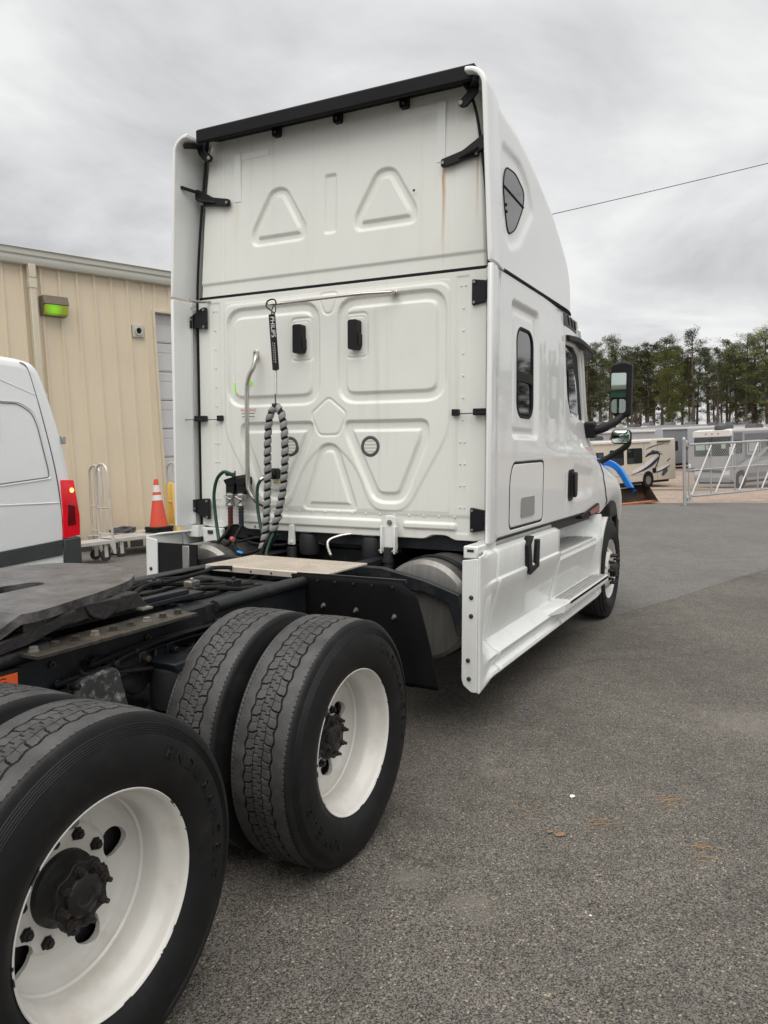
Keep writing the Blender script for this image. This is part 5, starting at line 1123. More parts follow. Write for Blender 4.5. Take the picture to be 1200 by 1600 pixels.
# base terrain, out to the horizon
us = np.concatenate([np.linspace(-60, 26, 30), np.linspace(27, 72, 30), np.array([90, 140, 300, 900])]); vs_ = np.concatenate([np.array([-900, -300, -120]), np.linspace(-80, 80, 41), np.array([120, 300, 900])])
Ug, Vg = np.meshgrid(us, vs_, indexing='ij'); P = np.stack([CAM_POS.x+Fh.x*Ug+Rh.x*Vg, CAM_POS.y+Fh.y*Ug+Rh.y*Vg, np.interp(Ug, [26, 50, 78, 100], [0, -.56, .45, .5])-.012], -1)
tag(grid_obj('ground', P, M['gravel'], None, flip=True, smooth=False), kind='structure')
def band(d0, d1, v0, v1):
    return [tuple((CAM_POS+Fh*d+Rh*v)[:2]) for d, v in ((d0, v0), (d0, v1), (d1, v1), (d1, v0))]
sheet('asphalt_yard', band(-55, 25.6, -45, 60), -.004, M['asphalt2'])
# older coarse paving in the foreground, ending along a ragged joint
jr = random.Random(4); jl = []
for k in range(40):
    t = k/39; x = -14 + 40*t; y = 5.25 - .295*(x+12.2) + 2.0 + jr.uniform(-.04, .04) - (2.0 if True else 0); jl.append((x, 0.0-(x-5.15)*.288 + jr.uniform(-.05, .05)))
poly = [(-20, 7.25), *[(x, y) for x, y in jl if x > -13], (30, -45), (-40, -45)]
sheet('asphalt_old', [(-40, 12.9)]+[(x, y) for x, y in jl]+[(26, -45), (-40, -45)], .001, M['asphalt'])
mb = MB(); mb.tube([(x, y, -.003) for x, y in jl], .007, 5); tag(mb.build('paving_joint', M['asphalt'], None), kind='structure')
tag(grid_obj('grass_strip', np.array([[tuple(gp(px, d, .02)) for px in (880, 1000, 1064, 1120)] for d in (41.5, 42.6)]), M['grass'], None, smooth=False), kind='structure')
# loose grit on the old asphalt (real stones)
gr = np.random.RandomState(2); mb = MB()
for k in range(5200):
    d = .8 + 7.0*gr.rand()**1.6; v = gr.uniform(-1.2, 1.2)*(.55*d+.4); p = CAM_POS+Fh*d+Rh*v
    if p.y > -.06 or p.y > -(p.x-5.15)*.288-.1: continue
    s = .0016+.0035*gr.rand()**2.5; a = gr.rand()*6.28
    c, sn = math.cos(a)*s, math.sin(a)*s; q = gr.uniform(.7, 1.3, 4)
    mb.add([(p.x+c*q[0], p.y+sn*q[0], .001), (p.x-sn*q[1], p.y+c*q[1], .001), (p.x-c*q[2], p.y-sn*q[2], .001), (p.x+sn*q[3], p.y-c*q[3], .001), (p.x+c*.2, p.y+sn*.2, .001+s*1.1)], [(0, 1, 4), (1, 2, 4), (2, 3, 4), (3, 0, 4)])
M['grit'] = mat('pale_grit', (.26, .225, .18), .8, var=.45, vscale=140)
tag(mb.build('loose_grit', M['grit'], None, smooth=None, fixn=False), kind='stuff')
def flake(px, py, size, name, label, cat, m, seed, group=None, elong=1.6, ht=.004, rot=0):
    r = random.Random(seed); d_ = 1219*1.674/(py-706); c = gp(px, d_); n = 9; vs = []
    for k in range(n):
        a = 2*math.pi*k/n; rr = size*r.uniform(.7, 1.15); vs.append((c.x+rr*math.cos(a+rot)*elong*Rh.x+rr*math.sin(a+rot)*Fh.x, c.y+rr*math.cos(a+rot)*elong*Rh.y+rr*math.sin(a+rot)*Fh.y, .004+ht*r.random()))
    vs.append((c.x, c.y, .006+ht)); mb = MB(); mb.add(vs, [(k, (k+1) % n, n) for k in range(n)]); o = mb.build(name, m, None, smooth=None, fixn=False); md = o.modifiers.new('t', 'SOLIDIFY'); md.thickness = .0015
    return tag(o, label, cat, group)
M['paper'] = mat('white_paper', (.80, .80, .80), .7, var=.04); M['leaf'] = mat('dry_brown_leaf', (.24, .135, .075), .7, var=.3, vscale=60); M['straw'] = mat('dry_pine_straw', (.36, .23, .11), .7, var=.3, vscale=60); M['blue_bit'] = mat('blue_plastic', (.03, .14, .38), .5, var=.1)
flake(904, 1261, .016, 'paper_scrap', 'small white paper scrap lying on the open asphalt', 'paper', M['paper'], 1, elong=1.0)
flake(948, 1394, .007, 'pebble', 'pale crumbled pebble lying on the asphalt nearest the bottom right', 'stone', M['grit'], 2)
flake(937, 1463, .004, 'pebble', 'tiny white pebble lying on the asphalt below the crumbled one', 'stone', M['paper'], 3)
flake(828, 1117, .012, 'plastic_bit', 'little blue plastic bit on the asphalt beside the truck', 'litter', M['blue_bit'], 4, elong=1.0)
flake(886, 1327, .014, 'dry_leaf', 'curled brown leaf on the asphalt below the white paper scrap', 'leaf', M['leaf'], 5, ht=.012)
flake(868, 1322, .010, 'dry_leaf', 'smaller brown leaf left of the curled one', 'leaf', M['leaf'], 6, ht=.01)
def straw(px, py, n, label, seed):
    r = random.Random(seed); c = gp(px, 1219*1.674/(py-706)); mb = MB()
    for k in range(n):
        a = r.uniform(-.6, .6); L = r.uniform(.04, .10); x, y = c.x+r.uniform(-.08, .08), c.y+r.uniform(-.05, .05); dx, dy = (Rh.x*math.cos(a)+Fh.x*math.sin(a))*L, (Rh.y*math.cos(a)+Fh.y*math.sin(a))*L
        mb.tube([(x, y, .005), (x+dx*.5, y+dy*.5, .008), (x+dx, y+dy, .005)], .0012, 4)
    return tag(mb.build('pine_straw', M['straw'], None), label, 'pine straw')
straw(1095, 1352, 12, 'thin tuft of pine straw near the right edge of the asphalt', 1)
straw(1040, 1268, 9, 'loose pine straw on the asphalt right of the paper scrap', 2)
straw(940, 1312, 8, 'pine straw strands just right of the brown leaves', 3)
straw(815, 1293, 5, 'few pine straw strands left of the white paper scrap', 4)

# ================================================================== METAL BUILDING (plumb; local x along the wall, -y towards the lot)
B0 = Vector((7.719, 8.636, 0)); BR = plumb(-14.6)
M['wall'] = mat('tan_metal_siding', (.70, .60, .45), .45, var=.03, vscale=.8, dirt=(.42, .35, .25), dscale=1.1, damt=.14)
M['trim'] = mat('cream_metal_trim', (.62, .565, .44), .45, var=.05)
M['gutter'] = mat('pale_grey_gutter', (.52, .51, .455), .45, var=.05, stretch=(.5, 3, 3))
M['roll'] = mat('white_door_slats', (.57, .565, .56), .45, var=.05, vscale=2)
bld = thing('metal_building', 'tan ribbed metal building with gutter and white sectional door', 'building', B0, BR)
def seg_panel(x0, x1, z0, z1):
    """one ribbed sheet"""
    mb = MB(); pr = [(x0, 0)]
    for k in range(3):
        r = x0+.05+.3048*k; pr += [(r-.036, 0), (r-.014, -.040), (r+.014, -.040), (r+.036, 0)]
    pr = [p for p in pr if p[0] < x1-.001]+[(x1, 0)]
    n = len(pr); mb.add([(x, y, z0) for x, y in pr]+[(x, y, z1) for x, y in pr], [(i, i+1, n+i+1, n+i) for i in range(n-1)]); return mb
W0 = -1.587-.05-.9144*9
for k in range(24):
    x0 = W0+.9144*k; x1 = x0+.9144
    if x0 > 3.8 or x1 <= .42:
        seg_panel(x0, x1, .0, 4.70).build('wall_panel', M['wall'], bld, smooth=None)
    elif x0 < .42: seg_panel(x0, .42, .0, 4.70).build('wall_panel', M['wall'], bld, smooth=None)
seg_panel(.42, 1.5, 4.20, 4.70).build('wall_panel', M['wall'], bld, smooth=None); seg_panel(1.5, 2.6, 4.20, 4.70).build('wall_panel', M['wall'], bld, smooth=None); seg_panel(2.6, 4.1, 4.20, 4.70).build('wall_panel', M['wall'], bld, smooth=None); seg_panel(4.09, 4.4, 0, 4.2).build('wall_panel', M['wall'], bld, smooth=None)
mb = MB()
for (x, y0) in ((-9.9, .0),): mb.box(x, x+.02, .02, 14, .0, 4.9)
mb.box(12.0, 12.02, .02, 14, 0, 4.9); mb.box(-9.9, 12.02, 13.98, 14, 0, 4.9); mb.build('side_wall', M['wall'], bld)
mb = MB(); mb.add([(-10.0, -.06, 4.80), (12.1, -.06, 4.80), (12.1, 7, 5.25), (-10.0, 7, 5.25), (12.1, 14.1, 4.80), (-10.0, 14.1, 4.80)], [(0, 1, 2, 3), (3, 2, 4, 5), (0, 3, 5), (1, 4, 2)]); mb.build('roof', M['gutter'], bld, smooth=None)
mb = MB(); pr = [(-.02, 4.66), (-.13, 4.66), (-.16, 4.72), (-.15, 4.78), (-.175, 4.80), (-.175, 4.885), (-.155, 4.885), (-.155, 4.84), (-.02, 4.84)]; mb.prism(pr, -10.05, 12.1, 'yz'); mb.prism([(-.02, 4.86), (-.20, 4.885), (-.20, 4.90), (-.02, 4.92)], -10.05, 12.1, 'yz'); mb.build('gutter', M['gutter'], bld, bevel=.006)
mb = MB(); mb.box(-1.82, -1.715, -.14, -.05, .25, 4.40); mb.box(-1.83, -1.705, -.15, -.048, 4.30, 4.46); mb.box(-1.825, -1.71, -.155, -.05, 4.46, 4.67); ds = mb.build('downspout', M['trim'], bld, bevel=.01)
for z in (1.2, 2.6): q = MB(); q.box(-1.86, -1.675, -.145, -.035, z, z+.04); q.build('downspout_strap', M['trim'], ds)
mb = MB(); mb.box(.405, .445, -.05, .16, 0, 4.20); mb.box(4.055, 4.095, -.05, .16, 0, 4.20); mb.box(.445, 4.055, -.05, .16, 4.165, 4.205); mb.build('door_trim', M['trim'], bld, bevel=.004)
z = 0.0
for k in range(8):
    h = 4.165/8; mb = MB(); z0, z1 = z+.006, z+h-.006
    mb.box(.445, 4.055, .10, .13, z0, z1)
    for f in (.0, .36, .40): pass
    mb.box(.445, 4.055, .094, .10, z0+.02, z0+.62*h); mb.box(.445, 4.055, .094, .10, z0+.66*h, z1-.02)
    mb.build('door_section', M['roll'], bld, bevel=.004); z += h
mb = MB(); mb.box(.445, 4.055, .128, .14, 0, 4.165); mb.build('door_backing', M['grey_dark'], bld)
mb = MB(); mb.box(-.02, .195, -.045, 0, 3.69, 3.905); v = mb.build('vent_plate', M['gutter'], bld, bevel=.006)
q = MB(); q.lathe([(0, .075), (.03, .075), (.03, .055), (-.01, .05)], (.088, -.045, 3.797), (0, -1, 0), 24); q.build('vent_collar', M['gutter'], v)
q = MB(); q.cyl((.088, -.046, 3.797), (.088, -.052, 3.797), .054, 20); q.build('vent_hole', M['rubber'], v)
mb = MB(); mb.box(-9.95, .40, -.02, .03, .0, .12); mb.build('base_trim', M['grey_dark'], bld)
def bl(x, y, z): return B0 + BR @ Vector((x, y, z))
wl = thing('wall_light', 'glowing green wall pack light high on the tan siding', 'wall light', bl(-1.43, 0, 3.9), BR)
mb = MB(); mb.prism([(0.0, .31), (-.16, .31), (-.20, .17), (-.13, .165), (-.10, .0), (0, 0)], -.205, .205, 'yz'); mb.build('housing', mat('bronze_housing', (.17, .135, .10), .5, var=.08), wl, bevel=.008)
M['green_lens'] = mat('lit_green_lens', (.26, .30, .03), .25, var=.1, vscale=6, emit=(.28, .36, .02, .22))
mb = MB(); mb.prism([(-.13, .162), (-.195, .162), (-.175, .02), (-.10, .005)], -.19, .19, 'yz'); ln = mb.build('lens', M['green_lens'], wl, bevel=.006)
def glow(m, c, r0_, r1_, col, s):
    t = m.node_tree; b = t.nodes['Principled BSDF']; nn = t.nodes.new; lk = t.links.new; co = nn('ShaderNodeTexCoord'); d = nn('ShaderNodeVectorMath'); d.operation = 'DISTANCE'; lk(co.outputs['Object'], d.inputs[0]); d.inputs[1].default_value = c
    r = nn('ShaderNodeValToRGB'); lk(d.outputs['Value'], r.inputs[0]); r.color_ramp.elements[0].position = r0_; r.color_ramp.elements[1].position = r1_; r.color_ramp.elements[0].color = tuple(col)+(1,); r.color_ramp.elements[1].color = (.06, .075, .004, 1); lk(r.outputs[0], b.inputs['Emission Color']); b.inputs['Emission Strength'].default_value = s
glow(M['green_lens'], (-.05, -.19, .095), .02, .15, (.10, .70, .0), .32)

# ================================================================== VAN (faces away to the left, its near side at y = 5.5)
M['van'] = mat('van_white_paint', (.85, .865, .87), .25, var=.01, coat=.8)
M['van_black'] = mat('van_dark_trim', (.045, .05, .053), .55, var=.1, bump=.03, bscale=200)
van = thing('cargo_van', 'white high roof cargo van parked behind the fifth wheel, red tail light', 'van', (.6, 6.4, 0))
vo = Vector((.6, 6.4, 0))
prof = smooth_path([(-2.6, .40), (-2.75, .75), (-2.6, 1.12), (-1.9, 1.35), (-1.3, 1.95), (-.85, 2.40), (-.3, 2.60), (.4, 2.66), (1.6, 2.668), (2.55, 2.655), (2.90, 2.635), (3.03, 2.585), (3.11, 2.463), (3.19, 2.231), (3.30, 1.856), (3.37, 1.505), (3.42, 1.22), (3.445, .95), (3.455, .75), (3.455, .42)], 6)
prof = [(p.x, p.y) if False else (p[0], p[1]) for p in [(v.x, v.y) for v in [Vector((a.x, a.y, 0)) for a in prof]]] if False else prof
pp = np.array([(v[0], v[1]) for v in prof]); cc = np.array([.4, 1.3])
tum = lambda z: .035*max(0, (z-1.0))**1.5*1.1
st_ = [(0, .10), (.006, .06), (.02, .03), (.05, .010), (.10, 0)]
rows = []
nrm = np.gradient(pp, axis=0); nrm = np.stack([nrm[:, 1], -nrm[:, 0]], 1); nrm /= np.linalg.norm(nrm, axis=1)[:, None]
ctr = pp.mean(0); flipn = np.sign(((pp-ctr)*nrm).sum(1)); nrm *= np.where(np.median(flipn) > 0, 1, -1)
def vrow(dy, ins, left): 
    q = pp - nrm*ins; q[:, 1] = np.maximum(q[:, 1], .40)
    return [(x, (5.5+tum(z)+dy) if not left else (7.5-tum(z)-dy), z) for x, z in q]
ys = [(d, i) for d, i in st_]
rows = [vrow(d, i, False) for d, i in ys] + [vrow(d, i, True) for d, i in ys[::-1]]
P = np.array(rows)-np.array(vo)
sh = grid_obj('body', P, M['van'], van, angle=50)
# side skins: flat caps between floor line and the rounded edge
def cap(left):
    q = pp - nrm*st_[0][1]; q[:, 1] = np.maximum(q[:, 1], .40); n = len(q); 
    top = [i for i in range(n)]
    # strip columns from the profile down to the floor
    vs = []; fs = []
    xs = np.linspace(q[0, 0], q[-1, 0], 60)
    upper = np.array([np.interp(x, *zip(*sorted([(a, b) for a, b in q], key=lambda t: t[0]))) for x in xs])
    return q
q = pp - nrm*st_[0][1]; q[:, 1] = np.maximum(q[:, 1], .40)
for left in (0, 1):
    bm = bmesh.new(); vv = [bm.verts.new(Vector((x, (5.5+tum(z)) if not left else (7.5-tum(z)), z))-vo) for x, z in q]
    bm.faces.new(vv); bmesh.ops.triangulate(bm, faces=bm.faces[:]); bmesh.ops.recalc_face_normals(bm, faces=bm.faces)
    me = bpy.data.meshes.new('side_panel'); bm.to_mesh(me); bm.free(); me.materials.append(M['van']); me.shade_smooth(); link('side_panel', me, van)
def vy(z, d=0): return 5.5+tum(z)+d
def van_tube(name, pts, r, m, par=van): mb = MB(); mb.tube([Vector((x, vy(z, d), z))-vo for x, z, d in pts], r, 6); return mb.build(name, m, par)
van_tube('panel_gap', [(x, z, .002) for x, z in [(v.x, v.y) for v in smooth_path([(2.83, 2.60, 0), (2.914, 2.546, 0), (2.997, 2.267, 0), (3.066, 1.987, 0), (3.156, 1.578, 0), (3.21, 1.23, 0), (3.235, .807, 0), (3.217, .541, 0)], 5)]], .005, M['rubber'])
wp = round_poly([(-.6, 2.19), (2.784, 2.188), (2.95, 2.10), (3.008, 1.952), (3.11, 1.475), (3.118, 1.386), (2.489, 1.328), (-.6, 1.30)], [.1, .05, .08, .05, .04, .03, .05, .1])
mb = MB(); vs = [Vector((x, vy(z, -.004), z))-vo for x, z in wp]; n = len(vs); vi = [Vector(((x-1.3)*.985+1.3, vy(z, .012), (z-1.75)*.955+1.75))-vo for x, z in wp]
mb.add(vs+vi, [(i, (i+1) % n, n+(i+1) % n, n+i) for i in range(n)]); 
w_ = mb.build('side_moulding', M['van'], van, smooth=60)
van_tube('recess_line', [(x, z, .001) for x, z in [((x-1.3)*.985+1.3, (z-1.75)*.955+1.75) for x, z in wp]], .004, M['grey_dark'])
van_tube('body_crease', [(x, z, .001) for x, z in ((-.8, 2.44), (2.5, 2.428), (2.99, 2.27))], .004, M['van'])
van_tube('body_crease', [(x, z, .0) for x, z in ((-.8, 1.13), (2.45, 1.135), (3.20, 1.12))], .006, M['van'])
mb = MB(); pl = [(-2.4, .50), (2.46, .507), (3.215, .545), (3.225, .716), (2.46, .668), (-2.4, .66)]; vs = [Vector((x, vy(z, -.018), z))-vo for x, z in pl]+[Vector((x, vy(z, .01), z))-vo for x, z in pl]; n = 6; mb.add(vs, [tuple(range(n)), tuple(range(2*n-1, n-1, -1))]+[(i, (i+1) % n, n+(i+1) % n, n+i) for i in range(n)]); mb.build('side_strip', M['van_black'], van, bevel=.008)
mb = MB(); pl = [(3.232, .722), (3.465, .729), (3.475, .42), (3.231, .44)]; vs = [Vector((x, 5.475, z))-vo for x, z in pl]+[Vector((x, 7.52, z))-vo for x, z in pl]; mb.add(vs, [(0, 1, 2, 3), (7, 6, 5, 4), (0, 4, 5, 1), (1, 5, 6, 2), (2, 6, 7, 3), (3, 7, 4, 0)]); mb.build('bumper', M['van_black'], van, bevel=.02)
M['tail'] = mat('red_tail_lens', (.62, .008, .018), .10, var=.3, vscale=3, coat=.6, emit=(.9, .0, .02, .10))
M['tail_dark'] = mat('dark_red_lens', (.16, .004, .006), .12, var=.2, coat=.6)
mb = MB(); pl = round_poly([(3.232, 1.368), (3.400, 1.363), (3.440, 1.10), (3.462, .967), (3.462, .746), (3.232, .723), (3.238, 1.018)], .012); vs = [Vector((x, vy(z, -.014), z))-vo for x, z in pl]+[Vector((x+.012*(x > 3.3), vy(z, .14), z))-vo for x, z in pl]; n = len(pl); mb.add(vs, [tuple(range(n)), tuple(range(2*n-1, n-1, -1))]+[(i, (i+1) % n, n+(i+1) % n, n+i) for i in range(n)]); tl = mb.build('tail_light', M['tail'], van, bevel=.005)
mb = MB(); mb.prism([(3.30-.6, 1.10), (3.395-.6, 1.08), (3.405-.6, .86), (3.29-.6, .86)], 5.48-6.4, 5.489-6.4, 'xz'); mb.build('lens_field', M['tail_dark'], tl, bevel=.004)
mb = MB(); mb.lathe([(0, .028), (.008, .024), (.011, 0)], Vector((3.365, vy(1.25, -.013), 1.25))-vo, (0, -1, 0), 16); mb.build('lit_bulb', mat('lit_orange_bulb', (.9, .4, .1), .3, emit=(1.0, .42, .10, 1.4)), tl)
mb = MB(); mb.box(*(3.285-.6, 3.335-.6), 5.52-6.4, 5.60-6.4, 1.76, 1.845); mb.build('door_hinge', M['alu'], van, bevel=.008)
mb = MB(); mb.box(3.44-.6, 3.50-.6, 5.55-6.4, 5.60-6.4, .60, .72); mb.build('door_hinge', M['alu'], van, bevel=.008)
for x in (2.55, -1.75):
    for y0, s in ((5.52, 1), (7.48, -1)):
        mb = MB(); mb.lathe([(0, .20), (.0, .30), (.03, .345), (.20, .345), (.23, .30), (.23, .2)], Vector((x, y0, .345))-vo, (0, s, 0), 32); t_ = mb.build('wheel', M['tyre'], van); q = MB(); q.lathe([(.01, 0), (.005, .19), (.03, .205)], Vector((x, y0, .345))-vo, (0, s, 0), 24); q.build('rim', M['grey_dark'], t_)
mb = MB(); mb.box(-2.5-.6, 3.40-.6, 5.56-6.4, 7.44-6.4, .36, .50); mb.build('underbody', M['van_black'], van)

# ================================================================== CARTS, CONE, BOLLARDS by the wall
M['cart'] = mat('bare_cart_aluminium', (.60, .575, .54), .4, metal=.35, var=.1, vscale=6)
M['caster'] = mat('caster_rubber', (.03, .03, .03), .6, var=.2)
def make_cart(label, c, L, ends, heading=-14.6):
    t = thing('platform_cart', label, 'hand cart', c, plumb(heading), group='aluminium carts along the tan wall')
    w = .41
    mb = MB()
    for y in (-w/2, w/2): mb.box(-L/2, L/2, y-.02, y+.02, .262, .315)
    for k in range(7): x = -L/2+.02+(L-.09)*k/6; mb.box(x, x+.05, -w/2+.02, w/2-.02, .270, .305)
    mb.box(-L/2+.01, L/2-.01, -w/2+.021, w/2-.021, .305, .312); mb.build('deck', M['cart'], t, bevel=.004)
    for x in (-L/2+.13, L/2-.13):
        for y in (-w/2+.05, w/2-.05):
            mb = MB(); mb.cyl((x, y-.02, .085), (x, y+.02, .085), .085, 20); c_ = mb.build('caster', M['caster'], t, bevel=.008); q = MB(); q.box(x-.03, x+.03, y-.028, y-.022, .06, .262); q.box(x-.03, x+.03, y+.022, y+.028, .06, .262); q.build('fork', M['cart'], c_)
    for e in ends:
        x = e*(L/2-.02); ra = .13; pts = [(x, -w/2, .14), (x, -w/2+.01, .8), (x, -w/2+.04, 1.34)]
        for k in range(1, 10): a = R_(180-18*k); pts.append((x, (w/2-.04)*math.cos(a), 1.34+ra*math.sin(a)))
        pts += [(x, w/2-.04, 1.34), (x, w/2-.01, .8), (x, w/2, .14)]
        mb = MB(); mb.tube(pts, .019, 10); mb.tube([(x, -w/2+.01, .80), (x, w/2-.01, .80)], .012, 8); mb.tube([(x, 0, .80), (x, 0, 1.46)], .011, 8); mb.tube([(x, -w/2+.01, .40), (x, w/2-.01, .40)], .012, 8); mb.build('handle', M['cart'], t, smooth=60)
        for y in (-w/2, w/2): mb = MB(); mb.prism([(x-.09, .315), (x+.02, .315), (x+.03, .10), (x-.01, .10)], y-.026, y+.026, 'xz'); mb.build('corner_bracket', M['cart'], t, bevel=.004)
    return t
make_cart('aluminium platform cart nearest the van tail light with one hoop handle', (5.33, 7.88, 0), 1.30, (1,))
make_cart('aluminium platform cart against the wall carrying a coiled cable', (7.08, 8.33, 0), 1.25, (-1,))
make_cart('aluminium platform cart carrying the orange traffic cone', (6.93, 7.92, 0), 1.28, (1,))
mb = MB(); r0 = random.Random(8); pts = []
for k in range(90): a = k*.30; rr = .16+.03*math.sin(k*.7); pts.append((6.86+.30*math.cos(a)*rr/.16*.7, 8.34+rr*math.sin(a)*.8, .345+.012*(k//21)+.01*math.sin(k*1.1)))
mb.tube(smooth_path(pts, 2), .018, 7); tag(mb.build('coiled_cable', M['grey_dark'], None), 'dark cable coiled on the cart deck at the wall', 'cable')
M['cone'] = mat('faded_orange_cone', (.68, .085, .045), .5, var=.06, vscale=5); M['collar'] = mat('white_reflective_collar', (.70, .70, .69), .4, var=.05)
cp = Vector((7.20, 7.85, .316)); cone = thing('traffic_cone', 'orange traffic cone with two white collars standing on a cart', 'traffic cone', cp, plumb(-14.6))
mb = MB(); mb.prism(rrect(-.185, .185, -.185, .185, .05), .055, .105, 'xy'); mb.build('base', M['black'], cone, bevel=.01)
def cr_(z): return .150 - .118*(z-.105)/.79
mb = MB(); mb.lathe([(z, cr_(z)) for z in (.105, .30, .545)]+[(.545, cr_(.545)-.004), (.79, cr_(.79)-.004), (.79, cr_(.79)), (.895, cr_(.895)), (.90, cr_(.9)*.6), (.88, .02)], (0, 0, 0), (0, 0, 1), 36); mb.build('cone_body', M['cone'], cone)
for z0, z1 in ((.545, .635), (.685, .80)): mb = MB(); mb.lathe([(z0, cr_(z0)+.002), (z1, cr_(z1)+.002)], (0, 0, 0), (0, 0, 1), 36); mb.build('collar', M['collar'], cone)
mb = MB(); mb.lathe([(.635, cr_(.635)+.001), (.685, cr_(.685)+.001)], (0, 0, 0), (0, 0, 1), 36); mb.build('orange_band', M['cone'], cone)
cone2 = thing('traffic_cone', 'lower traffic cone of the stack, only its black base showing', 'traffic cone', cp, plumb(-14.6))
mb = MB(); mb.prism(rrect(-.18, .18, -.18, .18, .05), .0, .050, 'xy'); mb.build('base', M['black'], cone2, bevel=.01)
mb = MB(); mb.lathe([(.05, .147), (.40, .093)], (0, 0, 0), (0, 0, 1), 24); mb.build('cone_body', M['cone'], cone2)
M['yellow'] = mat('yellow_bollard_paint', (.68, .43, .07), .5, var=.12, vscale=3); M['yellow2'] = mat('faded_yellow_sleeve', (.74, .55, .20), .5, var=.08, vscale=3)
for px, d, m, lab in ((269, 13.55, 'yellow', 'deeper yellow steel bollard beside the cone and roll door'), (280, 13.3, 'yellow2', 'paler yellow bollard nearest the truck extender')):
    p = gp(px, d); b = MB(); b.lathe([(0, .08), (1.10, .08), (1.13, .07), (1.145, .04), (1.15, 0)], (0, 0, 0), (0, 0, 1), 24); o = b.build('bollard', M[m], None, loc=p, smooth=40); o.rotation_euler = plumb(-14.6).to_euler(); tag(o, lab, 'bollard', 'yellow bollards at the roll door')
mb = MB(); mb.box(.95, 1.35, -.35, -.05, .0, .22); mb.box(.95, 1.35, -.36, -.04, .22, .25)

# ================================================================== GATE
M['galv'] = mat('galvanised_steel', (.45, .46, .455), .42, metal=.35, var=.1, vscale=5)
M['galv_white'] = mat('pale_brace_tube', (.66, .66, .64), .45, metal=.1, var=.05)
G0 = gp(1071, 24.3); GR = plumb(-34)
gate = thing('sliding_gate', 'galvanised chain link sliding gate with pale diagonal braces', 'gate', G0, GR)
GL = 8.2
mb = MB(); mb.tube([(.18, 0, 1.89), (GL, 0, 1.89)], .036, 8); mb.tube([(.18, 0, .27), (GL, 0, .27)], .034, 8); mb.tube([(.20, 0, .27), (.20, 0, 1.89)], .025, 8); mb.build('gate_frame', M['galv'], gate)
mb = MB(); mb.tube([(.18, -.03, 1.09), (GL, -.03, 1.09)], .024, 8); mb.build('middle_rail', M['galv'], gate)
for k in range(7):
    x = 1.22+1.15*k; mb = MB(); mb.tube([(x, 0, .27), (x, 0, 1.89)], .024, 8); mb.build('upright', M['galv'], gate)
    mb = MB(); mb.tube([(x-1.02+.05*(k == 0), -.055, .32), (x-.04, -.055, 1.84)], .024, 8); mb.build('brace', M['galv_white'], gate)
mb = MB(); s_ = .065
x = -1.6
while x < GL:
    for dr in (1, -1):
        if dr == 1: x0, z0, x1, z1 = x, .27, x+1.62, 1.89
        else: x0, z0, x1, z1 = x, 1.89, x+1.62, .27
        if x1 > .2 and x0 < GL:
            if x0 < .2: t_ = (.2-x0)/1.62; x0, z0 = .2, z0+(z1-z0)*t_
            if x1 > GL: t_ = (GL-x0)/(x1-x0); x1, z1 = GL, z0+(z1-z0)*t_
            mb.bar((x0, .02*dr*.3, z0), (x1, .02*dr*.3, z1), .0050, .0050)
    x += s_*1.414
tag(mb.build('chain_link_mesh', M['galv'], gate, smooth=None), kind='stuff')
post = thing('gate_post', 'round galvanised gate post with rollers at the gate end', 'post', G0+Vector((0, 0, 0)), GR)
mb = MB(); mb.lathe([(0, .052), (2.02, .052), (2.05, .058), (2.09, .05), (2.13, .02), (2.135, 0)], (0, 0, 0), (0, 0, 1), 20); mb.build('pole', M['galv'], post)
mb = MB(); mb.lathe([(-.03, .03), (-.03, .095), (.03, .095), (.03, .03)], (.16, -.02, .20), (0, 1, 0), 20, close=True); mb.box(.0, .18, -.06, .0, .10, .14); mb.build('roller', M['galv'], post)
mb = MB(); mb.lathe([(-.03, .03), (-.03, .10), (.03, .10), (.03, .03)], (.14, -.02, 1.93), (0, 1, 0), 20, close=True); mb.box(.0, .2, -.05, .01, 1.86, 1.90); mb.build('roller', M['galv'], post)
mb = MB(); mb.box(.17, .25, -.05, .0, 1.16, 1.28); mb.build('latch_box', M['collar'], post, bevel=.01)

# ================================================================== MOTORHOMES
M['beige'] = mat('beige_coach_paint', (.58, .53, .445), .35, var=.03, coat=.3); M['coach_white'] = mat('coach_white', (.68, .67, .65), .35, var=.04)
M['coach_grey'] = mat('silver_grey_coach_paint', (.25, .262, .28), .3, var=.04, coat=.4); M['coach_dark'] = mat('dark_grey_coach_paint', (.11, .115, .125), .3, var=.05, coat=.4)
M['navy'] = mat('navy_swoosh', (.03, .035, .085), .3, var=.05); M['coach_silver'] = mat('light_silver_band', (.40, .405, .42), .3, var=.04)
M['coach_glass'] = mat('coach_windscreen_glass', (.06, .075, .08), .05, var=.1, spec=.8); M['tan_roof'] = mat('faded_roof_membrane', (.36, .36, .345), .6, var=.08)
def coach_wheel(par, x, y, s=-1):
    mb = MB(); mb.lathe([(0, .26), (-.0, .40), (.04, .44), (.24, .44), (.26, .38), (.26, .2)], (x, y, .44), (0, 1, 0), 32); w = mb.build('wheel', M['tyre'], par); q = MB(); q.lathe([(-.02, 0), (-.02, .10), (.03, .22), (-.005, .27)], (x, y, .44), (0, 1, 0), 24); q.build('rim', M['alu'], w)
def side_poly(par, name, poly, m, y=-.006, th=.008): mb = MB(); mb.prism(poly, y, y+th, 'xz'); return mb.build(name, m, par, bevel=0)
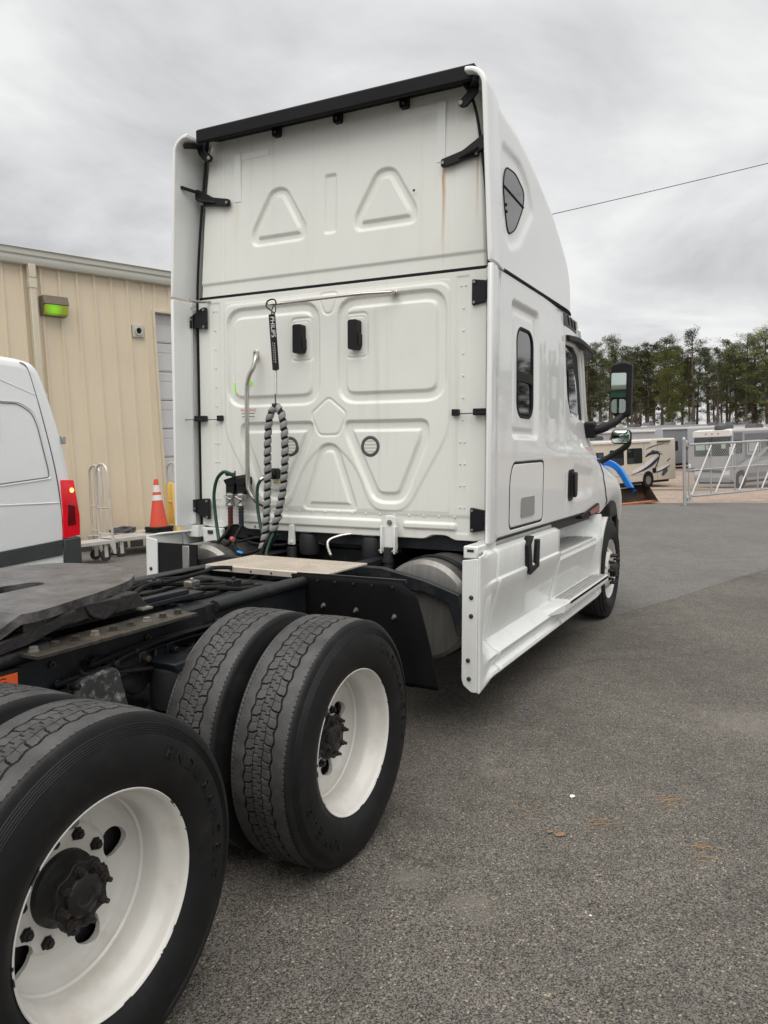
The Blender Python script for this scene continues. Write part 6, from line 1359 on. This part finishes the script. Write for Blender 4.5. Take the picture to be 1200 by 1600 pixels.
def sw(a, b, c, w0, w1, n=12):
    """a tapering swoosh along a quadratic curve in x,z"""
    A_, B_, C_ = Vector(a), Vector(b), Vector(c); up_ = []; dn = []
    for k in range(n+1):
        t = k/n; p = A_*(1-t)**2+B_*2*t*(1-t)+C_*t*t; d = ((B_-A_)*(1-t)+(C_-B_)*t).normalized(); nn_ = Vector((-d.y, d.x)); w = (w0+(w1-w0)*t)*math.sin(math.pi*min(1, t*1.0+.02))**.5; up_.append(p+nn_*w/2); dn.append(p-nn_*w/2)
    return [tuple(p) for p in up_+dn[::-1]]
def coach_shell(par, x0, x1, W_, z0, z1, m, front=0, roofm=None, name='body'):
    mb = MB(); mb.prism(round_poly([(0, z0), (W_, z0), (W_, z1), (0, z1)], [.05, .05, .14, .14], 4), x0, x1, 'yz'); return mb.build(name, m, par, bevel=.05)
def ac_unit(par, x, y, z, L=.95, m=None): mb = MB(); mb.prism(round_poly([(x-L/2, z), (x+L/2, z), (x+L/2-.10, z+.27), (x-L/2+.16, z+.30)], .08), y-.33, y+.33, 'xz'); return mb.build('roof_unit', m or M['grey_dark'], par, bevel=.05)
rv = thing('motorhome', 'beige motorhome with navy and white swooshes behind the bucket', 'motorhome', gp(1013, 49.0), plumb(-28))
coach_shell(rv, -7.4, 2.85, 2.5, .38, 3.02, M['beige']); mb = MB(); mb.box(-7.4, 2.2, .06, 2.44, .25, .40); mb.build('underbody', M['rubber'], rv)
mb = MB(); mb.box(-7.3, 2.1, .1, 2.4, 3.0, 3.05); mb.build('roof', M['tan_roof'], rv, bevel=.02)
mb = MB(); mb.prism(round_poly([(-.10, 2.80), (.02, 2.80), (.02, 2.96), (-.10, 2.96)], .04), -5.2, .25, 'yz'); mb.build('awning_tube', M['coach_white'], rv); mb = MB(); mb.prism(round_poly([(-.11, 2.78), (-.02, 2.78), (-.02, 2.86), (-.11, 2.88)], .02), .95, 2.2, 'yz'); mb.build('slide_awning', M['grey_dark'], rv)
def rv_win(par, x0, x1, z0, z1): f = side_poly(par, 'window', rrect(x0, x1, z0, z1, .07), M['glass'], y=-.012, th=.02); mb = MB(); mb.tube([(x, -.012, z) for x, z in rrect(x0, x1, z0, z1, .07)], .022, 6, closed=True); mb.build('window_frame', M['rubber'], f)
rv_win(rv, -2.0, -.58, 1.55, 2.45); rv_win(rv, -3.6, -2.35, 1.50, 2.40); rv_win(rv, -5.4, -4.2, 1.5, 2.3)
for nm, poly, m in (('swoosh', sw((-1.6, .98), (.1, 1.30), (1.0, 2.1), .34, .18), 'coach_white'), ('swoosh', sw((-1.6, .86), (.4, 1.18), (1.25, 1.95), .05, .30), 'navy'), ('swoosh', sw((-.25, 1.88), (.3, 2.30), (1.55, 1.98), .22, .12), 'navy'), ('swoosh', sw((-.2, 2.35), (.6, 2.62), (1.8, 2.68), .10, .05), 'coach_dark'), ('swoosh', sw((.25, 1.0), (1.2, .98), (2.3, 1.42), .26, .12), 'coach_white'), ('swoosh', sw((.35, .86), (1.4, .90), (2.3, 1.28), .05, .12), 'navy'), ('swoosh', sw((.25, 2.22), (.8, 2.28), (1.55, 2.12), .05, .03), 'coach_dark'), ('swoosh', sw((1.9, 1.55), (2.1, 1.6), (2.3, 1.75), .05, .08), 'navy')):
    side_poly(rv, nm, poly, M[m], y=-.010-.004*(m == 'navy'))
mb = MB(); mb.tube(smooth_path([(.20, -.30, 1.14), (.35, -.35, 1.30), (.62, -.36, 1.75), (.72, -.30, 2.10), (.58, -.12, 2.24), (.40, .0, 2.25)], 5), .035, 8); mb.box(.10, .28, -.42, -.25, .92, 1.18); mb.build('mirror_arm', M['black'], rv)
mb = MB(); mb.prism([(1.35, .72), (1.55, .62), (2.0, .92), (1.95, 1.12), (1.75, 1.05), (1.5, .95)], -.02, .0, 'xz'); mb.build('headlight', M['grey_dark'], rv); mb = MB(); mb.tube([(.95, -.005, .45), (.95, -.005, 2.9)], .008, 5); mb.tube([(-.38, -.005, .45), (-.38, -.005, 2.75)], .008, 5); mb.tube([(-7.3, -.005, .82), (-.45, -.005, .82)], .008, 5); mb.build('panel_gap', M['grey_dark'], rv)
mb = MB(); mb.lathe([(-.012, 0), (-.012, .53), (.1, .53), (.1, 0)], (0, 0, .48), (0, 1, 0), 28); mb.build('wheel_arch', M['rubber'], rv); coach_wheel(rv, 0, -.02); coach_wheel(rv, -5.0, -.02)
for x in (-5.6, -3.4, -1.2): ac_unit(rv, x, 1.3, 3.04)
gv = thing('motorhome', 'silver grey motorhome with wide windscreen behind the chain link gate', 'motorhome', gp(1143.7, 46.0), plumb(-28))
coach_shell(gv, .05, 11.5, 2.5, .36, 3.42, M['coach_grey']); mb = MB(); mb.box(.4, 11.3, .08, 2.42, .22, .40); mb.build('underbody', M['rubber'], gv)
mb = MB(); mb.prism(round_poly([(.0, 3.10), (.08, 3.44), (.5, 3.50), (11.4, 3.50), (11.5, 3.30), (.4, 3.28)], .03), .02, 2.48, 'xz'); mb.build('roof_cap', M['coach_white'], gv, bevel=.05)
mb = MB(); mb.prism(round_poly([(-.03, 3.05), (2.53, 3.05), (2.50, 3.44), (.0, 3.44)], .12), -.06, .1, 'yz'); mb.build('front_cap', M['coach_white'], gv, bevel=.03)
for k in range(3): q = MB(); q.box(-.075, -.05, .75+.40*k, .85+.40*k, 3.22, 3.27); q.build('marker_light', M['amber'], gv)
mb = MB(); mb.prism(round_poly([(.10, 1.95), (2.42, 1.95), (2.42, 3.02), (.10, 3.02)], .12), -.045, .1, 'yz'); g = mb.build('windscreen', M['coach_glass'], gv); q = MB(); q.box(-.052, -.04, 1.25, 1.29, 1.96, 3.0); q.build('centre_bar', M['rubber'], g)
for y0, z0, y1, z1 in ((1.7, 2.28, 2.3, 2.62), (1.45, 2.3, 1.62, 2.75), (.35, 2.35, .6, 2.75)): q = MB(); q.box(-.06, -.046, y0, y1, z0, z1); q.build('sunshade', mat('pale_green_shade', (.45, .55, .49), .5, var=.1) if 'shade_' not in M else M['shade_'], g)
mb = MB(); mb.prism(round_poly([(.05, .45), (2.45, .45), (2.48, 1.15), (2.45, 1.90), (.05, 1.90), (.02, 1.15)], .06), -.03, .08, 'yz'); mb.build('nose_panel', M['coach_silver'], gv, bevel=.03)
mb = MB(); mb.prism(round_poly([(.62, .90), (2.2, .98), (2.35, 1.10), (.62, 1.08)], .03), -.05, -.02, 'yz'); mb.build('grille', M['coach_dark'], gv)
for y0 in (.12, 2.0): q = MB(); q.prism(round_poly([(y0, .78), (y0+.40, .74), (y0+.40, .98), (y0, 1.05)], .04), -.055, -.02, 'yz'); q.build('headlight', M['collar'], gv)
mb = MB(); mb.box(-.05, .0, .1, 2.4, .34, .62); mb.build('bumper', M['coach_grey'], gv, bevel=.03)
side_poly(gv, 'pillar', [(.0, .5), (.13, .5), (.20, 3.28), (.05, 3.28)], M['coach_silver'])
side_poly(gv, 'side_band', [(.2, 2.55), (1.15, 2.55), (1.15, 3.26), (.24, 3.26)], M['coach_dark']); rv_win(gv, .28, 1.05, 2.05, 2.80)
side_poly(gv, 'side_band', [(1.4, 1.75), (11.3, 1.75), (11.3, 3.18), (1.4, 3.18)], M['coach_dark'], y=-.008); side_poly(gv, 'door_frame', rrect(1.62, 3.1, 1.9, 2.78, .06), M['coach_silver'], y=-.016); rv_win(gv, 1.78, 2.95, 2.05, 2.66); rv_win(gv, 3.8, 5.2, 2.0, 2.8)
for poly, m in ((sw((-.0, .9), (1.6, 1.35), (4.2, 2.4), .30, .45), 'coach_silver'), (sw((.7, 1.42), (1.9, 1.72), (3.9, 2.25), .06, .10), 'coach_dark'), (sw((.4, 1.0), (2.6, 1.35), (6, 1.6), .1, .35), 'coach_silver')): side_poly(gv, 'swoosh', poly, M[m], y=-.022)
side_poly(gv, 'skirt_band', [(1.7, .55), (11.3, .55), (11.3, .85), (1.7, .80)], M['coach_dark'], y=-.010)
mb = MB(); mb.lathe([(-.012, 0), (-.012, .56), (.1, .56), (.1, 0)], (.95, 0, .48), (0, 1, 0), 28); mb.build('wheel_arch', M['rubber'], gv); coach_wheel(gv, .95, -.02); coach_wheel(gv, 8.3, -.02)
mb = MB(); mb.tube(smooth_path([(-.05, .02, 2.6), (-.32, -.18, 2.65), (-.42, -.25, 2.4)], 4), .03, 6); mb.box(-.5, -.38, -.36, -.16, 1.98, 2.42); mb.build('mirror_arm', M['coach_white'], gv)
for x in (1.2, 4.5, 8.0): ac_unit(gv, x, 1.2, 3.49, 1.1)
mb = MB(); mb.lathe([(0, .35), (.2, .34), (.36, .2), (.40, 0)], (.35, .9, 3.48), (0, 0, 1), 20); mb.build('roof_dome', M['grey_dark'], gv)
for i, (px, d, hd, L, h, lab, mm) in enumerate(((905, 57, -26, 10.5, 3.65, 'white motorhome parked directly behind the beige one', 'coach_silver'), (1010, 67, -24, 11.5, 3.85, 'taller grey motorhome roof showing over the white one', 'coach_grey'), (870, 78, -22, 12, 3.9, 'farthest pale camper, only its roof showing below the pines', 'tan_roof'), (1120, 64, -20, 11, 3.9, 'silver coach roof showing behind the grey motorhome', 'coach_silver'))):
    t_ = thing('motorhome', lab, 'motorhome', gp(px, d), plumb(hd)); coach_shell(t_, 0, L, 2.5, .4, h-.12, M[mm]); mb = MB(); mb.prism(round_poly([(.1, h-.14), (L-.1, h-.14), (L-.3, h), (.3, h)], .05), .06, 2.44, 'xz'); mb.build('roof', M['tan_roof'], t_, bevel=.03)
    mb = MB(); mb.prism(round_poly([(-.12, h-.42), (.0, h-.42), (.0, h-.25), (-.12, h-.25)], .05), .8, L-1.2, 'yz'); mb.build('awning_tube', M['coach_white'], t_)
    for x in (L*.2, L*.5, L*.8): ac_unit(t_, x, 1.25, h-.01, 1.0, M['grey_dark'] if i != 1 else M['coach_dark'])
    for k in range(3): rv_win(t_, 1.2+2.6*k, 2.3+2.6*k, 1.6, 2.4)
    coach_wheel(t_, 1.4, 0); coach_wheel(t_, L-3, 0)
    mb = MB(); mb.box(.3, L-.3, .08, 2.4, .2, .42); mb.build('underbody', M['rubber'], t_)

# ================================================================== TRACTOR WITH LOADER
M['tblue'] = mat('tractor_blue_paint', (.02, .20, .62), .35, var=.06, coat=.3); M['bucket'] = mat('worn_dark_bucket', (.045, .035, .03), .55, metal=.2, var=.3, dirt=(.32, .12, .05), dscale=3, damt=.8); M['rust'] = mat('rust_orange_steel', (.36, .13, .05), .7, var=.35, vscale=6)
tr = thing('loader_tractor', 'blue compact tractor lowering a rusty front loader bucket', 'tractor', gp(985, 25.2), plumb(238))
mb = MB(); pr = []
cs = [(.30, .02), (.02, .0), (-.20, .06), (-.30, .20), (-.30, .36), (-.20, .47), (-.05, .50)]
cs2 = smooth_path([(a, b, 0) for a, b in cs], 3); n = len(cs2); vs = [(v.x+.02, y, max(.005, v.y)) for y in (-.98, .98) for v in cs2] + [(v.x+.035, y, max(.02, v.y+.012)) for y in (-.98, .98) for v in cs2]
fs = [(i, i+1, n+i+1, n+i) for i in range(n-1)]+[(2*n+i, 3*n+i, 3*n+i+1, 2*n+i+1) for i in range(n-1)]
mb.add(vs, fs)
for y in (-.98, .965):
    pl = [(v.x+.02, max(.005, v.y)) for v in cs2]; mb.prism(pl, y, y+.015, 'xz')
bk = mb.build('bucket', M['bucket'], tr, smooth=40)
mb = MB(); mb.box(.22, .36, -1.0, 1.0, .0, .022); mb.build('cutting_edge', M['rust'], bk); mb = MB(); mb.prism([(.03, .012), (.30, .03), (.30, .036), (.02, .05), (.02, .04)], -.95, .95, 'xz'); mb.build('bucket_floor', M['rust'], bk)
for y in (-.42, .42):
    mb = MB(); path = [(-.22, y, .32), (-.45, y, .62), (-.75, y, 1.02), (-1.05, y, 1.24), (-1.45, y, 1.34), (-1.95, y, 1.38)]; sp_ = smooth_path(path, 4)
    for i in range(len(sp_)-1): mb.bar(sp_[i], sp_[i+1]+(sp_[i+1]-sp_[i])*.05, .10, .21)
    a_ = mb.build('loader_arm', M['tblue'], tr, bevel=.01); q = MB(); q.tube([(-.28, y+.09, .42), (-.95, y+.09, .98)], .035, 10); q.tube([(-.28, y+.09, .42), (-.10, y+.09, .30)], .02, 8); q.build('cylinder_ram', M['chrome'], a_); q = MB(); q.bar((-1.5, y, .45), (-1.6, y, 1.3), .09, .16); q.build('loader_post', M['tblue'], a_)
mb = MB(); mb.prism(round_poly([(-1.0, .62), (-1.05, 1.05), (-1.35, 1.25), (-2.3, 1.32), (-2.4, .65)], .1), -.30, .30, 'xz'); mb.build('hood', M['tblue'], tr, bevel=.05)
mb = MB(); mb.box(-1.06, -1.0, -.24, .24, .68, 1.02); mb.build('grille', M['rubber'], tr); mb = MB(); mb.box(-3.2, -1.1, -.2, .2, .45, .70); mb.build('chassis', M['rubber'], tr)
for x, r_, w_ in ((-1.5, .36, .2), (-2.95, .60, .34)):
    for y in (-.62, .62):
        mb = MB(); mb.lathe([(-w_/2, r_*.55), (-w_/2, r_*.9), (-w_/2+.04, r_), (w_/2-.04, r_), (w_/2, r_*.9), (w_/2, r_*.55)], (x, y, r_), (0, 1, 0), 28); t_ = mb.build('wheel', M['tyre'], tr); q = MB(); q.lathe([(-w_*.4, 0), (-w_*.3, r_*.55), (w_*.3, r_*.55), (w_*.4, 0)], (x, y, r_), (0, 1, 0), 20); q.build('rim', M['coach_white'], t_)
for y in (-.62, .62): mb = MB(); mb.prism(round_poly([(-3.5, .95), (-3.3, 1.28), (-2.6, 1.28), (-2.4, 1.0), (-2.5, .98), (-2.7, 1.2), (-3.25, 1.2), (-3.42, .95)], .03), y-.18, y+.18, 'xz'); mb.build('fender', M['tblue'], tr, bevel=.01)
mb = MB(); mb.box(-3.1, -2.65, -.25, .25, .95, 1.05); mb.box(-3.2, -3.1, -.25, .25, 1.0, 1.45); mb.build('seat', M['black'], tr, bevel=.04)
mb = MB(); mb.tube([(-3.35, -.45, .8), (-3.4, -.45, 2.3), (-3.4, .45, 2.3), (-3.35, .45, .8)], .03, 8); mb.build('roll_bar', M['black'], tr); mb = MB(); mb.tube([(-2.35, 0, 1.25), (-2.5, 0, 1.5)], .02, 8); mb.lathe([(-.01, .15), (.01, .17), (.01, .15)], (-2.5, 0, 1.5), (-.5, 0, .8), 20); mb.build('steering_wheel', M['black'], tr)

# ================================================================== PINES
M['bark'] = mat('pine_bark', (.085, .066, .052), .85, var=.4, vscale=3)
def leaf_mat(name, col):
    m = bpy.data.materials.new(name); m.use_nodes = True; t = m.node_tree; b = t.nodes['Principled BSDF']; nn = t.nodes.new; lk = t.links.new
    gi = nn('ShaderNodeNewGeometry'); oi = nn('ShaderNodeObjectInfo'); r = nn('ShaderNodeValToRGB'); lk(gi.outputs['Random Per Island'], r.inputs[0])
    r.color_ramp.elements[0].color = tuple(c*.55 for c in col)+(1,); r.color_ramp.elements[1].color = tuple(c*1.5 for c in col)+(1,)
    h = nn('ShaderNodeHueSaturation'); lk(r.outputs[0], h.inputs['Color']); mr = nn('ShaderNodeMapRange'); lk(oi.outputs['Random'], mr.inputs[0]); mr.inputs[3].default_value = .72; mr.inputs[4].default_value = 1.3; lk(mr.outputs[0], h.inputs['Value'])
    mr2 = nn('ShaderNodeMapRange'); lk(oi.outputs['Random'], mr2.inputs[0]); mr2.inputs[3].default_value = .485; mr2.inputs[4].default_value = .505; lk(mr2.outputs[0], h.inputs['Hue']); lk(h.outputs[0], b.inputs['Base Color'])
    b.inputs['Roughness'].default_value = .75; b.inputs['Specular IOR Level'].default_value = .2
    return m
M['needles'] = leaf_mat('pine_needles', (.066, .075, .034)); M['needles2'] = leaf_mat('bright_pine_needles', (.092, .104, .034)); M['twig'] = mat('bare_twig_bark', (.13, .10, .09), .85, var=.3)
def make_pine(seed, H, c0, spread, dens, m, open_=0.0):
    r = random.Random(seed); ng = np.random.RandomState(seed)
    tk = MB(); lean = (r.uniform(-.5, .5), r.uniform(-.5, .5)); path = []
    for k in range(9): t = k/8; path.append((lean[0]*t*t+.12*math.sin(t*5+seed), lean[1]*t*t+.12*math.cos(t*4+seed)-.12, H*t*.97))
    base = .17+.006*H; tk.tube(path, [base*(1-.86*(k/8))+.02 for k in range(9)], 8)
    def tp(z): t = min(max(z/(H*.97), 0), 1)*8; i = min(int(t), 7); f = t-i; return Vector(path[i])*(1-f)+Vector(path[i+1])*f
    V = []; F = []
    nb = int(26*dens)
    for b in range(nb):
        u = (b+r.random())/nb; z = H*(c0+(.985-c0)*u**.9); a = r.uniform(0, 6.283)
        prof_ = (math.sin(math.pi*min(1, .18+.80*(1-u)))**.8)*(.55+.45*(1-u)**.5)
        L = spread*prof_*r.uniform(.55, 1.15)+.35
        if open_ and r.random() < open_ and u < .75: L *= 1.2
        p0 = tp(z); el = r.uniform(.05, .45)+.45*u; d = Vector((math.cos(a)*math.cos(el), math.sin(a)*math.cos(el), math.sin(el)))
        p1 = p0+d*L*.6+Vector((0, 0, -.04*L)); p2 = p0+d*L; tk.tube([p0, p1, p2], [.055, .035, .012], 4, caps=False)
        nc = 3+int(L*1.7)
        for c in range(nc):
            s = .38+.62*(c+r.random())/nc; q = p0+d*(L*s)+Vector((r.gauss(0, .16*L), r.gauss(0, .16*L), r.gauss(0, .13*L)+.10)); cr2 = r.uniform(.40, .78)
            n_ = int(50*dens)
            off = ng.normal(0, 1, (n_, 3)); off /= np.linalg.norm(off, axis=1)[:, None]; off *= (ng.rand(n_, 1)**.5)*cr2*np.array([1, 1, .6])
            for o in off:
                c_ = q+Vector(o); dr = (Vector(o)+Vector((0, 0, .25))+Vector(ng.normal(0, .35, 3))).normalized(); sd_ = dr.orthogonal().normalized(); ln_ = r.uniform(.16, .34); w = r.uniform(.025, .06)
                i0 = len(V); V += [tuple(c_-sd_*w), tuple(c_+sd_*w), tuple(c_+dr*ln_)]; F.append((i0, i0+1, i0+2))
    # dead stubs below the crown
    for b in range(9):
        z = H*r.uniform(.22, c0+.08); a = r.uniform(0, 6.283); L = r.uniform(.5, 1.6); p0 = tp(z); tk.tube([p0, p0+Vector((math.cos(a)*L, math.sin(a)*L, r.uniform(-.2, .25)*L))], [.03, .008], 4, caps=False)
    t_ = thing('pine_tree', 'x', 'tree'); tk.build('trunk', M['bark'], t_, smooth=60, fixn=False)
    me = bpy.data.meshes.new('crown'); me.from_pydata(V, [], F); me.materials.append(m); link('crown', me, t_)
    return t_
kinds = [make_pine(1, 17, .42, 2.7, 1.05, M['needles']), make_pine(2, 18, .50, 2.4, .9, M['needles'], .3), make_pine(3, 16, .34, 3.1, 1.15, M['needles2']), make_pine(4, 19, .52, 2.2, .75, M['needles'], .5), make_pine(5, 15, .28, 2.8, 1.1, M['needles'])]
LAB = ['tall pine with a full dark crown in the line behind the motorhomes', 'tall pine with a narrow dark crown in the line behind the motorhomes', 'broad bright green pine in the line behind the motorhomes', 'tall thin pine with an open see-through crown behind the motorhomes', 'shorter bushy dark pine in the line behind the motorhomes']
KH = [17, 18, 16, 19, 15]
def put_pine(kind, px, d, top=None, s=None):
    src = kinds[kind]; p = gp(px, d)
    if top is not None: h = (706-.045*(px-600)*0-top)*d/1219 + 1.674 - p.z; s = h/KH[kind]
    t_ = copy_tree(src); rr = random.Random(px*7+int(d)); Rm = plumb(rr.uniform(0, 360)); Mx = Rm.to_4x4()@Matrix.Diagonal((s, s, s, 1)); Mx.translation = p-Vector((0, 0, .05)); t_.matrix_world = Mx
    t_['label'] = LAB[kind]; t_['group'] = 'pines behind the motorhomes'; return t_
front = [(0, 937, 104, 545), (4, 921, 99, 556), (1, 956, 108, 532), (0, 986, 102, 551), (4, 1000, 112, 558), (0, 1012, 106, 547), (2, 1046, 98, 553), (1, 1036, 112, 535), (3, 1083, 106, 520), (2, 1068, 116, 548), (0, 1106, 110, 553), (3, 1120, 104, 548), (3, 1134, 112, 536), (2, 1150, 108, 548), (3, 1165, 104, 526), (2, 1180, 110, 538), (2, 1197, 102, 523), (2, 1215, 106, 528), (0, 1236, 104, 532)]
WORDS = ['first', 'second', 'third', 'fourth', 'fifth', 'sixth', 'seventh', 'eighth', 'ninth', 'tenth', 'eleventh', 'twelfth', 'thirteenth', 'fourteenth', 'fifteenth', 'sixteenth', 'seventeenth', 'eighteenth', 'nineteenth', 'twentieth']
LOOK = ['full dark pine', 'narrow dark pine', 'broad bright green pine', 'thin open-crowned pine', 'low bushy dark pine']
for i, (k, px, d, top) in enumerate(sorted(front, key=lambda q: q[1])):
    t_ = put_pine(k, px, d, top); t_['label'] = LOOK[k] + ' in the front row, ' + WORDS[i] + ' pine from the truck mirror side'
rr = random.Random(21)
for i in range(30):
    px = 905+11.6*i+rr.uniform(-5, 5); put_pine(rr.choice([0, 1, 1, 3, 3, 4, 0]), px, rr.uniform(118, 142), rr.uniform(552, 585))
for i in range(9):                                                   # lower pines filling the second row
    px = 900+38*i+rr.uniform(-8, 8); put_pine(rr.choice([4, 2, 1]), px, rr.uniform(124, 150), rr.uniform(590, 625))
for i in range(34):                                                   # the same line goes on to the right; the truck's side and windows mirror it
    px = 1262+38*i+rr.uniform(-14, 14); d = 104-.035*(px-1200)+rr.uniform(-5, 5); put_pine(rr.choice([0, 1, 2, 3, 4]), px, d, None, rr.uniform(.85, 1.15))
for k in kinds:
    for ch in list(k.children): bpy.data.objects.remove(ch)
    bpy.data.objects.remove(k)
def bare_tree(px, d, seed, H=8):
    r = random.Random(seed); mb = MB()
    def br(p, dirv, L, rad, lev):
        q = p+dirv*L; mb.tube([p, (p+q)/2+Vector((r.gauss(0, .05*L), r.gauss(0, .05*L), 0)), q], [rad, rad*.8, rad*.6], 4, caps=False)
        if lev == 0: return
        for k in range(3 if lev > 1 else 4): n_ = (dirv+Vector((r.gauss(0, .45), r.gauss(0, .45), r.gauss(.1, .25)))).normalized(); br(p+dirv*L*r.uniform(.55, 1), n_, L*r.uniform(.55, .8), rad*.55, lev-1)
    br(Vector((0, 0, 0)), Vector((.05, .03, 1)), H*.33, .09, 4); t_ = thing('bare_tree', 'leafless grey brown tree among the pine trunks', 'tree', gp(px, d), plumb(0), 'bare trees among the pines'); mb.build('branches', M['twig'], t_, fixn=False)
for px, d, sd_ in ((1118, 92, 1), (1128, 94, 2), (1060, 96, 3), (1000, 95, 4), (1175, 93, 5), (958, 97, 6)): bare_tree(px, d, sd_)
# stand-in green slatted shed, added unseen behind the camera for the door mirror to reflect
M['green_wall'] = mat('green_metal_slats', (.10, .22, .155), .5, var=.06)
sh_b = thing('stand_in_shed', 'stand-in green slatted shed added out of view for the door mirror reflection', 'shed', (-27, -16, 0), plumb(90))
for k in range(14): mb = MB(); mb.box(0, 20, -.04, .04, .05+.36*k, .05+.36*k+.33); mb.build('slat', M['green_wall'], sh_b, bevel=.01)
mb = MB(); mb.box(0, 20, .05, 6, 0, 5.1); mb.build('wall', M['grey_dark'], sh_b); mb = MB(); mb.box(-.2, 20.2, -.3, 6.2, 5.1, 5.3); mb.build('roof', M['gutter'], sh_b)
# overhead wire and the pole that carries it
c0 = Vector((26.86, 6.56, 10.56)); c1 = Vector((30.51, -.517, 12.40)); dirv = c1-c0
mb = MB(); pts = []
for k in range(41):
    t = -3.2+7.4*k/40; p = c0+dirv*t; pts.append((p.x, p.y, p.z + .055*(t-.5)**2 - .014)); 
mb.tube(pts, .013, 5); wire = tag(mb.build('overhead_wire', M['rubber'], None), 'thin black overhead wire crossing the grey sky', 'cable')
mb = MB(); e0 = Vector(pts[-1]); mb.tube([(e0.x+.12, e0.y, 0), (e0.x+.12, e0.y, e0.z+.6)], [.16, .11], 12); tag(mb.build('utility_pole', M['bark'], None), 'wooden utility pole holding the overhead wire', 'pole')
mb = MB(); e0 = Vector(pts[0]); mb.tube([(e0.x-.12, e0.y, 0), (e0.x-.12, e0.y, e0.z+.6)], [.16, .11], 12); tag(mb.build('utility_pole', M['bark'], None), 'second wooden utility pole hidden behind the truck', 'pole')
